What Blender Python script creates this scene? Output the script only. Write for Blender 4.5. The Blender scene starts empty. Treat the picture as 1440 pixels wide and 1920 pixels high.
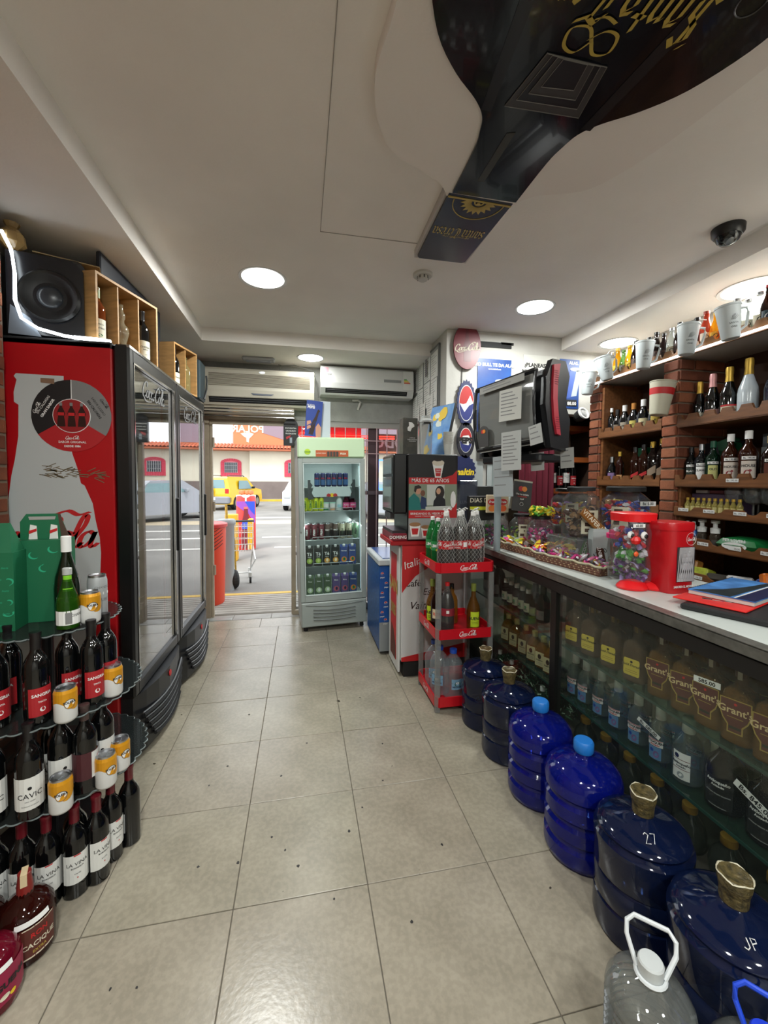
import bpy, bmesh, math, random
from mathutils import Vector, Matrix
random.seed(7)
PI = math.pi
SC = bpy.context.scene
COL = SC.collection

# ------------------------------------------------------------------ camera
CAM = Vector((0.6748, -0.9166, 1.4159))
def cam_axes(yaw, pitch, roll):
    cy, sy, cp, sp = math.cos(yaw), math.sin(yaw), math.cos(pitch), math.sin(pitch)
    f = Vector((sy*cp, cy*cp, sp)); rt = Vector((cy, -sy, 0)); up = rt.cross(f)
    cr, sr = math.cos(roll), math.sin(roll)
    return rt*cr + up*sr, -rt*sr + up*cr, f
R_, U_, F_ = cam_axes(*[math.radians(a) for a in (11.28, -2.46, 0.39)])
cd = bpy.data.cameras.new('camera'); cam = bpy.data.objects.new('camera', cd); COL.objects.link(cam)
cd.sensor_fit = 'HORIZONTAL'; cd.sensor_width = 36; cd.lens = 768.7/1440*36
cd.shift_x = 1/1440; cd.shift_y = -24/1440; cd.clip_start = 0.02; cd.clip_end = 300
m = Matrix((R_, U_, -F_)).transposed().to_4x4(); m.translation = CAM
cam.matrix_world = m
SC.camera = cam
# ------------------------------------------------------------------ colour
SC.view_settings.view_transform = 'Standard'; SC.view_settings.look = 'None'
SC.view_settings.gamma = 1; SC.view_settings.use_curve_mapping = False
SC.view_settings.exposure = 0.0
SC.render.film_transparent = False
try:
    SC.cycles.max_bounces = 8; SC.cycles.transparent_max_bounces = 20; SC.cycles.glossy_bounces = 4
    SC.cycles.caustics_reflective = False; SC.cycles.caustics_refractive = False
    SC.cycles.sample_clamp_indirect = 4.0; SC.cycles.blur_glossy = 0.5
except Exception: pass
# ------------------------------------------------------------------ world and sun
W = bpy.data.worlds.new('world'); SC.world = W; W.use_nodes = True
bg = W.node_tree.nodes['Background']; bg.inputs[0].default_value = (0.93, 0.97, 1.0, 1); bg.inputs[1].default_value = 2.8
sd = bpy.data.lights.new('sun', 'SUN'); sd.energy = 2.6; sd.angle = math.radians(12); sd.color = (1, 0.97, 0.9)
so = bpy.data.objects.new('sun', sd); COL.objects.link(so); so.location = (0, 8, 12)
so.rotation_euler = Vector((0.45, 0.75, -1.3)).to_track_quat('-Z', 'Y').to_euler()
# ------------------------------------------------------------------ lamps (area light of every ceiling downlight)
DOWN_HI = [(0.43, 1.915, 0.131), (2.397, 1.945, 0.125), (0.43, -0.9, 0.13), (1.9, -1.6, 0.13), (0.8, -2.3, 0.13)]  # the last three are unseen, added behind the camera to light the room
DOWN_LO = [(0.762, 3.21, 0.115), (3.40, 1.17, 0.15), (3.342, 2.2, 0.13), (3.38, 0.1, 0.15), (3.38, -1.0, 0.15)]  # the last two are unseen, added past the frame over the shelves
Z_HI, Z_LO = 2.73, 2.62
def lamp(x, y, z, r, e):
    d = bpy.data.lights.new('downlight_light', 'AREA'); d.shape = 'DISK'; d.size = r*1.8; d.energy = e
    d.color = (0.97, 1.0, 0.965)
    o = bpy.data.objects.new('downlight_light', d); COL.objects.link(o); o.location = (x, y, z)
for i, (x, y, r) in enumerate(DOWN_HI): lamp(x, y, Z_HI-0.02, r, (34, 24)[i] if i < 2 else 40)
for i, (x, y, r) in enumerate(DOWN_LO): lamp(x, y, Z_LO-0.02, r, 5 if i == 0 else 5 if i == 2 else 14)

# ------------------------------------------------------------------ materials
def lin(c):
    return tuple(((v/255)/12.92 if v/255 <= 0.04045 else ((v/255+0.055)/1.055)**2.4) for v in c)
MATS = {}
def pm(name, col, rough=0.5, metal=0.0, coat=0.0, var=0.0, vscale=8.0, bump=0.0, bscale=80.0, emit=0.0, spec=0.5, alpha=None, stretch=None, col2=None):
    if name in MATS: return MATS[name]
    mt = bpy.data.materials.new(name); mt.use_nodes = True; nt = mt.node_tree; b = nt.nodes['Principled BSDF']
    c = lin(col); b.inputs['Base Color'].default_value = (*c, 1); b.inputs['Roughness'].default_value = rough
    b.inputs['Metallic'].default_value = metal; b.inputs['Coat Weight'].default_value = coat
    b.inputs['Specular IOR Level'].default_value = spec
    if var or bump:
        tc = nt.nodes.new('ShaderNodeTexCoord'); mp = nt.nodes.new('ShaderNodeMapping')
        if stretch: mp.inputs['Scale'].default_value = stretch
        nt.links.new(tc.outputs['Object'], mp.inputs[0])
    if var:
        n = nt.nodes.new('ShaderNodeTexNoise'); n.inputs['Scale'].default_value = vscale; n.inputs['Detail'].default_value = 5
        nt.links.new(mp.outputs[0], n.inputs['Vector'])
        r = nt.nodes.new('ShaderNodeValToRGB'); r.color_ramp.elements[0].position = 0.3; r.color_ramp.elements[1].position = 0.7
        c0 = lin(col2) if col2 else tuple(v*(1-var) for v in c)
        r.color_ramp.elements[0].color = (*c0, 1)
        r.color_ramp.elements[1].color = (*(tuple(min(1, v*(1+var*0.5)) for v in c)), 1)
        nt.links.new(n.outputs['Fac'], r.inputs[0]); nt.links.new(r.outputs[0], b.inputs['Base Color'])
    if bump:
        n2 = nt.nodes.new('ShaderNodeTexNoise'); n2.inputs['Scale'].default_value = bscale; n2.inputs['Detail'].default_value = 4
        nt.links.new(mp.outputs[0], n2.inputs['Vector'])
        bp = nt.nodes.new('ShaderNodeBump'); bp.inputs['Strength'].default_value = bump; bp.inputs['Distance'].default_value = 0.004
        nt.links.new(n2.outputs['Fac'], bp.inputs['Height']); nt.links.new(bp.outputs[0], b.inputs['Normal'])
    if emit:
        b.inputs['Emission Color'].default_value = (*c, 1); b.inputs['Emission Strength'].default_value = emit
    if alpha is not None: b.inputs['Alpha'].default_value = alpha
    MATS[name] = mt
    return mt
def gm(name, tint, body=None, op=0.0, rough=0.02, ior=1.45, boost=0.0):
    """thin glass or clear plastic: tinted see-through shell, optionally with a coloured body (liquid), plus fresnel gloss"""
    if name in MATS: return MATS[name]
    mt = bpy.data.materials.new(name); mt.use_nodes = True; nt = mt.node_tree; nt.nodes.clear()
    out = nt.nodes.new('ShaderNodeOutputMaterial'); tr = nt.nodes.new('ShaderNodeBsdfTransparent'); tr.inputs[0].default_value = (*[v**0.5 for v in lin(tint)], 1)
    cur = tr.outputs[0]
    if op > 0:
        d = nt.nodes.new('ShaderNodeBsdfDiffuse'); d.inputs[0].default_value = (*lin(body or tint), 1)
        mx = nt.nodes.new('ShaderNodeMixShader'); mx.inputs[0].default_value = op
        nt.links.new(cur, mx.inputs[1]); nt.links.new(d.outputs[0], mx.inputs[2]); cur = mx.outputs[0]
    gl = nt.nodes.new('ShaderNodeBsdfGlossy'); gl.inputs['Roughness'].default_value = rough
    fr = nt.nodes.new('ShaderNodeFresnel'); fr.inputs[0].default_value = ior
    ge = nt.nodes.new('ShaderNodeNewGeometry'); mf = nt.nodes.new('ShaderNodeMath'); mf.operation = 'MULTIPLY_ADD'; mf.inputs[1].default_value = 1/ior-ior; mf.inputs[2].default_value = ior
    nt.links.new(ge.outputs['Backfacing'], mf.inputs[0]); nt.links.new(mf.outputs[0], fr.inputs[0])   # a thin shell reflects the same from both sides
    fac = fr.outputs[0]
    if boost:
        ma = nt.nodes.new('ShaderNodeMath'); ma.operation = 'MULTIPLY_ADD'; ma.use_clamp = True
        ma.inputs[1].default_value = 1+boost*4; ma.inputs[2].default_value = boost*0.1
        nt.links.new(fac, ma.inputs[0]); fac = ma.outputs[0]
    m2 = nt.nodes.new('ShaderNodeMixShader'); nt.links.new(fac, m2.inputs[0]); nt.links.new(cur, m2.inputs[1]); nt.links.new(gl.outputs[0], m2.inputs[2])
    nt.links.new(m2.outputs[0], out.inputs[0])
    MATS[name] = mt
    return mt

# ------------------------------------------------------------------ mesh builder
class MB:
    def __init__(s): s.v = []; s.f = []
    def add(s, vs, fs, M=None):
        o = len(s.v)
        s.v += [tuple(M @ Vector(p)) if M is not None else tuple(p) for p in vs]
        s.f += [tuple(i+o for i in f) for f in fs]; return s
    def box(s, x0, x1, y0, y1, z0, z1, b=0.0, M=None):
        if b <= 0:
            vs = [(x, y, z) for z in (z0, z1) for y in (y0, y1) for x in (x0, x1)]
            return s.add(vs, [(0, 2, 3, 1), (4, 5, 7, 6), (0, 1, 5, 4), (2, 6, 7, 3), (0, 4, 6, 2), (1, 3, 7, 5)], M)
        vs = []; fs = []
        X, Y, Z = (x0, x1), (y0, y1), (z0, z1)
        ix = {}
        for a in (0, 1):
            for c in (0, 1):
                for e in (0, 1):
                    sx, sy, sz = (b if a == 0 else -b), (b if c == 0 else -b), (b if e == 0 else -b)
                    for k, p in enumerate(((X[a], Y[c]+sy, Z[e]+sz), (X[a]+sx, Y[c], Z[e]+sz), (X[a]+sx, Y[c]+sy, Z[e]))):
                        ix[(a, c, e, k)] = len(vs); vs.append(p)
        g = lambda *k: ix[k]
        fs += [(g(0,0,0,0), g(0,0,1,0), g(0,1,1,0), g(0,1,0,0)), (g(1,0,0,0), g(1,1,0,0), g(1,1,1,0), g(1,0,1,0)),
               (g(0,0,0,1), g(1,0,0,1), g(1,0,1,1), g(0,0,1,1)), (g(0,1,0,1), g(0,1,1,1), g(1,1,1,1), g(1,1,0,1)),
               (g(0,0,0,2), g(0,1,0,2), g(1,1,0,2), g(1,0,0,2)), (g(0,0,1,2), g(1,0,1,2), g(1,1,1,2), g(0,1,1,2))]
        for a in (0, 1):
            for c in (0, 1):
                fs.append((g(a,c,0,0), g(a,c,1,0), g(a,c,1,1), g(a,c,0,1)))
                fs.append((g(a,0,c,0), g(a,1,c,0), g(a,1,c,2), g(a,0,c,2)))
                fs.append((g(0,a,c,1), g(1,a,c,1), g(1,a,c,2), g(0,a,c,2)))
                for e in (0, 1): fs.append((g(a,c,e,0), g(a,c,e,1), g(a,c,e,2)))
        return s.add(vs, fs, M)
    def lathe(s, prof, n=20, M=None, cap=True, sx=1.0, sy=1.0, sq=0.0):
        """prof: (r, z) from bottom to top; sq>0 squares the section (superellipse)"""
        vs = []; fs = []
        for r, z in prof:
            for i in range(n):
                a = 2*PI*i/n; c, d = math.cos(a), math.sin(a); k = 1.0
                if sq: k = 1.0/((abs(c)**(2+sq)+abs(d)**(2+sq))**(1/(2+sq)))
                vs.append((r*c*k*sx, r*d*k*sy, z))
        for j in range(len(prof)-1):
            for i in range(n):
                a, b_ = j*n+i, j*n+(i+1) % n
                fs.append((a, b_, b_+n, a+n))
        if cap:
            fs.append(tuple(range(n))[::-1]); o = (len(prof)-1)*n; fs.append(tuple(range(o, o+n)))
        return s.add(vs, fs, M)
    def cyl(s, r, z0, z1, n=16, M=None, b=0.0):
        if b: return s.lathe([(r-b, z0), (r, z0+b), (r, z1-b), (r-b, z1)], n, M)
        return s.lathe([(r, z0), (r, z1)], n, M)
    def prism(s, poly, z0, z1, M=None):
        n = len(poly); vs = [(x, y, z0) for x, y in poly]+[(x, y, z1) for x, y in poly]
        fs = [tuple(range(n))[::-1], tuple(range(n, 2*n))]+[(i, (i+1) % n, n+(i+1) % n, n+i) for i in range(n)]
        return s.add(vs, fs, M)
    def fprism(s, poly, d=0.002, y=0.0, M=None):
        """flat outline in the XZ plane facing -Y, thickness d, front face at y-d"""
        n = len(poly); vs = [(x, y-d, z) for x, z in poly]+[(x, y, z) for x, z in poly]
        fs = [tuple(range(n)), tuple(range(n, 2*n))[::-1]]+[(i, n+i, n+(i+1) % n, (i+1) % n) for i in range(n)]
        return s.add(vs, fs, M)
    def tube(s, pts, r, n=6, M=None, closed=False, rs=None):
        P = [Vector(p) for p in pts]; m_ = len(P); vs = []; fs = []
        up = Vector((0, 0, 1))
        for i, p in enumerate(P):
            if closed: t = P[(i+1) % m_]-P[i-1]
            else: t = P[min(i+1, m_-1)]-P[max(i-1, 0)]
            if t.length < 1e-9: t = Vector((0, 0, 1))
            t.normalize()
            a = t.cross(up)
            if a.length < 0.05: a = t.cross(Vector((0, 1, 0)))
            a.normalize(); b_ = t.cross(a)
            rr = rs[i] if rs else r
            for k in range(n):
                an = 2*PI*k/n; vs.append(p+a*(rr*math.cos(an))+b_*(rr*math.sin(an)))
        for j in range(m_ if closed else m_-1):
            for k in range(n):
                a0, a1 = j*n+k, j*n+(k+1) % n; jj = (j+1) % m_
                fs.append((a0, a1, jj*n+(k+1) % n, jj*n+k))
        if not closed: fs += [tuple(range(n))[::-1], tuple(range((m_-1)*n, m_*n))]
        return s.add(vs, fs, M)
    def mesh(s, name, mat, smooth=False, xf=None):
        me = bpy.data.meshes.new(name)
        vs = [tuple(xf @ Vector(p)) for p in s.v] if xf is not None else s.v
        me.from_pydata(vs, [], s.f); me.materials.append(mat)
        bm = bmesh.new(); bm.from_mesh(me); bmesh.ops.recalc_face_normals(bm, faces=bm.faces); bm.to_mesh(me); bm.free()
        if smooth:
            me.polygons.foreach_set('use_smooth', [True]*len(me.polygons))
            try: me.set_sharp_from_angle(angle=math.radians(38))
            except Exception: pass
        return me
def T(x=0, y=0, z=0, rz=0, rx=0, ry=0, s=1.0):
    return Matrix.Translation((x, y, z)) @ Matrix.Rotation(rz, 4, 'Z') @ Matrix.Rotation(ry, 4, 'Y') @ Matrix.Rotation(rx, 4, 'X') @ Matrix.Scale(s, 4)
def thing(name, label, cat, loc=(0, 0, 0), rz=0.0, group=None, rx=0, ry=0):
    o = bpy.data.objects.new(name, None); COL.objects.link(o); o.empty_display_size = 0.02
    o.location = loc; o.rotation_euler = (rx, ry, rz); o['label'] = label; o['category'] = cat
    if group: o['group'] = group
    return o
def obj(name, mb, mat, parent=None, smooth=False, loc=None, rot=None, label=None):
    me = mb.mesh(name, mat, smooth) if isinstance(mb, MB) else mb
    if not isinstance(mb, MB) and mat is not None and not me.materials: me.materials.append(mat)
    o = bpy.data.objects.new(name, me); COL.objects.link(o)
    if parent is not None: o.parent = parent
    if loc is not None: o.location = loc
    if rot is not None: o.rotation_euler = rot
    if label: o['label'] = label
    return o
def single(name, mb, mat, label, cat, loc=None, rot=None, group=None, smooth=False):
    o = obj(name, mb, mat, None, smooth, loc, rot); o['label'] = label; o['category'] = cat
    if group: o['group'] = group
    return o
def struct(name, mb, mat, parent=None, smooth=False, label=None):
    o = obj(name, mb, mat, parent, smooth)
    if parent is None: o['kind'] = 'structure'
    if label: o['label'] = label
    return o
KIDS = {}
def children(o):
    return [c for c in COL.objects if c.parent == o]
PROTO = {}
def copy_tree(o, kids, parent=None):
    c = o.copy(); COL.objects.link(c)
    if parent is not None: c.parent = parent
    for ch, sub in kids: copy_tree(ch, sub, c)
    return c
def tree(o):
    return [(c, tree(c)) for c in children(o)]
def place(key, maker, label, cat, loc, rz=0.0, group=None, rx=0, ry=0, scale=1.0, name=None):
    """first use builds the prototype and keeps it; later uses copy it with all its parts"""
    if key not in PROTO:
        r = maker(); PROTO[key] = (r, tree(r))
    else:
        src, kids = PROTO[key]; r = copy_tree(src, kids)
    r.location = loc; r.rotation_euler = (rx, ry, rz); r.scale = (scale,)*3
    r['label'] = label; r['category'] = cat
    if group: r['group'] = group
    elif 'group' in r: del r['group']
    return r
ORD = ['first', 'second', 'third', 'fourth', 'fifth', 'sixth', 'seventh', 'eighth', 'ninth', 'tenth', 'eleventh', 'twelfth', 'thirteenth', 'fourteenth', 'fifteenth', 'sixteenth', 'seventeenth', 'eighteenth']

# ------------------------------------------------------------------ lettering
_TX = {}
def text_raw(s, bold=0.0, res=2):
    k = (s, bold)
    if k in _TX: return _TX[k]
    cu = bpy.data.curves.new('text_src', 'FONT'); cu.body = s; cu.size = 1; cu.resolution_u = res; cu.offset = bold; cu.align_x = 'CENTER'
    o = bpy.data.objects.new('text_src', cu); COL.objects.link(o)
    dg = bpy.context.evaluated_depsgraph_get(); dg.update()
    me = bpy.data.meshes.new_from_object(o.evaluated_get(dg))
    v = [(p.co.x, p.co.y) for p in me.vertices]; f = [tuple(p.vertices) for p in me.polygons]
    bpy.data.objects.remove(o); bpy.data.meshes.remove(me); bpy.data.curves.remove(cu)
    if v:
        x0, x1 = min(p[0] for p in v), max(p[0] for p in v)
        v = [(p[0]-(x0+x1)/2, p[1]) for p in v]
    _TX[k] = (v, f); return _TX[k]
def text_w(s, bold=0.0):
    v, _ = text_raw(s, bold); return max(p[0] for p in v)*2 if v else 1
def put(mb, vf, x, z, size, w=None, shear=0.0, rot=0.0, y=0.0, wrap=None, M=None, arc=None, sy=1.0):
    """flat shape (v,f) with unit height -> XZ plane facing -Y; wrap=r bends it round a vertical cylinder of radius r"""
    v, f = vf
    kx = size
    if w:
        cw = max(p[0] for p in v)-min(p[0] for p in v); kx = w/cw if cw > 0 else size
    out = []
    cr, sr = math.cos(rot), math.sin(rot)
    for a, b in v:
        px, pz = (a+shear*b)*kx, b*size*sy
        if arc:
            th = px/arc; rr = arc+pz if arc > 0 else arc+pz
            px, pz = rr*math.sin(th), rr*math.cos(th)-arc
        px, pz = px*cr-pz*sr, px*sr+pz*cr
        px += x; pz += z
        if wrap: out.append((wrap*math.sin(px/wrap), -wrap*math.cos(px/wrap), pz))
        else: out.append((px, y, pz))
    mb.add(out, f, M)
def put_text(mb, s, x, z, size, **k):
    b = k.pop('bold', 0.0); put(mb, text_raw(s, b), x, z, size*1.38, **k)
def crom(pts, n=5):
    P = [pts[0]]+list(pts)+[pts[-1]]; out = []
    for i in range(1, len(P)-2):
        for j in range(n):
            t = j/n; q = []
            for a in (0, 1):
                p0, p1, p2, p3 = P[i-1][a], P[i][a], P[i+1][a], P[i+2][a]
                q.append(0.5*((2*p1)+(-p0+p2)*t+(2*p0-5*p1+4*p2-p3)*t*t+(-p0+3*p1-3*p2+p3)*t**3))
            out.append(tuple(q))
    out.append(tuple(pts[-1])); return out
def nib(strokes, w, ang, smooth=True, thin=0.02):
    """calligraphic pen: every stroke swept with a slanted nib plus a hairline"""
    v = []; f = []
    dx, dy = w/2*math.cos(ang), w/2*math.sin(ang)
    for s in strokes:
        pts = crom(s) if smooth and len(s) > 2 else s
        for i, (a, b) in enumerate(pts):
            p, q = pts[max(i-1, 0)], pts[min(i+1, len(pts)-1)]
            tx, ty = q[0]-p[0], q[1]-p[1]; L = math.hypot(tx, ty) or 1; nx, ny = -ty/L, tx/L
            sg = 1 if nx*dx+ny*dy >= 0 else -1
            ox, oy = sg*dx+nx*thin, sg*dy+ny*thin
            v += [(a+ox, b+oy), (a-ox, b-oy)]
            if i: k = len(v)-4; f.append((k, k+1, k+3, k+2))
    return v, f
def shift(st, dx, dy=0, s=1.0): return [[(a*s+dx, b*s+dy) for a, b in q] for q in st]
def centre(vf):
    v, f = vf; x0, x1 = min(p[0] for p in v), max(p[0] for p in v)
    return [(p[0]-(x0+x1)/2, p[1]) for p in v], f
_C = [[(0.66, 0.7), (0.62, 0.93), (0.42, 1.0), (0.16, 0.8), (0.02, 0.42), (0.12, 0.06), (0.36, 0.0), (0.62, 0.2)]]
_o = [[(0.26, 0.52), (0.08, 0.4), (0.05, 0.14), (0.18, 0.01), (0.35, 0.12), (0.38, 0.38), (0.26, 0.52), (0.5, 0.44)]]
_c = [[(0.38, 0.4), (0.27, 0.52), (0.08, 0.38), (0.05, 0.14), (0.18, 0.0), (0.42, 0.16)]]
_a = [[(0.38, 0.44), (0.24, 0.52), (0.07, 0.38), (0.05, 0.12), (0.17, 0.0), (0.36, 0.2), (0.42, 0.5)], [(0.42, 0.5), (0.38, 0.12), (0.46, 0.0), (0.6, 0.14)]]
_l = [[(0.04, 0.14), (0.3, 0.66), (0.34, 0.98), (0.22, 1.02), (0.12, 0.55), (0.12, 0.1), (0.22, 0.0), (0.38, 0.16)]]
def script_logo():
    st = shift(_C, 0)+[[(0.3, 0.02), (0.55, -0.2), (1.1, -0.22), (1.7, -0.1)]]
    st += shift(_o, 0.62)+shift(_c, 1.06)+shift(_a, 1.42)+[[(1.98, 0.26), (2.2, 0.28)]]
    st += shift(_C, 2.2)+[[(2.5, 1.0), (2.95, 1.2), (3.3, 1.06), (3.62, 1.16)]]
    st += shift(_o, 2.82)+shift(_l, 3.26)+shift(_a, 3.52)
    v, f = centre(nib(st, 0.1, 0.25, thin=0.028)); return [(a+0.28*b, b) for a, b in v], f
SCRIPT = script_logo()       # about 4.2 wide, 1 tall
def blackletter(word):
    G = {'a': ([[(.32, .68), (.1, .52), (.1, .15), (.22, .02), (.38, .16)], [(.1, .66), (.3, .72), (.4, .6), (.4, .08), (.5, 0)]], .54),
         'n': ([[(.02, .62), (.13, .7), (.13, .02)], [(.13, .56), (.34, .72), (.42, .6), (.42, .08), (.52, 0)]], .56),
         't': ([[(.15, .98), (.15, .12), (.26, .0), (.38, .1)], [(.0, .68), (.36, .68)]], .4),
         'e': ([[(.12, .36), (.38, .52), (.34, .68), (.24, .72), (.1, .56), (.1, .15), (.24, .0), (.42, .12)]], .46),
         'r': ([[(.02, .62), (.13, .7), (.13, 0)], [(.13, .56), (.3, .72), (.4, .62)]], .42),
         's': ([[(.38, .6), (.24, .72), (.1, .6), (.12, .44), (.34, .3), (.36, .12), (.22, 0), (.06, .1)]], .46),
         'S': ([[(.6, .9), (.4, 1.06), (.12, .86), (.2, .6), (.5, .44), (.52, .16), (.3, -.02), (.02, .12)], [(.3, 1.0), (.3, .1)], [(.02, .95), (.14, 1.08)]], .72),
         'T': ([[(.02, .78), (.2, 1.02), (.5, .9), (.82, 1.04)], [(.42, .92), (.3, .5), (.36, .1), (.2, -.06)], [(.14, .7), (.06, .35), (.2, .02), (.5, -.04), (.72, .14)]], .8),
         ' ': ([], .22)}
    st = []; x = 0
    for ch in word:
        g, w = G[ch]; st += shift(g, x); x += w
    return centre(nib(st, 0.12, 0.75, smooth=False, thin=0.012))
def ellipse(cx, cz, rx, rz, n=28, a0=0, a1=2*PI):
    full = abs(a1-a0-2*PI) < 1e-6
    return [(cx+rx*math.cos(a0+(a1-a0)*i/(n if full else n-1)), cz+rz*math.sin(a0+(a1-a0)*i/(n if full else n-1))) for i in range(n)]
def patch(r, w, z0, z1, ang=0.0, n=8, rt=None, t=0.0007):
    """curved label on a round body of radius r (rt: radius at the top), width w measured along the curve, centred on -Y turned by ang"""
    mb = MB(); vs = []; fs = []; rt = rt or r
    for i in range(n+1):
        a = ang+(-w/2+w*i/n)/r
        vs += [((r+t)*math.sin(a), -(r+t)*math.cos(a), z0), ((rt+t)*math.sin(a), -(rt+t)*math.cos(a), z1)]
        if i: k = 2*i; fs.append((k-2, k, k+1, k-1))
    return mb.add(vs, fs)
def panel(w, h, z0=0, x=0, y=0, t=0.001): return MB().fprism([(x-w/2, z0), (x+w/2, z0), (x+w/2, z0+h), (x-w/2, z0+h)], t, y)

# ------------------------------------------------------------------ shared materials
white = pm('white_paint', (196, 194, 188), 0.55)
paper = pm('paper', (214, 214, 210), 0.7)
offw = pm('cream_label', (214, 208, 186), 0.6)
black = pm('black_plastic', (14, 14, 15), 0.35)
blackm = pm('black_matt', (16, 16, 17), 0.7)
ink = pm('black_print', (18, 18, 20), 0.5)
greyp = pm('grey_print', (120, 120, 120), 0.6)
wht = pm('white_print', (226, 226, 224), 0.5)
cred = pm('cola_red', (176, 14, 22), 0.35)
red = pm('bright_red', (205, 24, 22), 0.35)
redp = pm('red_print', (185, 30, 34), 0.5)
gold = pm('gold_print', (176, 152, 66), 0.4)
yel = pm('yellow_print', (226, 196, 40), 0.5)
blue = pm('blue_print', (24, 66, 160), 0.4)
navy = pm('navy_print', (20, 26, 66), 0.4)
green = pm('green_print', (20, 110, 60), 0.5)
steel = pm('brushed_steel', (150, 150, 150), 0.32, metal=1.0)
alu = pm('aluminium', (190, 192, 196), 0.3, metal=1.0)
chrome = pm('chrome', (210, 210, 212), 0.12, metal=1.0)
clear = gm('clear_glass', (236, 242, 240), ior=1.35)
cplast = gm('clear_plastic', (232, 236, 236), (200, 205, 205), 0.05, 0.05, 1.4)
# ================================================================== THE ROOM
TS = 0.45
# floor: grout bed with every visible tile as a piece of its own
def tile_mat(name, c, c2):
    mt = pm(name, c, 0.26, var=0.25, vscale=5.5, bump=0.12, bscale=60, col2=c2)
    nt = mt.node_tree; b = nt.nodes['Principled BSDF']; b.inputs['Specular IOR Level'].default_value = 0.5
    base = b.inputs['Base Color'].links[0].from_socket
    # fine mottling and scattered dark scuffs
    tc = nt.nodes.new('ShaderNodeNewGeometry')
    n = nt.nodes.new('ShaderNodeTexNoise'); n.inputs['Scale'].default_value = 55; n.inputs['Detail'].default_value = 6; nt.links.new(tc.outputs['Position'], n.inputs['Vector'])
    r = nt.nodes.new('ShaderNodeValToRGB'); r.color_ramp.elements[0].position = 0.42; r.color_ramp.elements[1].position = 0.6
    r.color_ramp.elements[0].color = (0.88, 0.88, 0.88, 1); r.color_ramp.elements[1].color = (1, 1, 1, 1); nt.links.new(n.outputs['Fac'], r.inputs[0])
    m1 = nt.nodes.new('ShaderNodeMix'); m1.data_type = 'RGBA'; m1.blend_type = 'MULTIPLY'; m1.inputs[0].default_value = 1
    nt.links.new(base, m1.inputs[6]); nt.links.new(r.outputs[0], m1.inputs[7])
    w = nt.nodes.new('ShaderNodeTexNoise'); w.inputs['Scale'].default_value = 14; w.inputs['Detail'].default_value = 2; nt.links.new(tc.outputs['Position'], w.inputs['Vector'])
    r2 = nt.nodes.new('ShaderNodeValToRGB'); r2.color_ramp.elements[0].position = 0.235; r2.color_ramp.elements[1].position = 0.25
    r2.color_ramp.elements[0].color = (0.12, 0.11, 0.1, 1); r2.color_ramp.elements[1].color = (1, 1, 1, 1); nt.links.new(w.outputs['Fac'], r2.inputs[0])
    m2 = nt.nodes.new('ShaderNodeMix'); m2.data_type = 'RGBA'; m2.blend_type = 'MULTIPLY'; m2.inputs[0].default_value = 1
    nt.links.new(m1.outputs[2], m2.inputs[6]); nt.links.new(r2.outputs[0], m2.inputs[7]); nt.links.new(m2.outputs[2], b.inputs['Base Color'])
    return mt
tm = [tile_mat('floor_tile_beige', (152, 145, 129), (141, 134, 118)), tile_mat('floor_tile_warm', (151, 143, 128), (141, 133, 118))]
grout = pm('grout', (96, 90, 80), 0.9)
flr = struct('floor', MB().box(-1.1, 3.75, -3.3, 3.62, -0.1, -0.004), grout)
tmesh = []
for q in tm:
    mb = MB().box(0.0015, TS-0.0015, 0.0015, TS-0.0015, -0.008, 0.0, 0.0012); tmesh.append(mb.mesh('tile', q))
for i in range(-2, 7):
    for j in range(-7, 7):
        o = bpy.data.objects.new('tile', tmesh[random.choice((0, 0, 0, 1))]); COL.objects.link(o); o.parent = flr
        o.location = (i*TS, j*TS, random.uniform(-0.0006, 0.0004))
# the short row and stone threshold strips by the doorway
for x0, x1 in ((-1.08, -0.27), (-0.27, 0.27), (0.27, 0.72), (0.72, 1.17), (1.17, 2.2)):
    obj('tile', MB().box(x0+0.002, x1-0.002, 3.152, 3.40, -0.008, 0.0, 0.001), tm[0], flr)
for x0, x1 in ((-0.5, -0.02), (-0.02, 0.36), (0.36, 0.9)):
    obj('threshold_slab', MB().box(x0+0.002, x1-0.002, 3.404, 3.56, -0.008, 0.002, 0.002), pm('threshold_stone', (150, 148, 142), 0.5, var=0.2, bump=0.3), flr)
obj('threshold_plate', MB().box(-0.24, -0.03, 3.41, 3.47, 0.0, 0.006, 0.002), pm('plate_metal', (170, 176, 172), 0.4, metal=0.6), flr)
stain = pm('dark_stain', (24, 22, 22), 0.6)
mb = MB()
for sx, sy, sr in ((-0.018, 0.198, .011), (.312, 1.17, .006), (.44, .62, .006), (.555, .71, .005), (.61, .64, .005), (.66, .565, .006), (.575, 1.05, .006), (.70, 1.28, .006), (.3, .63, .005), (.86, .68, .006), (1.05, .93, .005), (.93, .79, .005), (1.02, .30, .005), (1.21, .55, .005), (.22, .28, .004), (.15, .29, .004), (.78, .42, .004), (1.1, 1.2, .005), (.9, 1.5, .005), (.36, 1.62, .006), (.25, 1.05, .005)):
    pts = [(sx+sr*random.uniform(.6, 1.2)*math.cos(a*PI/4), sy+sr*random.uniform(.6, 1.3)*math.sin(a*PI/4)) for a in range(8)]
    mb.prism(pts, 0.0003, 0.0009)
s = obj('stain', mb, stain, flr); s['kind'] = 'stuff'

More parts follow.
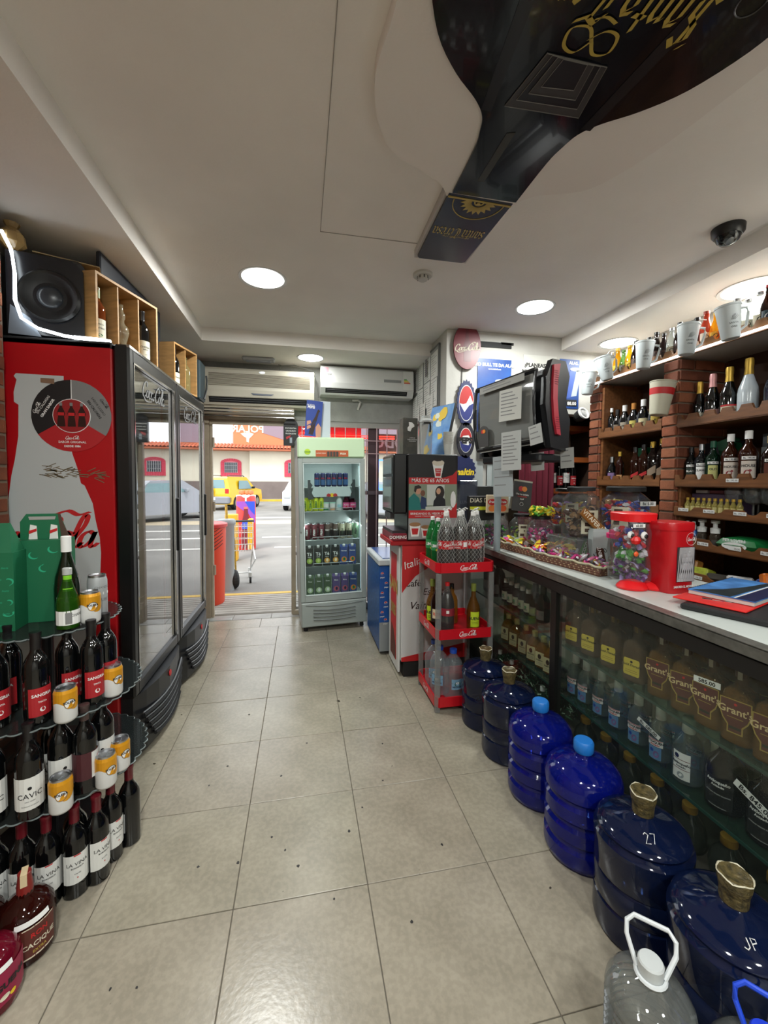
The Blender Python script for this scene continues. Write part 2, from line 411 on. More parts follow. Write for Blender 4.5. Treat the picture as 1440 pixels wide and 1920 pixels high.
ceilm = pm('ceiling_paint', (240, 235, 229), 0.8, var=0.05, vscale=2.5, bump=0.25, bscale=90)
ceilm2 = pm('ceiling_panel_paint', (232, 225, 219), 0.75, bump=0.15, bscale=60)
ceil = struct('ceiling', MB().box(-1.1, 3.75, -3.3, 3.7, 2.733, 2.85), ceilm)
struct('ceiling_soffit', MB().box(-1.1, -0.165, -3.3, 2.9, Z_LO, 2.735), ceilm, ceil)
struct('ceiling_soffit', MB().box(-1.1, 3.75, 2.9, 3.7, Z_LO, 2.735), ceilm, ceil)
struct('ceiling_soffit', MB().box(3.0, 3.75, -3.3, 2.9, Z_LO, 2.735), ceilm, ceil)
struct('ceiling_seam', MB().box(0.772, 0.775, -1.0, 1.33, 2.7305, 2.735).box(0.772, 1.4, 1.328, 1.331, 2.7305, 2.735), pm('seam', (160, 154, 148), 0.8), ceil)
# dropped contour panel that carries the big bottle
L = [(0.99, -0.05), (0.935, 0.12), (0.916, 0.268), (0.902, 0.378), (0.916, 0.483), (0.951, 0.581), (1.017, 0.677), (1.154, 0.745), (1.253, 0.80), (1.305, 0.865)]
Rr = [(1.625, 0.865), (1.69, 0.79), (1.869, 0.72), (1.95, 0.611), (2.011, 0.432), (2.063, 0.13), (2.08, -0.1)]
poly = [(0.99, -1.2), (1.02, -0.3)] + crom(L, 4) + crom(Rr, 4) + [(2.09, -0.3), (2.09, -1.2)]
struct('ceiling_panel', MB().prism(poly, 2.682, 2.734), ceilm2, ceil)

wallm = pm('wall_plaster', (188, 186, 180), 0.75, var=0.12, vscale=3, bump=0.35, bscale=40)
stucco = pm('grey_stucco', (150, 150, 146), 0.85, var=0.2, vscale=6, bump=0.9, bscale=45)
# left side: brick pier in front, cooler alcove behind
brickm = [pm('brick_a', (128, 70, 44), 0.85, var=0.3, vscale=14, bump=0.5), pm('brick_b', (108, 58, 38), 0.85, var=0.3, vscale=14, bump=0.5), pm('brick_c', (140, 84, 56), 0.85, var=0.25, vscale=14, bump=0.5)]
mortar = pm('mortar', (120, 104, 88), 0.9)
BR = {}
def bricks(parent, x0, x1, y0, y1, z0, z1, ax, L_=0.22, H=0.058, g=0.012, proud=0.006, seed=1):
    """running-bond bricks laid over one face; ax: which face of the box they front ('+x','-x','-y')"""
    rnd = random.Random(seed); k = 0; z = z0
    while z+H <= z1+1e-6:
        a0, a1 = (y0, y1) if 'x' in ax else (x0, x1)
        a = a0-(L_/2 if k % 2 else 0)
        while a < a1-0.02:
            s_, e_ = max(a, a0), min(a+L_, a1)
            if e_-s_ > 0.03:
                w = round(e_-s_-g, 3); key = (ax, w, H, rnd.randrange(3))
                if key not in BR:
                    if 'x' in ax: mb = MB().box(-0.02, 0.02, 0, w, 0, H, 0.003)
                    else: mb = MB().box(0, w, -0.02, 0.02, 0, H, 0.003)
                    BR[key] = mb.mesh('brick', brickm[key[3]])
                o = bpy.data.objects.new('brick', BR[key]); COL.objects.link(o); o.parent = parent
                j = rnd.uniform(-0.002, 0.002)
                if ax == '+x': o.location = (x1-0.02+proud+j, s_+g/2, z)
                elif ax == '-x': o.location = (x0+0.02-proud+j, s_+g/2, z)
                else: o.location = (s_+g/2, y0+0.02-proud+j, z)
            a += L_
        z += H+g; k += 1
wl = struct('wall_left', MB().box(-1.1, -0.63, -3.3, 1.235, 0, Z_LO), mortar)
bricks(wl, -1.1, -0.63, 0.35, 1.235, 0.01, 2.6, '+x')
struct('wall_left_alcove', MB().box(-1.1, -0.9, 1.235, 3.6, 0, Z_LO), pm('dark_wall', (70, 72, 74), 0.8))
# door wall: header above the openings and the strips that remain between them
wd = struct('wall_back', MB().box(-1.1, 1.9, 3.55, 3.7, 2.06, Z_LO).box(-1.1, -0.30, 3.55, 3.7, 0, 2.06).box(1.76, 1.9, 3.55, 3.7, 0, 2.06), stucco)
# pier beside the papers and the poster wall
wp = struct('wall_pillar', MB().box(1.9, 2.10, 2.49, 3.7, 0, 2.73), wallm)
struct('wall_posters', MB().box(2.10, 3.75, 2.49, 2.62, 2.05, 2.73).box(2.10, 2.30, 2.50, 2.62, 0, 2.05), wallm)
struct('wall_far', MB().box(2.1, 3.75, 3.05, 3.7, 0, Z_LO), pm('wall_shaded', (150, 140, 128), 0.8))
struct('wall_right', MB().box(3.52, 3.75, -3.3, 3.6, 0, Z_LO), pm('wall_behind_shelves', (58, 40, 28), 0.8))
struct('trim_2', MB().box(3.50, 3.522, -3.3, 2.49, 2.253, Z_LO), wallm)
struct('wall_front', MB().box(-1.1, 3.75, -3.4, -3.3, 0, 2.85), wallm)
# shade in the gap above the posters, painted as flat black strips
g = struct('gap_shade_strip', MB().box(2.18, 2.50, 2.478, 2.489, 2.60, 2.645).box(2.40, 2.52, 2.478, 2.489, 2.63, 2.65), blackm)
# ------------------------------------------------------------------ doorway: frame, roller shutter box, gate posts
beige = pm('beige_metal', (158, 146, 126), 0.5, var=0.15, vscale=9)
dr = struct('door_1', MB().box(-0.30, -0.24, 3.50, 3.56, 0, 2.03).box(-0.30, 0.61, 3.50, 3.56, 2.03, 2.07), beige)
struct('door_jamb', MB().box(-0.24, -0.215, 3.52, 3.56, 0, 2.03, 0.004).box(0.565, 0.612, 3.50, 3.56, 0, 2.03, 0.004).box(-0.215, 0.57, 3.52, 3.56, 1.99, 2.03), beige, dr)
struct('hinge', MB().cyl(0.012, 0.45, 0.55, 8, T(-0.2, 3.505)).cyl(0.012, 1.1, 1.2, 8, T(-0.2, 3.505)).cyl(0.012, 1.75, 1.85, 8, T(-0.2, 3.505)), beige, dr)
struct('roller_shutter_box', MB().box(-0.33, 0.60, 3.36, 3.55, 2.075, 2.14, 0.006).box(-0.33, 0.60, 3.40, 3.55, 2.14, 2.2, 0.01), pm('shutter_beige', (170, 160, 142), 0.5), dr)
for z in (2.045, 2.085, 2.115): struct('shutter_rail', MB().box(-0.33, 0.60, 3.35, 3.362, z, z+0.012, 0.003), chrome, dr)
struct('gate_foot', MB().box(0.575, 0.72, 3.46, 3.50, 0.0, 0.05, 0.004).box(0.575, 0.60, 3.46, 3.50, 0.05, 0.2), beige, dr)
# window grille between the door and the pier
wn = struct('window_1', MB().box(0.60, 1.76, 3.56, 3.60, 2.0, 2.06).box(1.72, 1.76, 3.56, 3.6, 0, 2.0).box(0.6, 1.76, 3.56, 3.6, 0.0, 0.06), pm('window_metal', (150, 148, 144), 0.5))
bronze = pm('purple_brown_metal', (70, 48, 54), 0.5)
struct('window_post', MB().box(1.40, 1.52, 3.60, 3.66, 0.06, 2.0), bronze, wn)
struct('window_rail', MB().box(0.612, 1.72, 3.56, 3.60, 1.27, 1.31).box(0.612, 1.3, 3.56, 3.6, 0.62, 0.65), pm('rail_mauve', (120, 104, 112), 0.5), wn)
barm = pm('bar_pale', (190, 160, 164), 0.4)
bar = MB().cyl(0.006, 0.06, 2.0, 6).mesh('bar', barm)
for k in range(10):
    o = bpy.data.objects.new('window_bar', bar); COL.objects.link(o); o.parent = wn; o.location = (0.68+k*0.115, 3.545, 0)
struct('window_crossbar', MB().tube([(0.62, 3.545, 1.86), (1.72, 3.545, 1.86)], 0.005).tube([(0.62, 3.545, 1.72), (1.72, 3.545, 1.72)], 0.005), barm, wn)
struct('window_pane', MB().box(0.612, 1.40, 3.612, 3.616, 0.06, 2.0).box(1.52, 1.72, 3.612, 3.616, 0.06, 2.0), gm('window_glass', (235, 240, 240), ior=1.3), wn)
# red lit sign band outside the window, seen from behind, and a neon sign below it
sg = thing('shop_sign', 'red lit shop sign band hanging outside the window, its letters seen from behind', 'sign', (0, 0, 0))
obj('sign_board', MB().box(0.62, 1.34, 3.74, 3.78, 1.93, 2.03).box(1.0, 1.34, 3.74, 3.78, 1.80, 1.93), pm('sign_red', (196, 40, 48), 0.5, emit=0.6), sg)
obj('neon_tube', MB().tube([(0.72, 3.70, 1.945), (0.66, 3.70, 1.945), (0.65, 3.70, 1.925), (0.66, 3.70, 1.905), (1.72, 3.70, 1.905)], 0.008).tube([(0.9, 3.7, 1.93), (1.72, 3.7, 1.93)], 0.006), pm('neon_red', (255, 40, 30), 0.4, emit=6), sg)
mb = MB(); put_text(mb, 'FRENOS', 0, 0, 0.045, bold=0.02, M=T(0.99, 3.735, 1.852) @ Matrix.Scale(-1, 4, (1, 0, 0)))
obj('lettering', mb, ink, sg)
sg2 = thing('outside_banner_sign', 'white and brown street sign reversed behind the window next to the pier', 'sign')
obj('sign_post', MB().cyl(.02, 0, 1.8, 8, T(1.85, 3.91)), pm('sign_brown', (120, 100, 88), 0.6), sg2)
obj('sign_board', MB().box(1.53, 1.86, 3.9, 3.92, 1.78, 1.98), pm('sign_brown', (120, 100, 88), 0.6), sg2)
mb = MB(); put_text(mb, 'ODO', 0, 0, 0.12, bold=0.03, M=T(1.70, 3.895, 1.82) @ Matrix.Scale(-1, 4, (1, 0, 0))); obj('lettering', mb, paper, sg2)
nn = thing('neon_sign', 'blue and orange neon window sign glowing behind the grille', 'neon sign')
obj('neon_frame', MB().tube([(1.53, 3.68, 1.66), (1.53, 3.68, 1.33), (1.74, 3.68, 1.33)], 0.008).tube([(1.53, 3.68, 1.66), (1.74, 3.68, 1.66)], 0.008), pm('neon_blue', (60, 120, 255), 0.4, emit=5), nn)
obj('neon_arrow', MB().tube([(1.59, 3.68, 1.6), (1.60, 3.68, 1.38), (1.68, 3.68, 1.56), (1.74, 3.68, 1.40)], 0.008), pm('neon_orange', (255, 80, 30), 0.4, emit=5), nn)
# baseboard pipes and cables on the pier
single('wall_cable', MB().tube([(2.03, 2.482, 2.66), (2.04, 2.482, 2.4), (2.035, 2.482, 2.1), (2.045, 2.482, 1.9)], 0.0035).tube([(2.03, 2.482, 2.66), (2.07, 2.482, 2.62), (2.12, 2.47, 2.6)], 0.0035), blackm, 'thin dark cable running down the pier beside the round soda signs', 'cable')
single('drain_pipe', MB().tube([(1.27, 3.54, 2.19), (1.30, 3.52, 2.27), (1.27, 3.51, 2.29), (1.21, 3.52, 2.285)], 0.012, 8), pm('pipe_white', (200, 198, 192), 0.5), 'short white bent pipe sticking out of the stucco above the window', 'pipe', smooth=True)
# ================================================================== COOLERS ON THE LEFT
glassc = gm('cooler_glass', (215, 216, 216), ior=1.5, boost=0.3, rough=0.0)
glassc2 = glassc
def cooler(idx, y0, y1, label):
    w = y1-y0; t = thing('drinks_cooler', label, 'cooler', (-0.13, y0, 0), group=None)
    body = pm('cooler_red', (168, 10, 20), 0.35, var=0.05, vscale=3)
    # carcass with an open front: sides, back, top, floor
    obj('side_panel', MB().box(-0.56, -0.075, 0, 0.03, 0.09, 2.06, 0.006), body, t)
    obj('side_panel', MB().box(-0.56, -0.075, w-0.03, w, 0.09, 2.06, 0.006), body, t)
    obj('back_panel', MB().box(-0.58, -0.55, 0, w, 0.09, 2.06), pm('cooler_inner', (176, 176, 176), 0.5), t)
    obj('top_panel', MB().box(-0.58, -0.075, 0, w, 2.03, 2.065, 0.005), blackm, t)
    obj('liner', MB().box(-0.55, -0.09, 0.03, 0.04, 0.33, 2.03).box(-0.55, -0.09, w-0.04, w-0.03, 0.33, 2.03).box(-0.55, -0.09, 0.03, w-0.03, 0.28, 0.33).box(-0.55, -0.09, 0.03, w-0.03, 2.0, 2.03), pm('cooler_inner', (176, 176, 176), 0.5), t)
    for z in (0.68, 1.02, 1.36, 1.68):
        mb = MB()
        for k in range(9): mb.tube([(-0.53+k*0.05, 0.05, z), (-0.53+k*0.05, w-0.05, z)], 0.0025, 4)
        mb.box(-0.12, -0.105, 0.045, w-0.045, z-0.012, z+0.014)
        obj('wire_shelf', mb, pm('shelf_wire', (190, 190, 190), 0.4, metal=0.5), t)
    # door: frame, glass, chrome edge, handle
    d = obj('door', MB().box(-0.07, 0, 0, 0.055, 0.335, 2.06, 0.01).box(-0.07, 0, w-0.055, w, 0.335, 2.06, 0.01).box(-0.07, -0.001, 0.05, w-0.05, 1.985, 2.058, 0.006).box(-0.07, -0.001, 0.05, w-0.05, 0.337, 0.40, 0.006), black, t)
    obj('glass_pane', MB().box(-0.022, -0.016, 0.05, w-0.05, 0.395, 1.99), glassc, d)
    obj('chrome_trim', MB().box(-0.012, 0.002, 0.052, 0.060, 0.40, 1.985).box(-0.012, 0.002, w-0.06, w-0.052, 0.40, 1.985).box(-0.012, 0.003, 0.052, w-0.052, 1.98, 1.988).box(-0.012, 0.003, 0.0, w, 2.045, 2.058), chrome, d)
    obj('door_handle', MB().box(-0.01, 0.012, w-0.03, w-0.012, 0.95, 1.30, 0.005), black, d)
    mb = MB(); put(mb, SCRIPT, 0, 0, 0.085, M=T(-0.014, w/2, 1.86, PI/2)); obj('door_lettering', mb, greyp, d)
    # kick grille: tapering bulge with chrome-edged louvres
    gr = obj('grille', MB().prism([(-0.5, 0.02), (-0.02, 0.02), (0.012, 0.1*w/0.7), (0.035, w*0.3), (0.045, w*0.5), (0.035, w*0.7), (0.012, w-0.07), (-0.02, w-0.02), (-0.5, w-0.02)], 0.02, 0.33), pm('grille_dark', (30, 31, 34), 0.4), t)
    for k in range(5):
        z = 0.05+k*0.04; lw = 0.22+0.028*k
        mb = MB(); pts = []
        for q in range(9):
            u = q/8; yy = w*0.5-lw+2*lw*u; xx = 0.012+0.036*math.sin(PI*min(max((yy)/w, 0), 1)); pts.append((xx, yy, z+0.03*(2*u-1)**2))
        mb.tube(pts, 0.0045, 5); lv = obj('louvre', mb, pm('louvre_grey', (150, 152, 156), 0.35, metal=0.6), gr); mb = MB(); mb.tube([(x+.001, y, z_-.014) for x, y, z_ in pts], 0.010, 5); obj('louvre_slot', mb, blackm, lv)
    mb = MB().lathe([(0.018, 0), (0.018, 0.004)], 14, T(0.046, w/2, 0.29, 0, 0, PI/2)); obj('badge', mb, redp, gr)
    for y_ in (0.03, w-0.08): obj('foot', MB().box(-0.5, -0.03, y_, y_+.05, 0, 0.03), blackm, t)
    return t
c1 = cooler(0, 1.26, 2.015, 'tall red drinks cooler with a white bottle graphic on its side')
c2 = cooler(1, 2.022, 2.80, 'tall black-framed glass door drinks cooler standing beside the open doorway')
c2['group'] = c1['group'] = 'glass door drinks coolers'
# graphics on the side of the first cooler (faces the camera): local y = 0 plane
def dec(name, poly, mat, y=0.0, d=0.0012, par=c1, lab=None): return obj(name, MB().fprism(poly, d, y), mat, par, label=lab)
sil = pm('decal_white', (180, 184, 184), 0.45)
PXY = lambda px, py: ((px-215)*.00217-.06, 2.07-(py-640)*.002585)
K = [PXY(*p) for p in [(27, 707), (23, 712), (28, 718), (22, 740), (22, 757), (30, 762), (28, 817), (20, 860), (13, 887), (6, 930), (6, 1350), (165, 1350), (160, 1300), (165, 1180), (172, 1110), (177, 1062), (179, 1029), (177, 1000), (170, 969), (165, 937), (150, 904), (143, 900), (137, 873), (128, 847), (118, 800), (112, 765), (115, 740), (115, 708)]]
dec('bottle_silhouette', K[::-1], sil)
mb = MB(); put(mb, SCRIPT, -0.452, 1.095, 0.145, y=-0.0016)
mb.f = [f for f in mb.f if min(mb.v[i][0] for i in f) > -0.515]
o = obj('cola_script', mb, redp, c1)
cx, cz, Rr_ = -0.246, 1.712, 0.166
dec('badge_ring_black', [(cx, cz)]+ellipse(cx, cz, Rr_, Rr_, 14, PI*0.5, PI*1.18), ink, -0.0014)
dec('badge_ring_grey', [(cx, cz)]+ellipse(cx, cz, Rr_, Rr_, 14, -PI*0.18, PI*0.5), greyp, -0.0014)
dec('badge_ring_red', [(cx, cz)]+ellipse(cx, cz, Rr_, Rr_, 14, -PI*0.82, -PI*0.18), pm('badge_red', (170, 26, 32), 0.5), -0.0014)
dec('badge_spoke', [(cx-.0015, cz+.07), (cx+.0015, cz+.07), (cx+.0015, cz+Rr_), (cx-.0015, cz+Rr_)], wht, -0.0028)
dec('badge_centre_rim', ellipse(cx, cz, 0.079, 0.079), wht, -0.0028)
dec('badge_centre', ellipse(cx, cz, 0.076, 0.076), pm('badge_dark_red', (140, 22, 26), 0.5), -0.0040)
mb = MB(); ml = MB(); mc = MB()
for dx in (-0.043, 0, 0.043):
    bo = [(-.017, -.05), (.017, -.05), (.015, -.02), (.012, -.005), (.017, .01), (.012, .025), (.005, .04), (.005, .058), (-.005, .058), (-.005, .04), (-.012, .025), (-.017, .01), (-.012, -.005), (-.015, -.02)]
    mb.fprism([(cx+dx+x, cz+z) for x, z in bo], 0.001, -0.0052); ml.fprism([(cx+dx-.013, cz+.0), (cx+dx+.013, cz+.0), (cx+dx+.013, cz+.014), (cx+dx-.013, cz+.014)], 0.001, -0.0062)
    mc.fprism([(cx+dx-.006, cz+.045), (cx+dx+.006, cz+.045), (cx+dx+.006, cz+.06), (cx+dx-.006, cz+.06)], 0.001, -0.0062)
obj('printed_bottle', mb, pm('cola_brown', (40, 14, 10), 0.4), c1); obj('printed_label', ml, redp, c1); obj('printed_cap', mc, greyp, c1)
mb = MB()
put(mb, SCRIPT, cx, cz-0.108, 0.014, y=-0.0032); put_text(mb, 'SABOR ORIGINAL', cx, cz-0.126, 0.0105, y=-0.0032, bold=.01); put_text(mb, 'DESDE 1886', cx, cz-0.145, 0.0095, y=-0.0032, bold=.03)
put(mb, SCRIPT, cx-.138, cz+.03, 0.013, y=-0.0032, rot=math.radians(62)); put_text(mb, 'SIN CALORÍAS', cx-.112, cz+.045, 0.011, y=-0.0032, rot=math.radians(58)); put_text(mb, 'GRAN SABOR', cx-.094, cz+.03, 0.0115, y=-0.0032, rot=math.radians(58), bold=.03)
obj('badge_lettering', mb, wht, c1)
mb = MB(); put(mb, SCRIPT, cx+.132, cz+.06, 0.012, y=-0.0032, rot=math.radians(-58)); put_text(mb, 'SABOR LIGERO', cx+.108, cz+.045, 0.0105, y=-0.0032, rot=math.radians(-57)); put_text(mb, 'SIN CALORÍAS', cx+.09, cz+.03, 0.011, y=-0.0032, rot=math.radians(-57), bold=.03)
obj('badge_lettering', mb, ink, c1)
mb = MB(); rnd = random.Random(4)
for k in range(46):
    a = rnd.uniform(0, 1); x = -0.37+0.24*a+rnd.uniform(-.02, .02); z = 1.45+rnd.uniform(-.022, .03)*(1-a*.6)-0.02*a; l = rnd.uniform(.015, .05); th = rnd.uniform(-.5, .5)
    mb.fprism([(x, z), (x+l*math.cos(th), z+l*math.sin(th)), (x+l*math.cos(th), z+l*math.sin(th)+.0035), (x, z+.003)], 0.001, -0.0015)
o = obj('glue_smear', mb, pm('glue_brown', (112, 98, 74), 0.8), c1); o['kind'] = 'stuff'
dec('tape_scrap', [(-.37, 1.86), (-.315, 1.855), (-.315, 1.88), (-.37, 1.88)], pm('tape_brown', (120, 92, 70), 0.6), -0.0015)

# ------------------------------------------------------------------ on top of the coolers
sp = thing('speaker', 'black boxy loudspeaker with a big round woofer on top of the red cooler', 'speaker', (-0.525, 1.45, 2.066), rz=math.radians(13))
bm_ = MB().box(-0.15, 0.14, -0.14, 0.06, 0, 0.40, 0.02)
obj('cabinet', bm_, pm('speaker_black', (13, 14, 17), 0.25), sp)
obj('front_plate', MB().fprism([(-.145, .02), (.145, .02), (.145, .34), (.10, .385), (-.145, .385)], 0.012, -0.14), pm('speaker_grey', (22, 23, 27), 0.25), sp)
obj('silver_wedge', MB().fprism([(-.14, .01), (-.02, .01), (-.06, .09), (-.13, .14)], 0.008, -0.152), pm('speaker_silver', (110, 118, 128), 0.35, metal=0.4), sp)
wf = obj('woofer_ring', MB().lathe([(0.118, 0), (0.12, 0.015), (0.11, 0.026), (0.100, 0.02)], 32, T(0.015, -0.15, 0.2, 0, PI/2), cap=False), black, sp, smooth=True)
obj('woofer_cone', MB().lathe([(0.101, 0.02), (0.08, 0.004), (0.05, 0.0)], 32, T(0.015, -0.15, 0.2, 0, PI/2), cap=False), pm('cone_dark', (12, 13, 15), 0.5), wf, smooth=True)
obj('dust_cap', MB().lathe([(0.052, 0.0), (0.045, 0.012), (0.028, 0.02), (0.004, 0.023)], 24, T(0.015, -0.15, 0.2, 0, PI/2)), pm('dust_cap', (46, 50, 55), 0.3), wf, smooth=True)
single('cardboard_flap', MB().box(-0.14, 0.12, -0.10, 0.09, 0, 0.005), pm('cardboard', (150, 128, 92), 0.8), 'flat sheet of brown cardboard lying on top of the loudspeaker', 'cardboard', (-0.46, 1.47, 2.475), (0, 0.02, math.radians(20)))
single('plastic_bag', MB().lathe([(0.02, 0), (0.05, 0.03), (0.045, 0.07), (0.02, 0.1), (0.03, 0.12)], 9, sq=0.3), gm('bag_plastic', (200, 170, 120), (170, 140, 90), 0.5, 0.15), 'crumpled amber plastic bag tied above the glowing LED cord', 'bag', (-0.62, 1.30, 2.46))
bp = single('leaning_board', MB().box(-0.012, 0.012, 0, .80, 0, 0.545, 0.006), pm('panel_navy', (26, 30, 40), 0.5), 'dark navy board leaning behind the speaker and wooden crate on the coolers', 'board', (-0.368, 1.53, 2.068), (0, 0.0, -0.05))
pts = [(-0.627, 1.243, 2.515), (-0.593, 1.243, 2.439), (-0.581, 1.243, 2.336), (-0.583, 1.243, 2.219), (-0.56, 1.243, 2.14), (-0.494, 1.243, 2.098), (-0.393, 1.25, 2.075), (-0.36, 1.25, 2.072)]
o = thing('led_rope', 'glowing white LED rope light draped over the speaker onto the red cooler', 'rope light')
ledm = pm('led_white', (240, 250, 255), 0.4, emit=9)
obj('glowing_tube', MB().tube([(x, y, z) for x, y, z in pts], 0.007, 6), ledm, o)
obj('glowing_coil', MB().tube([(-0.36, 1.262, 2.075), (-0.33, 1.30, 2.085), (-0.28, 1.33, 2.092), (-0.24, 1.31, 2.082), (-0.22, 1.28, 2.073)], 0.009, 6), ledm, o)
woodl = pm('crate_pine', (176, 134, 82), 0.6, var=0.25, vscale=10, stretch=(1, 1, 6), bump=0.2)
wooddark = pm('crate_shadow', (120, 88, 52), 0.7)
def crate(loc, rz, w, h, d, n, label):
    t = thing('wine_crate', label, 'crate', loc, rz=rz)
    obj('side_board', MB().box(-w/2, -w/2+.012, -d/2, d/2, 0, h), woodl, t); obj('side_board', MB().box(w/2-.012, w/2, -d/2, d/2, 0, h), woodl, t)
    obj('top_board', MB().box(-w/2+.012, w/2-.012, -d/2, d/2, h-.012, h), woodl, t); obj('bottom_board', MB().box(-w/2+.012, w/2-.012, -d/2, d/2, 0, .012), woodl, t)
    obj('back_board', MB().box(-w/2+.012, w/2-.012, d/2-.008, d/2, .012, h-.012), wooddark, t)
    for k in range(1, n): x = -w/2+w*k/n; obj('divider', MB().box(x-.004, x+.004, -d/2+.006, d/2-.008, .012, h-.012), woodl, t)
    return t
cr1 = crate((-0.285, 1.565, 2.066), math.radians(71), 0.44, 0.36, 0.12, 3, 'open pine crate with three compartments holding two bottles and a figure bottle on the coolers')
mb = MB(); put_text(mb, 'SANTERO', 0, 0, 0.03, bold=.02, M=T(-0.2365, 0, 0.10, -PI/2) @ Matrix.Rotation(-PI/2, 4, 'Y')); obj('burnt_lettering', mb, pm('burnt', (90, 60, 36), 0.8), cr1)
cr2 = crate((-0.225, 2.42, 2.066), math.radians(74), 0.30, 0.33, 0.12, 2, 'smaller open wooden crate with two compartments on the cooler by the door')
single('leather_case', MB().box(-0.06, 0.06, -0.09, 0.09, 0, 0.31, 0.01), pm('case_teal', (38, 54, 60), 0.5), 'dark teal upright bottle case beside the small wooden crate on the cooler', 'case', (-0.175, 2.69, 2.066))
single('case_strap', MB().tube([(0, 0, 0), (0.012, 0.02, 0.08), (0.01, 0.05, 0.16), (0.004, 0.06, 0.2)], 0.008, 6), black, 'black strap dangling from the teal bottle case above the second cooler door', 'strap', (-0.105, 2.69, 2.08))
t = thing('wall_notice', 'black and white framed notice on the wall behind the teal case', 'notice', (-0.42, 3.50, 2.06))
obj('frame', MB().box(-0.1, 0.13, 0, 0.03, 0, 0.52, 0.004), black, t)
obj('sheet', MB().box(-0.09, 0.115, -0.002, 0, 0.015, 0.505), paper, t)
mb = MB(); 
for k, s_ in enumerate(('CA', 'ESI', 'JO', 'COMI', 'BEBI')): put_text(mb, s_, 0.05, 0.44-k*0.085, 0.05, y=-0.0028, bold=.03)
obj('lettering', mb, ink, t)
# ================================================================== BOTTLE AND CAN BUILDERS
def radius_at(prof, z):
    for (r0, z0), (r1, z1) in zip(prof, prof[1:]):
        if z0 <= z <= z1 and z1 > z0: return r0+(r1-r0)*(z-z0)/(z1-z0)
    return max(r for r, z in prof)
def bottle(name, prof, glass, cap=None, capmat=None, labels=(), n=18, sq=0.0, sx=1.0, sy=1.0, liquid=None, fill=0.0, body='glass', extra=None):
    def make():
        t = thing(name, '', 'bottle')
        obj(body, MB().lathe(prof, n, sq=sq, sx=sx, sy=sy), glass, t, smooth=True)
        if liquid:
            lp = [(max(r-0.004, .004), z+0.004) for r, z in prof if z < fill]; rf = radius_at(prof, fill)-0.004
            obj('liquid', MB().lathe(lp+[(rf, fill)], n, sq=sq, sx=sx, sy=sy), liquid, t, smooth=True)
        if cap: obj('cap', MB().lathe(cap, 14), capmat, t, smooth=True)
        for lb in labels:
            z0, z1 = lb['z']; r = lb.get('r') or radius_at(prof, (z0+z1)/2); ang = lb.get('ang', 0.0)
            if sq or lb.get('flat'):
                w = lb['w']; yy = -r*sy-0.0006
                sh = lb.get('shape')
                p_ = [(a*w/2, z0+(z1-z0)*b) for a, b in sh] if sh else [(-w/2, z0), (w/2, z0), (w/2, z1), (-w/2, z1)]
                lo = obj('label', MB().fprism(p_, 0.001, yy+.0004), lb['mat'], t, rot=(0, 0, ang) if ang else None, label=lb.get('label'))
                wr = None; ty = yy-0.0012
            else:
                lo = obj('label', patch(r, lb['w'], z0, z1, 0, 8, lb.get('rt')), lb['mat'], t, rot=(0, 0, ang) if ang else None, label=lb.get('label')); wr = r+0.0013; ty = 0
            groups = {}
            for tx in lb.get('text', ()):
                groups.setdefault(tx[3].name, (tx[3], MB()))
                kw = tx[4] if len(tx) > 4 else {}
                if tx[0] == '@script': put(groups[tx[3].name][1], SCRIPT, kw.get('x', 0), tx[1], tx[2], y=ty, wrap=wr, rot=kw.get('rot', 0))
                elif tx[0] == '@box':
                    x, z, w, h = kw['x'], tx[1], kw['w'], tx[2]; nseg = 4
                    vs = [(x-w/2+w*i/nseg, z+h*j) for i in range(nseg+1) for j in (0, 1)]; fs = [(2*i, 2*i+2, 2*i+3, 2*i+1) for i in range(nseg)]
                    put(groups[tx[3].name][1], (vs, fs), 0, 0, 1, y=ty, wrap=wr)
                elif tx[0] == '@disc':
                    v_ = ellipse(kw.get('x', 0), tx[1], tx[2], tx[2]*kw.get('e', 1), 16); put(groups[tx[3].name][1], (v_, [tuple(range(16))]), 0, 0, 1, y=ty, wrap=wr)
                else: put_text(groups[tx[3].name][1], tx[0], kw.get('x', 0), tx[1], tx[2], y=ty, wrap=wr, bold=kw.get('bold', 0.02), rot=kw.get('rot', 0), shear=kw.get('shear', 0))
            for mt_, mb_ in groups.values(): obj('lettering', mb_, mt_, lo)
        if extra: extra(t)
        return t
    return make
darkglass = pm('dark_wine_glass', (7, 8, 9), 0.06, coat=0.4)
greenglass = pm('green_wine_glass', (10, 20, 8), 0.05, coat=0.4)
maroon = pm('maroon_foil', (96, 20, 30), 0.35)
blackfoil = pm('black_foil', (20, 18, 20), 0.35)
BORD = [(0.030, 0), (0.037, 0.004), (0.0375, 0.02), (0.0375, 0.185), (0.035, 0.203), (0.026, 0.222), (0.0165, 0.238), (0.0142, 0.255), (0.0138, 0.29), (0.0155, 0.292), (0.0155, 0.30)]
CAPL = [(0.0150, 0.236), (0.0152, 0.29), (0.0165, 0.292), (0.0165, 0.303), (0.012, 0.304)]
CAPS = [(0.0156, 0.258), (0.0156, 0.304), (0.012, 0.305)]
cavic = bottle('wine_bottle', BORD, darkglass, CAPL, blackfoil, [dict(z=(0.035, 0.140), w=0.105, mat=paper, text=[('CAVIC', 0.074, 0.017, ink, dict(bold=0.0)), ('@disc', 0.106, 0.0055, ink), ('VINO TINTO', 0.062, 0.0035, greyp), ('PRODUCTO DE ESPANA', 0.048, 0.003, greyp)])])
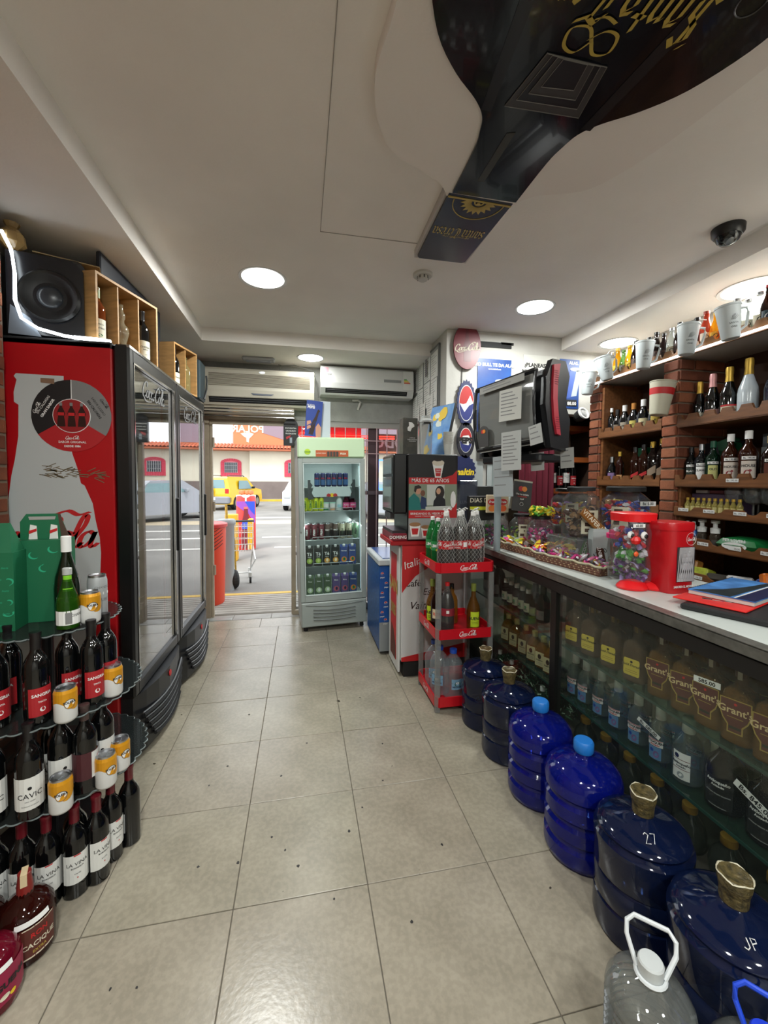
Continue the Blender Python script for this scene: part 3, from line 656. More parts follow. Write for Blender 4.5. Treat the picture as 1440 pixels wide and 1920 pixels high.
cavic_tape = bottle('wine_bottle', BORD, darkglass, CAPL, blackfoil, [dict(z=(0.035, 0.140), w=0.105, mat=paper, text=[('CAVIC', 0.074, 0.017, ink, dict(bold=0.0)), ('@disc', 0.106, 0.0055, ink), ('VINO TINTO', 0.062, 0.0035, greyp)])],
    extra=lambda t: obj('tax_strip', MB().box(-0.006, 0.006, -0.017, 0.017, 0.303, 0.3045).box(-0.006, 0.006, -0.0175, -0.0165, 0.255, 0.3045), pm('tax_strip', (196, 186, 140), 0.6), t))
sang = bottle('wine_bottle', [(r*0.97, z) for r, z in BORD], darkglass, CAPL, blackfoil, [dict(z=(0.03, 0.125), w=0.075, mat=pm('label_crimson', (160, 26, 34), 0.55), text=[('SANGRIA', 0.096, 0.010, wht, dict(bold=.03)), ('@disc', 0.052, 0.008, wht), ('@disc', 0.054, 0.0062, pm('label_crimson', (160, 26, 34)), dict(x=.003)), ('TINTA', 0.075, 0.006, wht)])])
lavino = bottle('wine_bottle', BORD, darkglass, CAPL, maroon, [dict(z=(0.055, 0.155), w=0.085, mat=paper, text=[('LA VINA', 0.118, 0.0125, ink, dict(bold=0.0)), ('BORDEAUX', 0.108, 0.005, ink), ('ROUGE', 0.088, 0.004, greyp), ('@disc', 0.076, 0.0022, redp), ('@box', 0.151, 0.004, redp, dict(x=0, w=0.02))])])
backlab = bottle('wine_bottle', BORD, darkglass, CAPL, maroon, [dict(z=(0.06, 0.135), w=0.034, mat=pm('grey_label', (150, 152, 152), 0.6), text=[('VINA', 0.122, 0.007, ink), ('@box', 0.066, 0.014, ink, dict(x=0, w=0.022))])])
fox = bottle('wine_bottle', BORD, darkglass, CAPL, pm('brown_foil', (66, 50, 48), 0.4), [dict(z=(0.05, 0.145), w=0.115, mat=pm('label_winered', (70, 30, 36), 0.55), text=[('@box', 0.052, 0.09, paper, dict(x=0.036, w=0.04)), ('@disc', 0.115, 0.009, redp, dict(x=0.045, e=1.3))])])
chard = bottle('wine_bottle', [(0.03, 0), (0.040, 0.005), (0.0405, 0.13), (0.036, 0.17), (0.024, 0.215), (0.0155, 0.25), (0.0145, 0.29), (0.0155, 0.31)], greenglass, [(0.0165, 0.262), (0.0165, 0.318), (0.013, 0.32)], wht, [dict(z=(0.03, 0.10), w=0.05, mat=pm('grey_label', (150, 152, 152), 0.6), text=[('@box', 0.06, 0.002, ink, dict(x=0, w=0.03)), ('@box', 0.07, 0.002, ink, dict(x=0, w=0.03)), ('@box', 0.08, 0.002, ink, dict(x=0, w=0.03))])])
small_ch = bottle('wine_bottle', [(0.026, 0), (0.0345, 0.004), (0.035, 0.09), (0.030, 0.115), (0.019, 0.15), (0.0125, 0.18), (0.012, 0.20), (0.013, 0.21)], gm('green_clear', (120, 170, 60), (36, 80, 16), 0.55, 0.03),
    [(0.0145, 0.192), (0.0145, 0.214), (0.012, 0.216)], pm('cap_grey', (170, 172, 170), 0.4), [dict(z=(0.018, 0.068), w=0.12, mat=wht, text=[('CHANDON', 0.046, 0.010, greyp, dict(x=0.04)), ('@box', 0.022, 0.04, greyp, dict(x=0.0, w=0.02))]), dict(z=(0.168, 0.19), w=0.03, mat=pm('lime_foil', (120, 190, 40), 0.4)), dict(z=(0.135, 0.146), w=0.03, r=0.0205, mat=pm('lime_foil', (120, 190, 40), 0.4))], liquid=pm('green_wine', (20, 60, 8), 0.3), fill=0.1)
def can(top, bot, letter, lm, extra=None, h=0.118, r=0.033):
    def make():
        t = thing('beer_can', '', 'can')
        obj('can_body', MB().lathe([(r-.009, 0), (r-.002, 0.006), (r, 0.012), (r, h*.86), (r-.0035, h*.95)], 20), bot, t, smooth=True)
        obj('can_lid', MB().lathe([(r-.0035, h*.95), (r-.004, h), (r-.0065, h), (r-.008, h-.005), (0.002, h-.005)], 20), alu, t, smooth=True)
        obj('pull_tab', MB().box(-.006, .006, -.014, .008, h-.0045, h-.003), alu, t)
        if top is not None:
            mb = MB(); vs = []; fs = []; n = 24
            for i in range(n+1):
                a = 2*PI*i/n; rr = r+.0005; zl = h*(.50+.13*math.cos(2*a+.5)); vs += [(rr*math.sin(a), -rr*math.cos(a), zl), (rr*math.sin(a), -rr*math.cos(a), h*.86), ((r-.003)*math.sin(a), -(r-.003)*math.cos(a), h*.95)]
                if i: k = 3*i; fs += [(k-3, k, k+1, k-2), (k-2, k+1, k+2, k-1)]
            mb.add(vs, fs); obj('colour_band', mb, top, t)
            for off in (0.9,):
                lo = obj('round_badge', MB(), lm, t) if False else None
                v_ = ellipse(0, 0, .0165, .0165, 20); mb = MB(); put(mb, (v_, [tuple(range(20))]), off*r, h*.56, 1, wrap=r+.0011); lo = obj('badge_rim', mb, pm('badge_rim_grey', (92, 92, 90), 0.4), t)
                v_ = ellipse(0, 0, .0145, .0145, 20); mb = MB(); put(mb, (v_, [tuple(range(20))]), off*r, h*.56, 1, wrap=r+.0015); obj('badge_face', mb, wht, lo)
                v_ = ellipse(0, 0, .0145, .0145, 11, PI, 2*PI); mb = MB(); put(mb, (v_, [tuple(range(11))]), off*r, h*.56, 1, wrap=r+.0018); obj('badge_base', mb, top, lo)
                mb = MB(); put_text(mb, letter, off*r, h*.58, 0.0075, wrap=r+.0022, bold=.03); obj('lettering', mb, ink, lo)
        else:
            mb = MB(); put_text(mb, 'CHANDON', 0.6*r, h*.70, 0.009, wrap=r+.001); put_text(mb, 'LUBE', 0.6*r, h*.4, 0.012, wrap=r+.001); obj('lettering', mb, greyp, t)
            mb = MB(); put(mb, ([(-.014, 0), (.014, 0), (.014, .01), (-.014, .01)], [(0, 1, 2, 3)]), .9*r, h*.55, 1, wrap=r+.0013); obj('price_sticker', mb, wht, t)
        return t
    return make
yellowm = pm('can_yellow', (214, 150, 30), 0.3, metal=0.3)
solcan = can(yellowm, pm('can_white', (206, 206, 204), 0.3), 'SOLERA', gold)
plaincan = can(None, pm('can_silver', (176, 180, 182), 0.3, metal=0.3), '', None, h=.165)

# ------------------------------------------------------------------ bottle tower: clear scalloped shelves round one post
tc = thing('display_tower', 'tiered bottle tower of smoky scalloped acrylic shelves in front of the red cooler', 'display stand', (-0.29, 0.86, 0))
acr = gm('smoky_acrylic', (150, 156, 156), (60, 66, 66), 0.25, 0.03, 1.5)
def scallop(R, n, amp): return [((R+amp*abs(math.sin(n*a/2)))*math.cos(a), (R+amp*abs(math.sin(n*a/2)))*math.sin(a)) for a in [2*PI*i/(n*6) for i in range(n*6)]]
TIER = {3: (0.325, 0.318), 2: (0.605, 0.300), 1: (0.885, 0.232)}
for k, (z, R) in TIER.items():
    s = obj('shelf', MB().prism(scallop(R, 44, 0.011), z-0.009, z), acr, tc)
    obj('shelf_rim', MB().tube([(x, y, z-0.004) for x, y in scallop(R+.002, 44, 0.011)], 0.003, 4, closed=True), gm('acrylic_edge', (190, 200, 200), (140, 150, 150), 0.5, 0.05, 1.5), s)
obj('post', MB().cyl(0.022, 0, 0.90, 14), pm('post_dark', (30, 30, 32), 0.3), tc)
obj('base', MB().cyl(0.20, 0, 0.02, 40), pm('base_dark', (24, 24, 26), 0.4), tc)
def aim(x, y, off=0.0): return math.atan2(x-CAM.x, -(y-CAM.y))*-1+off if False else math.atan2(y-CAM.y, x-CAM.x)+PI/2+off
def put_b(key, mk, label, x, y, z, turn=0.0, group=None, cat='bottle', **k):
    """stands a bottle so that its label faces the shop floor, turned by TURN"""
    return place(key, mk, label, cat, (x, y, z), turn, group, **k)
G4 = 'bottles and cans on the tower'
# gift box on the top shelf
gb = thing('gift_carton', 'green bottle carrier carton with turquoise swirls on the top of the bottle tower', 'carton', (-0.32, 0.80, 0.886), rz=math.radians(6))
gmat = pm('carton_green', (14, 96, 62), 0.55)
obj('front_box', MB().box(-0.085, 0.005, -0.085, 0.0, 0, 0.275), gmat, gb)
obj('front_peak', MB().add([(-.08, -.085, .275), (0.0, -.085, .275), (0.0, 0, .275), (-.08, 0, .275), (-.078, -.05, .375), (-.018, -.05, .375), (-.018, -.044, .375), (-.078, -.044, .375)], [(0, 1, 5, 4), (1, 2, 6, 5), (2, 3, 7, 6), (3, 0, 4, 7), (4, 5, 6, 7)]), gmat, gb)
obj('rear_box', MB().box(-0.08, 0.125, 0.002, 0.09, 0, 0.305), gmat, gb)
mb = MB().fprism([(-.03, .305), (.125, .305), (.105, .37), (.09, .40), (-.01, .40), (-.03, .37)], .003, .045)
obj('handle_panel', mb, gmat, gb)
obj('handle_hole', MB().fprism([(.0, .378), (.08, .378), (.083, .390), (-.003, .390)], .001, .0412), pm('hole_grey', (150, 150, 146), 0.6), gb)
obj('brown_lining', MB().fprism([(.100, .305), (.128, .305), (.105, .37), (.098, .40), (.09, .40)], .001, .0412), pm('lining_brown', (70, 50, 40), 0.8), gb)
for dx in (.01, .075):
    w_ = obj('window_cut', MB().fprism([(dx-.014, .305), (dx+.014, .305), (dx+.012, .355), (dx-.008, .36)], .001, .0412), paper, gb)
    obj('red_wave', MB().fprism([(dx-.012, .325), (dx+.012, .335), (dx+.012, .345), (dx-.012, .337)], .001, .0398), redp, w_)
obj('slot', MB().fprism([(-.050, .275), (-.040, .275), (-.036, .335), (-.054, .335)], .001, -.0815).fprism([(-.047, .24), (-.043, .24), (-.040, .275), (-.050, .275)], .001, -.0858), pm('slot_brown', (60, 46, 40), 0.8), gb)
mb = MB(); rnd = random.Random(3)
def swirl(mb, cx, cz, s, a0, y):
    pts = [(cx+s*(1-t*.05)*math.cos(a0+t), cz+s*.8*(1-t*.05)*math.sin(a0+t)) for t in [i*.28 for i in range(12)]]
    put(mb, nib([pts], s*.28, .6, smooth=False, thin=.0008), 0, 0, 1, y=y)
for k in range(7): swirl(mb, rnd.choice((-.07, -.05, -.012)), .03+.036*k, rnd.uniform(.012, .02), rnd.uniform(0, 6), -.0856)
for cx_, cz_ in ((.03, .25), (.09, .27), (.105, .14), (.06, .2)): swirl(mb, cx_, cz_, .018, cz_*9, .0012)
for k in range(6): put_text(mb, 'fiesta', -.04+.02*(k % 2), .02+.04*k, .007, y=-.0856, shear=.3)
o = obj('swirl_print', mb, pm('turquoise_print', (40, 160, 120), 0.5), gb)
Z1, Z2, Z3 = TIER[1][0]+.001, TIER[2][0]+.001, TIER[3][0]+.001
put_b('chard', chard, 'tall dark green wine bottle with a white screw cap on the tower top', -0.185, 0.80, Z1, .2)
put_b('smallch', small_ch, 'small green sparkling bottle with white wrap label on the tower top', -0.145, 0.722, Z1, .5)
put_b('plaincan', plaincan, 'silver-grey can with a price sticker behind a yellow can on the tower top', -0.10, 0.835, Z1, .5, cat='can')
put_b('solcan', solcan, 'yellow and white beer can on the tower top in front of a silver can', -0.095, 0.768, Z1, -.2, cat='can')
# second shelf: four sangria bottles and two cans
for x, y, tn, lb in ((-.31, .62, .85, 'black wine bottle with crimson label on the middle shelf close to the brick pier'), (-.195, .625, .9, 'black wine bottle with crimson label beside the yellow can, second along the middle shelf'),
                     (-.155, .73, 1.0, 'black crimson-label wine bottle standing in the back row of the middle shelf'), (-.075, .725, .85, 'crimson-label wine bottle under the silver can, between two cans'), (-.06, .80, .9, 'half-hidden crimson-label bottle behind the can pair nearest the cooler door'), (-.33, .72, 0, 'dark wine bottle at the back of the middle shelf beside the brick')):
    put_b('sang', sang, lb, x, y, Z2, tn, 'crimson label wine bottles')
put_b('solcan', solcan, 'yellow and white beer can at the front rim of the middle shelf', -0.105, 0.613, Z2, -.05, 'yellow beer cans', 'can')
put_b('solcan', solcan, 'yellow and white beer can alone on the middle shelf rim next to the cooler grille', -0.025, 0.765, Z2, .1, 'yellow beer cans', 'can')
# third shelf
put_b('cavict', cavic_tape, 'white-label black wine bottle with a pale tax strip over its neck, third shelf', -.295, .565, Z3, .48)
put_b('cavic', cavic, 'white-label black wine bottle with a dark neck foil, between tax-strip bottle and can', -.195, .575, Z3, .52)
put_b('cavic', cavic, 'white-label wine bottle set back behind the can on the third shelf', -.145, .655, Z3, .75)
put_b('fox', fox, 'wine bottle with half maroon half white label in the middle of the third shelf', -.075, .665, Z3, .5)
put_b('cavic', cavic, 'white-label wine bottle behind the maroon-label one on the third shelf', -.055, .745, Z3, .4)
put_b('cavic', cavic, 'dark wine bottle deep inside the third shelf by the post', -.20, .70, Z3, .3)
put_b('solcan', solcan, 'yellow beer can in front of the white-label bottles, lowest shelf', -.105, .572, Z3, -.35, 'yellow beer cans', 'can')
put_b('solcan', solcan, 'yellow beer can at the outer rim of the lowest shelf, front one of two', -.012, .668, Z3, .05, 'yellow beer cans', 'can')
put_b('solcan', solcan, 'yellow beer can at the outer rim of the lowest shelf, rear one of two', -.000, .752, Z3, .15, 'yellow beer cans', 'can')
for q in (TIER,): pass
# bottles on the floor round the tower
for x, y, tn, k_, lb in ((.010, .800, -.5, 'backlab', 'maroon-capped wine bottle on the floor with a small grey back label, by the cooler'), (-.028, .735, 1.05, 'lavino', 'maroon-capped floor bottle tucked behind, second from the cooler'),
                         (-.040, .655, 1.0, 'lavino', 'maroon-capped floor bottle whose label is turned sideways, third from the cooler'), (-.090, .615, .62, 'lavino', 'maroon-capped wine bottle showing its full white label, front of the floor ring'),
                         (-.160, .590, .6, 'lavino', 'maroon-capped floor wine bottle just behind the amber rum jug'), (-.225, .580, .5, 'lavino', 'maroon-capped floor wine bottle partly hidden by the rum jug cap'), (-.30, .575, .5, 'lavino', 'maroon-capped floor wine bottle closest to the brick pier'),
                         (-.12, .68, .3, 'lavino', 'maroon-capped wine bottle in the second floor row under the lowest shelf')):
    put_b(k_, {'lavino': lavino, 'backlab': backlab}[k_], lb, x, y, 0.001, tn, 'maroon capped bottles on the floor')
rumg = gm('rum_brown', (110, 40, 26), (44, 12, 8), 0.72, 0.04)
JUG = [(0.05, 0), (0.068, 0.006), (0.072, 0.02), (0.072, 0.11), (0.068, 0.135), (0.052, 0.158), (0.032, 0.170), (0.021, 0.178), (0.0185, 0.20)]
def jug_extra(t): obj('price_strip', MB().add(*(lambda mb: (mb.v, mb.f))(patch(.0725, .085, .128, .142, .35, 8, .069))), wht, t)
def label_oval(): return [(-1, .5), (-.8, .15), (-.3, 0), (.3, 0), (.8, .15), (1, .5), (.8, .85), (.3, 1), (-.3, 1), (-.8, .85)]
rum = bottle('rum_jug', JUG, rumg, [(0.0205, 0.172), (0.020, 0.205), (0.0165, 0.232), (0.017, 0.242), (0.015, 0.244)], pm('red_cap', (120, 30, 26), 0.35), [dict(z=(0.028, 0.122), w=0.09, ang=.55, mat=pm('rum_label', (84, 34, 26), 0.5), text=[('CACIQUE', .06, .014, offw), ('RON', .088, .014, redp), ('@box', .03, .004, offw, dict(x=0, w=.08)), ('@box', .118, .003, offw, dict(x=0, w=.08)), ('EXTRA', .042, .008, gold)])], n=28, extra=jug_extra)
put_b('rum', rum, 'big round amber rum jug with a red cap standing in front of the floor bottles', -.140, .445, 0.001, .4)
obj('tax_strip', MB().box(-.008, .008, -.0185, .0185, .2445, .2455).box(-.008, .008, -.0195, -.018, .21, .2455), pm('tax_cream', (206, 186, 150), 0.6), COL.objects[-1] if False else PROTO['rum'][0])
mal = bottle('sangria_jug', [(r, z*.95) for r, z in JUG], gm('raspberry_glass', (170, 30, 60), (110, 14, 36), 0.6, 0.04), [(0.0205, 0.165), (0.020, 0.21), (0.0165, 0.222)], pm('pink_cap', (170, 40, 80), 0.35), [dict(z=(0.03, 0.12), w=0.16, ang=.75, mat=pm('label_pink', (140, 20, 60), 0.5), text=[('MALAGUENA', .072, .017, ink, dict(bold=.05)), ('@disc', .105, .008, yel, dict(x=-.03, e=.5)), ('@disc', .05, .012, offw, dict(x=.01, e=.6)), ('@disc', .045, .008, yel, dict(x=.03, e=.8))])], n=28, extra=lambda t: obj('price_strip', MB().add(*(lambda mb: (mb.v, mb.f))(patch(.0725, .085, .122, .135, .6, 8, .069))), wht, t))
put_b('mal', mal, 'raspberry red sangria jug with a pink label at the edge of the floor display', -.158, .318, 0.001, .15)
put_b('rum', rum, 'second amber rum jug half hidden behind the raspberry sangria jug', -.27, .44, 0.001, 0)
# bottles inside the crates on the coolers
ver = bottle('wine_bottle', [(r, z*.97) for r, z in BORD], gm('amber_glass', (200, 120, 60), (130, 60, 20), .5), [(0.0148, 0.23), (0.0155, 0.295), (0.012, 0.297)], pm('olive_foil', (96, 110, 40), .4), [dict(z=(.04, .135), w=.07, mat=offw, text=[('SANTERO', .085, .008, ink), ('@disc', .055, .012, green, dict(e=.5)), ('BIANCO', .105, .007, ink)])])
tintoc = bottle('wine_bottle', BORD, darkglass, CAPL, blackfoil, [dict(z=(.03, .13), w=.07, mat=offw, text=[('CHATEAU', .09, .009, ink), ('MERLOT', .078, .006, ink), ('1998', .05, .005, greyp)])])
def crate_pt(cr, x, y, z=.013): return cr.matrix_basis if False else (cr.location.x+x*math.cos(cr.rotation_euler.z)-y*math.sin(cr.rotation_euler.z), cr.location.y+x*math.sin(cr.rotation_euler.z)+y*math.cos(cr.rotation_euler.z), cr.location.z+z)
put_b('ver', ver, 'amber vermouth bottle with olive foil in the pine crate', *crate_pt(cr1, -.155, -.005), cr1.rotation_euler.z-.5)
put_b('tintoc', tintoc, 'black wine bottle with cream label in the pine crate compartment by the cooler door', *crate_pt(cr1, .155, -.01), cr1.rotation_euler.z-.4)
figp = [(.028, 0), (.036, .01), (.034, .05), (.026, .075), (.034, .105), (.040, .13), (.036, .155), (.020, .175), (.016, .19), (.022, .205), (.023, .225), (.014, .24), (.012, .27), (.014, .275)]
figb = bottle('figure_bottle', figp, gm('frosty_glass', (225, 215, 190), (200, 190, 160), .22, .05, 1.6), labels=[dict(z=(.03, .045), w=.03, r=.0355, mat=offw)])
put_b('figb', figb, 'empty clear figure-shaped bottle in the middle compartment of the pine crate', *crate_pt(cr1, 0, -.005), 1.2)
put_b('tintoc2', bottle('wine_bottle', BORD, darkglass, CAPL, blackfoil, [dict(z=(.04, .115), w=.06, mat=offw, text=[('Chianti', .075, .013, ink, dict(shear=.3))])]), 'dark wine bottle with script label in the smaller wooden crate', *crate_pt(cr2, -.075, -.01), cr2.rotation_euler.z-.4)
put_b('clearb', bottle('glass_bottle', [(r*1.05, z*.9) for r, z in BORD], gm('straw_glass', (214, 204, 160), (170, 160, 110), .3, .04, 1.5)), 'empty straw-coloured clear bottle in the smaller wooden crate', *crate_pt(cr2, .075, -.005), 1.2)
# ================================================================== THE MIDDLE: display fridge, chest, coffee stand, red rack
fgrey = pm('fridge_grey', (150, 158, 154), 0.4, var=0.08, vscale=4)
fmint = pm('fridge_header', (190, 214, 178), 0.4)
fr = thing('display_fridge', 'upright glass-door fridge filled with cans and juice cartons beside the doorway', 'fridge', (0.98, 3.0, 0), rz=math.radians(4), ry=math.radians(-1.1))
W2 = 0.315
obj('side_wall', MB().box(-W2, -W2+.03, 0.0, 0.50, 0.28, 1.82, 0.004), fgrey, fr); obj('side_wall', MB().box(W2-.03, W2, 0.0, 0.50, 0.28, 1.82, 0.004), fgrey, fr)
finn = pm('fridge_liner', (200, 208, 206), 0.4)
obj('liner', MB().box(-W2+.03, W2-.03, 0.47, 0.50, 0.28, 1.8).box(-W2+.03, W2-.03, 0, 0.47, 0.28, 0.33).box(-W2+.03, W2-.03, 0.02, 0.47, 1.60, 1.64), finn, fr)
obj('header', MB().box(-W2, W2, -0.05, 0.50, 1.635, 1.825, 0.012), fmint, fr)
hd = obj('brand_plate', MB().fprism([(-.15, 1.645), (.155, 1.645), (.155, 1.705), (-.15, 1.705)], .002, -.05), pm('plate_orange', (176, 84, 44), 0.4), fr)
mb = MB(); put_text(mb, 'FRSH', .105, 1.665, .018, y=-.053, bold=.03); put_text(mb, 'SUPER FRESH', -.10, 1.672, .011, y=-.053); obj('lettering', mb, offw, hd)
for k in range(4):
    mb = MB().fprism([(-.045+k*.028, 1.647), (-.023+k*.028, 1.647), (-.023+k*.028, 1.693), (-.045+k*.028, 1.693)], .001, -.053)
    obj('printed_can', mb, pm('print_can_dark', (60, 56, 52), 0.4), hd)
rb_ = obj('round_sticker', MB().fprism(ellipse(-.225, 1.69, .028, .026, 20), .002, -.05), pm('sticker_lime', (170, 200, 40), 0.4), fr)
mb = MB(); put_text(mb, 'COOLPE', -.225, 1.683, .011, y=-.053, bold=.03); obj('lettering', mb, green, rb_)
# door
dof = obj('door', MB().box(-W2, -W2+.045, -.05, -.008, .285, 1.63, .006).box(W2-.045, W2, -.05, -.008, .285, 1.63, .006).box(-W2+.04, W2-.04, -.05, -.008, 1.588, 1.63, .004).box(-W2+.04, W2-.04, -.05, -.008, .285, .345, .004), fgrey, fr)
obj('door_gasket', MB().box(-W2+.045, -W2+.052, -.052, -.02, .345, 1.588).box(W2-.052, W2-.045, -.052, -.02, .345, 1.588).box(-W2+.045, W2-.045, -.052, -.02, 1.582, 1.588).box(-W2+.045, W2-.045, -.052, -.02, .345, .351), pm('gasket_pale', (196, 206, 204), .4), dof)
obj('door_glass', MB().box(-W2+.045, W2-.045, -.032, -.028, .345, 1.588), gm('fridge_glass', (228, 238, 236), ior=1.3), dof)
obj('door_handle', MB().box(-W2+.008, -W2+.024, -.062, -.048, .95, 1.2, .004), fgrey, dof)
# inner light strips
obj('inner_lamp', MB().box(-W2+.06, W2-.06, .03, .05, 1.585, 1.597), pm('fridge_lamp', (225, 250, 255), .4, emit=7), fr)
obj('inner_lamp', MB().box(W2-.045, W2-.032, .01, .022, .36, 1.56), pm('fridge_lamp2', (220, 245, 255), .4, emit=2.0), fr)
def flamp(x, y, z, sx_, sy_, e, rot):
    d = bpy.data.lights.new('fridge_fill_light', 'AREA'); d.shape = 'RECTANGLE'; d.size = sx_; d.size_y = sy_; d.energy = e; d.color = (.9, 1, .98)
    o = bpy.data.objects.new('fridge_fill_light', d); COL.objects.link(o); o.parent = fr; o.location = (x, y, z); o.rotation_euler = rot
flamp(0, .06, 1.575, .48, .03, 1.6, (math.radians(15), 0, 0)); flamp(W2-.05, .03, 1.0, .03, 1.1, 1.2, (0, math.radians(60), 0)); flamp(-W2+.05, .03, 1.0, .03, 1.1, .8, (0, math.radians(-60), 0))  # added to brighten the contents; the doorway-side one has no strip behind it
obj('kick_panel', MB().box(-W2+.005, W2-.005, -.055, .45, .05, .28, .008), fgrey, fr)
for k in range(4):
    mb = MB(); pts = [(-.20+.40*u/8, -.058, .215-.032*k-.012*math.sin(PI*u/8)) for u in range(9)]
    mb.tube(pts, .006, 5); obj('vent_slot', mb, pm('vent_grey', (100, 106, 104), .5), fr)
mb = MB(); mb.tube([(-.27+.54*u/10, -.057, .262-.02*math.sin(PI*u/10)) for u in range(11)], .004, 5); obj('moulded_line', mb, pm('vent_grey2', (120, 126, 124), .5), fr)
for x in (-.27, .27): obj('foot', MB().cyl(.02, 0, .05, 10, T(x, .0)), blackm, fr)
FZ = [1.365, 1.135, 0.865, 0.615, 0.335]
wirem = pm('fridge_wire', (200, 206, 206), .35, metal=.6)
for z in FZ[:-1]:
    mb = MB()
    for k in range(12): mb.tube([(-.25+k*.0455, .01, z-.006), (-.25+k*.0455, .44, z-.006)], .002, 4)
    mb.tube([(-W2+.04, .005, z-.006), (W2-.04, .005, z-.006)], .004, 5); mb.tube([(-.2, -.01, z-.004), (-.19, -.012, z+.025), (.19, -.012, z+.025), (.2, -.01, z-.004)], .003, 5)
    if z == FZ[0]: mb = MB().box(-W2+.04, W2-.04, .0, .44, z-.008, z-.002)
    obj('fridge_shelf', mb, wirem, fr)
br_ = obj('brand_bracket', MB().fprism([(-.225, 1.25), (-.17, 1.25), (-.18, 1.27), (-.19, 1.30), (-.205, 1.33), (-.195, 1.36), (-.18, 1.38), (-.2, 1.405), (-.2, 1.43), (-.225, 1.43)], .004, -.008), pm('bracket_dark', (60, 64, 66), .4), fr)
obj('brand_bracket', MB().fprism([(.225, 1.25), (.17, 1.25), (.18, 1.27), (.19, 1.30), (.205, 1.33), (.195, 1.36), (.18, 1.38), (.2, 1.405), (.2, 1.43), (.225, 1.43)][::-1], .004, -.008), pm('bracket_dark', (60, 64, 66), .4), fr)
bp_ = obj('bracket_plate', MB().fprism([(-.17, 1.27), (.17, 1.27), (.19, 1.31), (.17, 1.36), (-.17, 1.36), (-.19, 1.31)], .003, -.004), pm('bracket_plate', (196, 206, 208), .3), fr)
obj('yellow_sun', MB().fprism(ellipse(0, 1.285, .020, .018), .001, -.008), pm('sun_yellow', (240, 200, 30), .4), bp_)
for sg_ in (-1, 1):
    obj('red_animal_shape', MB().fprism([(sg_*.008, 1.282), (sg_*.02, 1.298), (sg_*.035, 1.302), (sg_*.05, 1.29), (sg_*.052, 1.268), (sg_*.04, 1.276), (sg_*.03, 1.268), (sg_*.02, 1.272)][::sg_], .0012, -.0085), redp, bp_)
fm = fr.matrix_basis if False else None
def fpt(x, y, z):
    M_ = Matrix.Translation(fr.location) @ fr.rotation_euler.to_matrix().to_4x4(); return tuple(M_ @ Vector((x, y, z)))
def slim(col, band, txt, tm_, r=.0265, h=.134, vert=False, body2=None):
    def mk():
        t = thing('drink_can', '', 'can')
        obj('can_body', MB().lathe([(r-.007, 0), (r-.002, .005), (r, .010), (r, h*.88), (r-.005, h*.95)], 16), col, t, smooth=True)
        obj('can_lid', MB().lathe([(r-.005, h*.95), (r-.005, h), (r-.008, h-.003), (.002, h-.003)], 16), alu, t, smooth=True)
        if band: obj('band', patch(r, r*2.2, h*.12, h*.5), band, t)
        mb = MB()
        if vert: put_text(mb, txt, 0.004, h*.45, .019, wrap=r+.0012, bold=.04, rot=PI/2)
        else: put_text(mb, txt, 0, h*.55, .012, wrap=r+.0012, bold=.03)
        obj('lettering', mb, tm_, t); return t
    return mk
def carton(base, txt, tm_, art, w=.072, h=.195, capc=None, big=False, leaf=None, d=.07):
    def mk():
        t = thing('juice_carton', '', 'carton')
        obj('carton_body', MB().box(-w/2, w/2, -d/2, d/2, 0, h*.86, .002).add([(-w/2, -d/2, h*.86), (w/2, -d/2, h*.86), (w/2, d/2, h*.86), (-w/2, d/2, h*.86), (-w/2, -.004, h*.97), (w/2, -.004, h*.97), (w/2, .004, h*.97), (-w/2, .004, h*.97)], [(0, 1, 5, 4), (1, 2, 6, 5), (2, 3, 7, 6), (3, 0, 4, 7), (4, 5, 6, 7)]), base, t)
        obj('screw_cap', MB().cyl(.013, 0, .018, 12, T(0, -.018, h*.90, 0, .35)), capc or wht, t)
        y = -d/2-.0006; lo = obj('fruit_print', MB().fprism(ellipse(0.002, h*.26, w*.36, w*.36, 18), .001, y), art, t)
        if leaf: obj('leaf_print', MB().fprism(ellipse(.004, h*.27, w*.16, w*.22, 10), .001, y-.0012), leaf, lo)
        mb = MB(); put_text(mb, txt, 0, h*(.52 if big else .66), .030 if big else .012, y=y-.0014, bold=.03)
        if big: put_text(mb, 'VERDE', 0, h*.43, .008, y=y-.0014, bold=.02)
        obj('lettering', mb, tm_, t); return t
    return mk
rbc = slim(pm('can_navy', (24, 36, 84), .25, metal=.4), pm('can_skyblue', (70, 110, 160), .3, metal=.4), 'BULL', redp, h=.135)
for k in range(6): place('rbc', rbc, 'slim navy energy drink can, %s from the door side on the top fridge shelf' % ORD[k], 'can', fpt(-.135+k*.054, .03, FZ[0]), .1*(k % 3), 'navy energy cans')
lime = slim(pm('can_lime', (190, 204, 40), .3, metal=.2), None, 'ZERO', green, vert=True)
for k in range(5): place('lime', lime, 'lime green can, %s from the door side, second fridge shelf' % ORD[k], 'can', fpt(-.252+(k % 4)*.050+(.02 if k == 4 else 0), .03+(.06 if k == 4 else 0), FZ[1]), .2, 'lime cans')
yog = lambda c: (lambda: (lambda t: (obj('cup_body', MB().lathe([(.022, 0), (.028, .065), (.029, .07)], 16), wht, t, smooth=True), obj('cup_lid', MB().lathe([(.030, .07), (.030, .078), (.028, .08)], 16), pm('lid_mint', (170, 214, 196), .4), t), obj('cup_band', patch(.0245, .06, .006, .03, rt=.0255), c, t), t)[-1])(thing('yogurt_cup', '', 'cup')))
place('yogg', yog(green), 'white drink tub with a green band on the second fridge shelf', 'tub', fpt(-.055, .03, FZ[1]))
place('yogo', yog(pm('band_peach', (214, 160, 120), .4)), 'white drink tub with a peach band on the second fridge shelf', 'tub', fpt(.008, .03, FZ[1]))
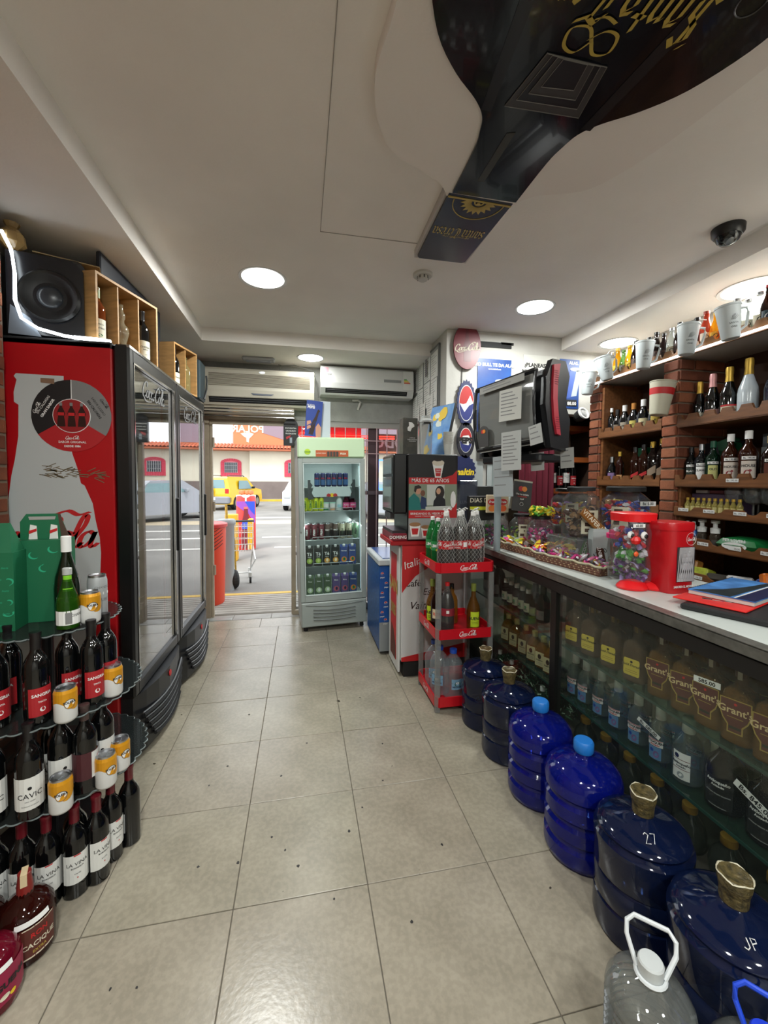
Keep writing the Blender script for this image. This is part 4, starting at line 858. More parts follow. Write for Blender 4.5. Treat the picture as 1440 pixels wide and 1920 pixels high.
milk = bottle('drink_bottle', [(.022, 0), (.029, .004), (.030, .095), (.024, .115), (.015, .135), (.015, .155)], pm('milk_white', (196, 206, 204), .35), [(.0165, .145), (.0165, .17), (.014, .171)], wht, [dict(z=(.03, .06), w=.04, mat=pm('pale_blue', (150, 190, 200), .5))])
put_b('milk', milk, 'white plastic milk drink bottle, second fridge shelf, before the pink bottles', *fpt(.072, .03, FZ[1]), 0)
pink = bottle('drink_bottle', [(.026, 0), (.031, .004), (.031, .08), (.027, .10), (.016, .13), (.014, .15)], gm('berry_plastic', (120, 40, 60), (70, 16, 34), .7, .05), [(.0165, .143), (.0165, .165), (.014, .166)], pm('pink_cap2', (210, 90, 120), .4), [dict(z=(.025, .075), w=.09, mat=pm('label_hotpink', (214, 84, 140), .5), text=[('FRUTOS', .048, .010, wht), ('@disc', .036, .007, redp)])])
for k, (x, y) in enumerate(((.140, .03), (.205, .03), (.172, .09))): put_b('pink', pink, 'berry bottle with hot pink label, %s of three on the second fridge shelf' % ('first', 'second', 'rear one')[k], *fpt(x, y, FZ[1]), 0, 'pink label bottles')
c3 = [('frm', slim(pm('can_maroon', (104, 40, 50), .3, metal=.3), None, 'FRSH', wht, r=.0275, h=.15, vert=True), 'maroon'), ('frb', slim(pm('can_brown', (88, 70, 62), .3, metal=.3), pm('can_black', (40, 36, 36), .3), 'MALT', wht, r=.0275, h=.15), 'brown'), ('frg', slim(pm('can_cream', (186, 180, 156), .3, metal=.3), pm('can_black', (40, 36, 36), .3), 'FRSH', pm('dkgreen', (40, 60, 40), .5), r=.0275, h=.15, vert=True), 'cream'), ('frv', slim(pm('can_green2', (130, 160, 130), .3, metal=.3), None, 'FRSH', ink, r=.0275, h=.15, vert=True), 'pale green')]
for k, (q, nm) in enumerate(zip((0, 0, 0, 1, 1, 2, 2, 3), ('first maroon', 'second maroon', 'third maroon', 'first dark brown', 'second dark brown', 'first cream', 'second cream', 'pale green'))):
    place(c3[q][0], c3[q][1], '%s tall can from the door side on the third fridge shelf' % nm, 'can', fpt(-.235+k*.0665-(.01 if k in (3,) else 0), .03, FZ[2]), .1*((k % 3)-1), 'tall cans on the third fridge shelf')
for k in range(7): place(c3[(0, 0, 1, 1, 2, 2, 3)[k]][0], None, 'tall can in the rear row of the third fridge shelf, %s along' % ORD[k], 'can', fpt(-.205+k*.067, .10, FZ[2]), .2, 'tall cans on the third fridge shelf')
tea1 = carton(pm('carton_black', (40, 42, 40), .45), 'Té', wht, pm('lime_fruit', (150, 180, 70), .5), big=True, leaf=pm('lime_flesh', (200, 214, 130), .5))
tea2 = carton(pm('carton_black', (40, 42, 40), .45), 'Té', wht, pm('peach_fruit', (206, 150, 70), .5), big=True, leaf=pm('peach_pit', (240, 226, 190), .5))
jor = carton(pm('carton_blue', (60, 76, 130), .45), 'Naranja', wht, pm('orange_fruit', (216, 130, 56), .5), leaf=green)
jgr = carton(pm('carton_green2', (70, 90, 66), .45), 'Coco', wht, pm('coco_print', (170, 190, 150), .5), leaf=wht)
jpu = carton(pm('carton_purple', (84, 70, 120), .45), 'Mora', wht, pm('berry_print', (170, 80, 96), .5), leaf=navy)
for k, (ky, mk, nm) in enumerate((('tea1', tea1, 'first black tea carton with lime print'), ('tea1', tea1, 'second black tea carton with lime print'), ('tea2', tea2, 'first black tea carton with peach print'), ('tea2', tea2, 'second black tea carton with peach print'), ('jor', jor, 'first blue orange-juice carton'), ('jor', jor, 'second blue orange-juice carton'))):
    place(ky, mk, nm + ' on the fourth fridge shelf', 'carton', fpt(-.222+k*.082, .03, FZ[3]), 0, 'cartons in the fridge')
for k, (ky, mk, nm) in enumerate((('jgr', jgr, 'first green coconut carton'), ('jgr', jgr, 'second green coconut carton'), ('jgr', jgr, 'third green coconut carton'), ('jpu', jpu, 'first purple berry carton'), ('jpu', jpu, 'second purple berry carton'), ('jor', jor, 'blue orange-juice carton beside purple ones'))):
    place(ky, mk, nm + ' at the bottom of the fridge', 'carton', fpt(-.222+k*.083, .03, FZ[4]), 0, 'cartons in the fridge')
# signs on top of the fridge
ps = thing('cola_sign', 'tall blue sign with a cola bottle in a hand, leaning on the fridge top', 'sign', (0.775, 3.02, 1.835), rz=0.06, ry=math.radians(4))
obj('board', MB().box(-.075, .075, 0, .012, 0, .335), pm('sign_blue', (30, 60, 140), .4), ps)
obj('bottle_print', MB().fprism([(-.04, .02), (0, .015), (.012, .06), (.02, .12), (.032, .17), (.044, .23), (.056, .24), (.040, .26), (.028, .245), (.012, .19), (-.012, .14), (-.03, .08)], .001, 0), pm('cola_brown', (40, 14, 10), .4), ps)
obj('bottle_label', MB().fprism([(-.012, .10), (.022, .125), (.03, .155), (-.002, .14)], .001, -.0012), navy, ps)
obj('hand_print', MB().fprism([(.03, 0), (.075, 0), (.075, .09), (.045, .13), (.022, .09), (.025, .04)], .001, 0).fprism([(-.06, .10), (-.02, .125), (-.03, .15), (-.062, .14)], .001, -.0014).fprism([(-.055, .06), (-.02, .085), (-.028, .105), (-.058, .095)], .001, -.0014), pm('skin_print', (190, 140, 116), .5), ps)
mb = MB(); put_text(mb, 'NUEVA', -.035, .285, .016, y=-.0012); put_text(mb, 'PEPSI', -.03, .262, .022, y=-.0012, bold=.04); obj('lettering', mb, wht, ps)
single('white_board', MB().box(-.045, .05, 0, .02, 0, .345, .002), pm('board_bluewhite', (186, 196, 202), .5), 'plain white narrow panel standing behind the blue cola sign on the fridge', 'panel', (0.895, 3.06, 1.83))
hs = thing('door_sign', 'small black arch-topped sign fixed on the door post beside the fridge', 'sign', (0.565, 3.47, 1.78))
obj('board', MB().fprism([(-.075, 0), (.075, 0), (.075, .2)]+ellipse(0, .2, .075, .08, 10, 0, PI)[1:-1]+[(-.075, .2)], .006, 0), ink, hs)
mb = MB(); [put_text(mb, s_, 0, .175-k*.028, .014, y=-.0072, bold=.02) for k, s_ in enumerate(('ENCUENTRA', 'UN NUEVO', 'PRODUCTO'))]; obj('lettering', mb, wht, hs)
obj('red_swash', MB().fprism([(-.05, .09), (0, .11), (-.01, .085), (-.045, .065)], .001, -.006), redp, hs)
obj('printed_can', MB().fprism([(-.012, .03), (.012, .03), (.012, .085), (-.012, .085)], .001, -.006), pm('can_print_grey', (150, 160, 170), .4), hs)

# ------------------------------------------------------------------ blue chest fridge
ch = thing('chest_fridge', 'blue chest fridge with a white rim and round soda logos by the coffee stand', 'fridge', (1.292, 2.315, 0))
cb = pm('chest_blue', (22, 84, 150), .35, var=.35, vscale=30, col2=(14, 60, 120))
obj('cabinet', MB().box(0, .52, 0, .62, .03, .735, .01), cb, ch)
obj('lid_rim', MB().box(-.01, .53, -.01, .63, .735, .785, .008), pm('chest_rim', (186, 190, 192), .4), ch)
obj('lid', MB().box(.03, .49, .03, .59, .785, .792), pm('chest_lid_blue', (60, 90, 150), .2), ch)
fp_ = obj('front_strip', MB().fprism([(0.0, .27), (.075, .27), (.075, .73), (0.0, .73)], .003, -.001), pm('chest_blue2', (20, 76, 150), .35), ch)
obj('kick_strip', MB().fprism([(0.0, .03), (.52, .03), (.52, .27), (0.0, .27)], .003, -.001), pm('chest_silver', (150, 156, 160), .35, metal=.4), ch)
def globe(par, M, r):
    a = obj('logo_disc', MB().add([tuple(M @ Vector((x, -.0012, z))) for x, z in ellipse(0, 0, r, r, 18)], [tuple(range(18))]), wht, par)
    up = [(r*math.cos(t), r*math.sin(t)) for t in [PI*i/9 for i in range(10)]]+[(-r*.5, r*.12), (0, r*.05), (r*.5, r*.3)]
    dn = [(r*math.cos(t), r*math.sin(t)) for t in [PI+PI*i/9 for i in range(10)]]+[(r*.5, -r*.05), (0, -r*.3), (-r*.5, -r*.2)]
    obj('logo_top', MB().add([tuple(M @ Vector((x*.93, -.0024, z*.93))) for x, z in up], [tuple(range(len(up)))]), redp, a)
    obj('logo_base', MB().add([tuple(M @ Vector((x*.93, -.0024, z*.93))) for x, z in dn], [tuple(range(len(dn)))]), pm('logo_blue', (30, 50, 130), .4), a)
    return a
mb = MB()
for k, (x, z) in enumerate(((.022, .67), (.055, .59), (.022, .51), (.052, .43), (.022, .35), (.05, .29))):
    globe(ch, T(x, -.003, z), .014); put_text(mb, 'pepsi', x, z-.035, .012, y=-.0055, bold=.02)
mb2 = MB()
for j in range(7):
    for k in range(5): put_text(mb2, 'pepsi', -.06-.11*k-(.05 if j % 2 else 0), .1+.09*j, .012, M=T(-.0012, 0, 0, -PI/2), rot=.5)
obj('lettering', mb, wht, ch); obj('side_lettering', mb2, pm('pale_blue_print', (110, 150, 196), .5), ch)

# ------------------------------------------------------------------ coffee stand and machine
cs = thing('coffee_stand', 'white and red coffee cabinet with painted lettering under the coffee machine', 'cabinet', (1.375, 1.90, 0))
obj('carcass', MB().box(0, .50, 0, .36, .12, .975, .004), pm('cabinet_white', (196, 196, 196), .45), cs)
obj('plinth', MB().box(.02, .50, .015, .34, 0, .12), blackm, cs)
obj('worktop', MB().box(-.085, .52, -.02, .40, .965, 1.0, .005), pm('worktop_red', (160, 20, 28), .35), cs)
fz = obj('header_panel', MB().fprism([(0, .62), (0, .965), (.5, .965), (.5, .88), (.2, .80), (.1, .74), (.03, .66)][::-1], .003, 0), redp, cs)
mb = MB(); put_text(mb, 'Italia Caffè', .17, .84, .055, y=-.0045, shear=.25, rot=.32); obj('lettering', mb, wht, fz)
mb = MB(); put_text(mb, 'Café', .08, .665, .05, y=-.001, bold=.01); put_text(mb, 'Especial', .26, .60, .05, y=-.001, shear=.3); put_text(mb, 'Vainilla', .16, .50, .055, y=-.001, shear=.3, bold=.01); obj('front_lettering', mb, pm('print_darkbrown', (40, 22, 20), .5), cs)
obj('red_base_wedge', MB().fprism([(0, .15), (.0, .12), (.5, .12), (.5, .23)][::-1], .002, 0), redp, cs)
cp_ = obj('saucer_print', MB().fprism(ellipse(.17, .40, .035, .045), .002, 0), pm('cup_print', (170, 160, 140), .5), cs)
dp = obj('door_panel', MB().box(-.018, -.001, .03, .34, .03, .955, .004), pm('panel_white', (200, 200, 198), .4), cs)
sp_ = obj('red_banner', MB().box(-.0205, -.018, .09, .27, .10, .88), redp, dp)
mb = MB(); put_text(mb, 'SAN', 0, .60, .10, bold=.03, M=T(-.0215, .18, 0, -PI/2)); put_text(mb, 'DOMINGO', 0, .42, .085, w=.165, bold=.03, M=T(-.0215, .18, 0, -PI/2)); obj('lettering', mb, gold, sp_)
obj('bean_print', MB().fprism([(-.085, .10), (.085, .10), (.085, .2), (.02, .3), (-.06, .34)], .001, 0, T(-.0205, .18, 0, -PI/2)), pm('bean_print', (90, 40, 30), .6), sp_)
cm = thing('coffee_machine', 'black vending coffee machine with a large poster of people drinking coffee on its side', 'coffee machine', (1.40, 1.86, 1.001))
obj('housing', MB().box(0, .37, 0, .42, 0, .61, .006), black, cm)
obj('base_front', MB().box(-.10, .01, .01, .40, 0, .05, .004), pm('maroon_plastic', (120, 20, 40), .4), cm)
obj('door_unit', MB().box(-.10, .0, .01, .40, .19, .61, .01), black, cm)
obj('glass_front', MB().box(-.106, -.10, .05, .36, .22, .45, .002), pm('machine_glass', (120, 128, 124), .1, metal=.3), cm)
obj('dial_panel', MB().box(-.106, -.10, .05, .36, .47, .585, .002), pm('machine_silver', (120, 124, 128), .2, metal=.6), cm)
obj('drip_tray', MB().box(-.10, 0, .03, .38, .05, .07).box(-.10, -.07, .1, .3, .15, .19), pm('tray_dark', (40, 30, 36), .4), cm)
mb = MB(); put_text(mb, 'DOMINGO', -.05, .015, .022, y=.0085, bold=.02); obj('base_lettering', mb, wht, cm)
po = obj('poster', MB().fprism([(.008, .01), (.362, .01), (.362, .60), (.008, .60)], .002, 0), ink, cm)
Y0 = -.0022
def pd(n_, poly, mt_, k=1): return obj(n_, MB().fprism(poly, .0008, Y0-.0009*(k-1)), mt_, po)
pd('red_top_band', [(.008, .40), (.362, .40), (.362, .50), (.33, .465), (.26, .445), (.008, .445)], redp)
photo = pd('photo_backdrop', [(.008, .215), (.362, .215), (.362, .40), (.008, .40)], pm('photo_greengrey', (130, 140, 120), .6), 1)
pd('photo_window', [(.14, .25), (.27, .25), (.27, .395), (.14, .395)], pm('photo_pale', (190, 196, 190), .6), 2)
pd('teal_shirt', [(.008, .215), (.10, .215), (.085, .30), (.045, .335), (.008, .30)], pm('teal_shirt', (20, 110, 106), .6), 3)
pd('man_head', ellipse(.075, .355, .022, .028, 14), pm('skin_print', (190, 140, 116), .5), 3)
pd('man_hair', [(.045, .35), (.05, .385), (.08, .392), (.098, .38), (.095, .37), (.065, .365), (.058, .34)], pm('hair_dark', (36, 28, 24), .6), 4)
pd('second_head', ellipse(.110, .335, .017, .022, 12), pm('skin_brown', (110, 70, 50), .5), 2)
pd('blue_shirt', [(.085, .225), (.14, .225), (.135, .30), (.10, .315)], pm('shirt_navy', (30, 50, 90), .6), 2)
pd('woman_hair', ellipse(.235, .34, .034, .048, 16), pm('hair_dark', (36, 28, 24), .6), 3)
pd('woman_face', ellipse(.225, .35, .016, .022, 14), pm('skin_tan', (200, 156, 126), .5), 4)
pd('woman_top', [(.185, .235), (.28, .235), (.275, .29), (.25, .315), (.21, .31), (.19, .28)], pm('top_dark', (20, 22, 28), .6), 4)
pd('table_set', [(.13, .215), (.32, .215), (.32, .245), (.13, .24)], pm('photo_pale', (190, 196, 190), .6), 5)
pd('white_jug', ellipse(.335, .29, .02, .06, 12), wht, 3)
pd('red_mid_band', [(.008, .16), (.362, .16), (.362, .27), (.34, .235), (.28, .215), (.008, .215)], redp, 6)
pd('poster_foot', [(.008, .01), (.362, .01), (.362, .16), (.008, .16)], pm('poster_grey', (150, 150, 150), .5), 2)
def pcup(x, z, s, k=3):
    pd('cup_print', [(x-.028*s, z), (x+.028*s, z), (x+.042*s, z+.09*s), (x-.042*s, z+.09*s)], wht, k)
    pd('cup_sleeve', [(x-.02*s, z+.015*s), (x+.02*s, z+.015*s), (x+.027*s, z+.06*s), (x-.027*s, z+.06*s)], redp, k+1)
    pd('coffee_print', ellipse(x, z+.09*s, .044*s, .016*s, 14), pm('coffee_print', (150, 110, 76), .5), k+1)
pcup(.055, .03, .95); pcup(.135, .02, .85); pcup(.235, .025, .85)
pd('big_cup', [(.198, .445), (.242, .445), (.262, .545), (.178, .545)], wht, 4); pd('big_cup_sleeve', [(.203, .455), (.237, .455), (.243, .51), (.197, .51)], redp, 5); pd('big_cup_froth', ellipse(.22, .55, .045, .022, 16), pm('froth', (206, 196, 180), .6), 5); pd('big_cup_beans', [(.19, .565), (.21, .56), (.235, .562), (.25, .57), (.235, .585), (.215, .578), (.2, .588)], pm('hair_dark', (36, 28, 24), .6), 6)
mb = MB(); put_text(mb, 'MÁS DE 65 AÑOS', .165, .413, .026, y=Y0-.0045, bold=.01); put_text(mb, 'BRINDANDO EL MEJOR CAFÉ', .155, .185, .015, y=Y0-.008, bold=.01); put_text(mb, 'CALIDAD Y TRADICIÓN VENEZOLANA', .15, .170, .008, y=Y0-.008); put_text(mb, 'SAN', .22, .492, .012, y=Y0-.0075); put_text(mb, 'DOMINGO', .22, .477, .009, y=Y0-.0075)
obj('lettering', mb, wht, po)
# things on the machine
bx = thing('coffee_box', 'dark box printed with a white bird and coffee plants on the coffee machine', 'box', (1.44, 1.95, 1.612), rz=.05)
obj('box_body', MB().box(-.055, .055, 0, .09, 0, .262, .002), pm('box_charcoal', (36, 36, 34), .5, var=.6, vscale=22, col2=(70, 68, 58)), bx)
obj('bird_print', MB().fprism([(-.02, .17), (.0, .165), (.012, .19), (.03, .2), (.028, .215), (.01, .23), (-.012, .232), (-.01, .205), (-.022, .19)], .001, 0), wht, bx)
mb = MB(); [put_text(mb, s_, .015, .115-k*.012, .008, y=-.0012) for k, s_ in enumerate(('CAFÉ DE', 'ESPECIALIDAD', 'TOSTADO'))]; obj('lettering', mb, wht, bx)
jg = thing('clear_jug', 'tall clear plastic jug with a sloping lid and black handle beside the dark box', 'jug', (1.56, 1.97, 1.612))
obj('jug_body', MB().lathe([(.040, 0), (.043, .01), (.050, .22), (.052, .235)], 16, sq=1.5), gm('jug_clear', (225, 228, 226), (190, 192, 190), .25, .06), jg, smooth=True)
obj('jug_lid', MB().lathe([(.054, .235), (.054, .245), (.035, .262), (.034, .28), (.01, .285)], 14, sq=1.0), gm('lid_clear', (225, 228, 226), (200, 202, 200), .5, .1), jg)
obj('jug_handle', MB().tube([(-.03, -.052, .225), (.015, -.058, .225), (.018, -.058, .19), (.016, -.056, .16)], .007, 6), black, jg)
cv = thing('painting', 'blue and yellow abstract canvas standing on edge behind the jug', 'painting', (1.655, 2.09, 1.613), rz=math.radians(-66), rx=-.26)
obj('canvas_edge', MB().box(-.125, .125, 0, .025, 0, .41), black, cv)
cf = obj('canvas_face', MB().box(-.124, .124, -.002, 0, .002, .408), pm('canvas_blue', (60, 110, 170), .6, var=.4, vscale=12, col2=(120, 160, 196)), cv)
rnd = random.Random(12)
for k in range(9):
    cx_, cz_, s_ = rnd.uniform(-.09, .09), rnd.uniform(.04, .37), rnd.uniform(.02, .045)
    obj('yellow_daub', MB().fprism([(cx_+s_*rnd.uniform(.6, 1.2)*math.cos(a), cz_+s_*rnd.uniform(.6, 1.4)*math.sin(a)) for a in [2*PI*i/8 for i in range(8)]], .0008, -.0022-k*.0003), pm('daub_yellow', (214, 180, 50), .6) if k % 3 else pm('daub_white', (200, 206, 196), .6), cf)
cupm = lambda: (lambda t: (obj('cup_body', MB().lathe([(.027, 0), (.036, .085), (.038, .087), (.038, .09)], 18, cap=False), pm('paper_cup', (206, 206, 200), .6), t, smooth=True), t)[-1])(thing('paper_cup', '', 'cup'))
for k in range(8): place('pcup', cupm, 'white paper cup, %s up in the stack by the canvas' % ORD[k], 'cup', (1.735, 1.97, 1.612+k*.0115), 0, 'stacked paper cups')

# ------------------------------------------------------------------ red plastic rack
rk = thing('soda_rack', 'three-tier red plastic soda rack with clear corner posts at the counter end', 'rack', (1.475, 1.42, 0))
RP = [(.0, .03), (.022, .0), (.35, .0), (.372, .025), (.372, .33), (.34, .40), (.02, .40), (.0, .37)]
rackred = pm('rack_red', (186, 16, 30), .35)
posts = gm('post_clear', (200, 200, 198), (160, 160, 158), .35, .08, 1.5)
for k, z in enumerate((.035, .455, .865)):
    tr_ = obj('tray', MB().prism(RP, z, z+.02), rackred, rk)
    mb = MB(); n_ = len(RP)
    for i in range(n_):
        a, b = Vector((*RP[i], 0)), Vector((*RP[(i+1) % n_], 0)); d_ = (b-a).normalized(); nn_ = Vector((d_.y, -d_.x, 0))
        p = [a-nn_*.006, b-nn_*.006, b+nn_*.003, a+nn_*.003]; mb.prism([(q.x, q.y) for q in p], z, z+.06)
    obj('tray_rim', mb, rackred, tr_)
    mb = MB(); put(mb, SCRIPT, .20 if k else .31, z+.018, .027, y=-.0035); put(mb, SCRIPT, 0, z+.018, .026, M=T(-.0035, .2, 0, -PI/2)); obj('script_logo', mb, wht, tr_)
for x, y in ((.014, .014), (.355, .014), (.355, .37), (.014, .37)):
    obj('corner_post', MB().box(x-.016, x+.016, y-.012, y+.012, 0.0, .86, .003), posts, rk)
cola_p = [(.038, 0), (.050, .008), (.052, .03), (.052, .19), (.048, .215), (.032, .262), (.017, .30), (.0135, .318), (.0135, .335)]
colaliq = pm('cola_liquid', (20, 6, 4), .2)
def net(t):
    mb = MB(); N = 14; M_ = 14
    for sgn in (1, -1):
        for i in range(N):
            pts = []
            for j in range(M_+1):
                z = .004+.32*j/M_; r = radius_at(cola_p, z)+.0022; a = 2*PI*i/N+sgn*j*.34; pts.append((r*math.cos(a), r*math.sin(a), z))
            mb.tube(pts, .0005, 3)
    o = obj('net_sleeve', mb, pm('net_white', (190, 190, 186), .6), t); o['kind'] = 'stuff'
    obj('net_knot', MB().tube([(0, 0, .33), (.006, .004, .352), (.02, .0, .362), (.036, -.004, .354)], .004, 5).tube([(0, 0, .335), (-.008, .003, .352), (-.022, .004, .356)], .003, 4), pm('net_white', (190, 190, 186), .6), t)
coke = bottle('cola_bottle', cola_p, gm('pet_clear', (232, 234, 232), (200, 204, 204), .05, .03, 1.5), [(.0155, .318), (.0155, .342), (.013, .343)], wht, [dict(z=(.115, .168), w=.17, mat=cred, text=[('@script', .137, .019, wht, dict(x=-.01, rot=.1)), ('@box', .128, .03, wht, dict(x=.052, w=.03)), ('ORIGINAL', .122, .006, wht), ('@script', .137, .019, wht, dict(x=-.10))])], liquid=colaliq, fill=.25, extra=net)
k = 0
for (x, y, tn, nm) in ((1.555, 1.50, .3, 'front row, doorway end'), (1.645, 1.50, -.6, 'front row, middle'), (1.735, 1.50, .5, 'front row, counter end'), (1.595, 1.60, .2, 'back row, doorway end'), (1.70, 1.60, -.3, 'back row, middle'), (1.795, 1.585, .8, 'back row, counter end')):
    put_b('coke', coke, 'netted large cola bottle on the rack top, ' + nm, x, y, .888, tn, 'netted cola bottles on the rack')
lemon = bottle('soda_bottle', cola_p, gm('pet_green', (90, 190, 110), (30, 120, 60), .45, .03), [(.0155, .318), (.0155, .342), (.013, .343)], wht, [dict(z=(.10, .17), w=.15, mat=pm('label_green', (40, 130, 70), .5), text=[('LIMON', .125, .022, wht, dict(bold=.04)), ('@disc', .105, .008, yel)])])
for x, y, nm in ((1.54, 1.72, 'green lemon soda bottle at the rear doorway corner of the rack top'), (1.545, 1.62, 'green lemon soda bottle behind the netted colas near the coffee stand')): place('lemon', lemon, nm, 'bottle', (x, y, .888), -.5, 'green soda bottles', scale=.86)
buena = bottle('liquor_bottle', [(.03, 0), (.041, .006), (.042, .13), (.038, .155), (.024, .19), (.015, .215), (.0135, .25), (.0155, .265)], gm('pale_amber', (186, 150, 90), (110, 70, 24), .45, .03), [(.0165, .25), (.0165, .295), (.014, .296)], pm('olive_cap', (110, 120, 50), .4), [dict(z=(.03, .125), w=.058, mat=pm('label_limeyellow', (180, 200, 40), .5), text=[('BUENA', .075, .018, ink, dict(bold=.04)), ('@box', .05, .002, ink, dict(x=0, w=.04)), ('AGUARDIENTE', .058, .005, ink)])])
put_b('buena', buena, 'liquor bottle with a lime yellow label alone on the rack middle tray', 1.745, 1.50, .477, -.1, 'lime label liquor bottles')
put_b('buena', buena, 'liquor bottle with a lime yellow label at the coffee stand end of the rack', 1.525, 1.66, .477, -.55, 'lime label liquor bottles')
cola2 = bottle('cola_bottle', cola_p, gm('pet_clear', (232, 234, 232)), [(.0155, .318), (.0155, .342), (.013, .343)], redp, [dict(z=(.115, .168), w=.17, mat=pm('label_maroon', (130, 24, 40), .5), text=[('@box', .135, .02, paper, dict(x=-.03, w=.02))])], liquid=colaliq, fill=.27)
place('cola2', cola2, 'dark cola bottle with maroon label behind the front post of the rack', 'bottle', (1.575, 1.515, .477), .3, scale=.9)
place('cola3', bottle('liquor_bottle', [(r*.9, z*.85) for r, z in cola_p], gm('brown_dark', (60, 30, 20), (30, 12, 8), .8, .03), [(.014, .26), (.014, .3), (.012, .301)], blackfoil, [dict(z=(.07, .13), w=.07, mat=pm('label_cream', (206, 190, 160), .5), text=[('RON', .09, .02, redp)])]), 'brown bottle with a cream and red label on the middle rack tray', 'bottle', (1.535, 1.575, .477), -.4)
place('squareamber', bottle('liquor_bottle', [(.034, 0), (.036, .01), (.034, .15), (.028, .175), (.014, .20), (.013, .24)], gm('amber_liquor', (200, 150, 70), (140, 90, 26), .5, .03), [(.015, .225), (.015, .26), (.013, .261)], blackfoil, sq=2.0, n=20), 'square amber liquor bottle at the back of the middle rack tray', 'bottle', (1.66, 1.66, .477), .3)
wat = [(.045, 0), (.062, .01), (.064, .03), (.061, .05), (.065, .07), (.061, .09), (.065, .11), (.062, .13), (.066, .16), (.064, .20), (.050, .235), (.028, .262), (.02, .27), (.02, .29)]
water = bottle('water_bottle', wat, gm('water_clear', (222, 226, 228), (180, 190, 196), .16, .05, 1.6), [(.023, .28), (.023, .305), (.02, .306)], blue, [dict(z=(.07, .135), w=.075, mat=pm('water_label', (120, 160, 190), .4), text=[('@disc', .105, .02, pm('peak_green', (60, 100, 90), .5), dict(e=.8)), ('@disc', .112, .012, wht, dict(e=.6)), ('MINALBA', .082, .011, navy)])])
put_b('water', water, 'clear ribbed water bottle with a mountain label on the bottom rack tray', 1.615, 1.50, .057, .1, 'water bottles on the rack')
put_b('water', water, 'clear ribbed water bottle in the rear corner of the bottom rack tray', 1.545, 1.665, .057, -.3, 'water bottles on the rack')
put_b('water', water, 'clear ribbed water bottle behind the clear corner post, bottom rack tray', 1.548, 1.565, .057, -.6, 'water bottles on the rack')
# ------------------------------------------------------------------ papers on the pier, air conditioners
pb = thing('notice_board', 'board covered with permits and papers on the pier flank beside the air conditioner', 'notice board', (1.899, 2.66, 2.02))
obj('board', MB().box(-.012, 0, 0, .84, 0, .63), pm('board_grey', (150, 152, 152), .6), pb)
obj('board_rim', MB().box(-.018, 0, -.012, .0, -.01, .64).box(-.018, 0, -.012, .84, .63, .645), pm('rim_grey', (120, 122, 122), .4, metal=.4), pb)
rnd = random.Random(9); shts = []
for k, (y, z, w, h) in enumerate(((.02, .36, .2, .24), (.24, .38, .2, .22), (.47, .36, .17, .24), (.66, .34, .17, .26), (.02, .1, .19, .25), (.23, .12, .2, .24), (.45, .08, .2, .26), (.66, .05, .17, .26), (.12, .02, .18, .2), (.36, -.02, .18, .2), (.56, .0, .15, .18))):
    M_ = T(-.0135-.0012*k, y+w, z, -PI/2)
    so_ = obj('paper_sheet', MB().fprism([(0, 0), (w, rnd.uniform(-.01, .01)), (w, h), (0, h+rnd.uniform(-.01, .01))], .0008, 0, M_), paper, pb)
    mb = MB()
    for q in range(int(h/.022)-1):
        l = w*rnd.uniform(.4, .85); mb.fprism([(.012, h-.025-q*.022), (.012+l, h-.025-q*.022), (.012+l, h-.029-q*.022), (.012, h-.029-q*.022)][::-1], .0003, -.0009, M_)
    obj('text_line', mb, greyp, so_)['kind'] = 'stuff'
obj('dark_photo', MB().fprism([(0, 0), (.035, 0), (.035, .17), (0, .17)], .001, -.018, T(-.0135, .34, .42, -PI/2)), pm('dark_strip', (60, 50, 66), .5), pb)
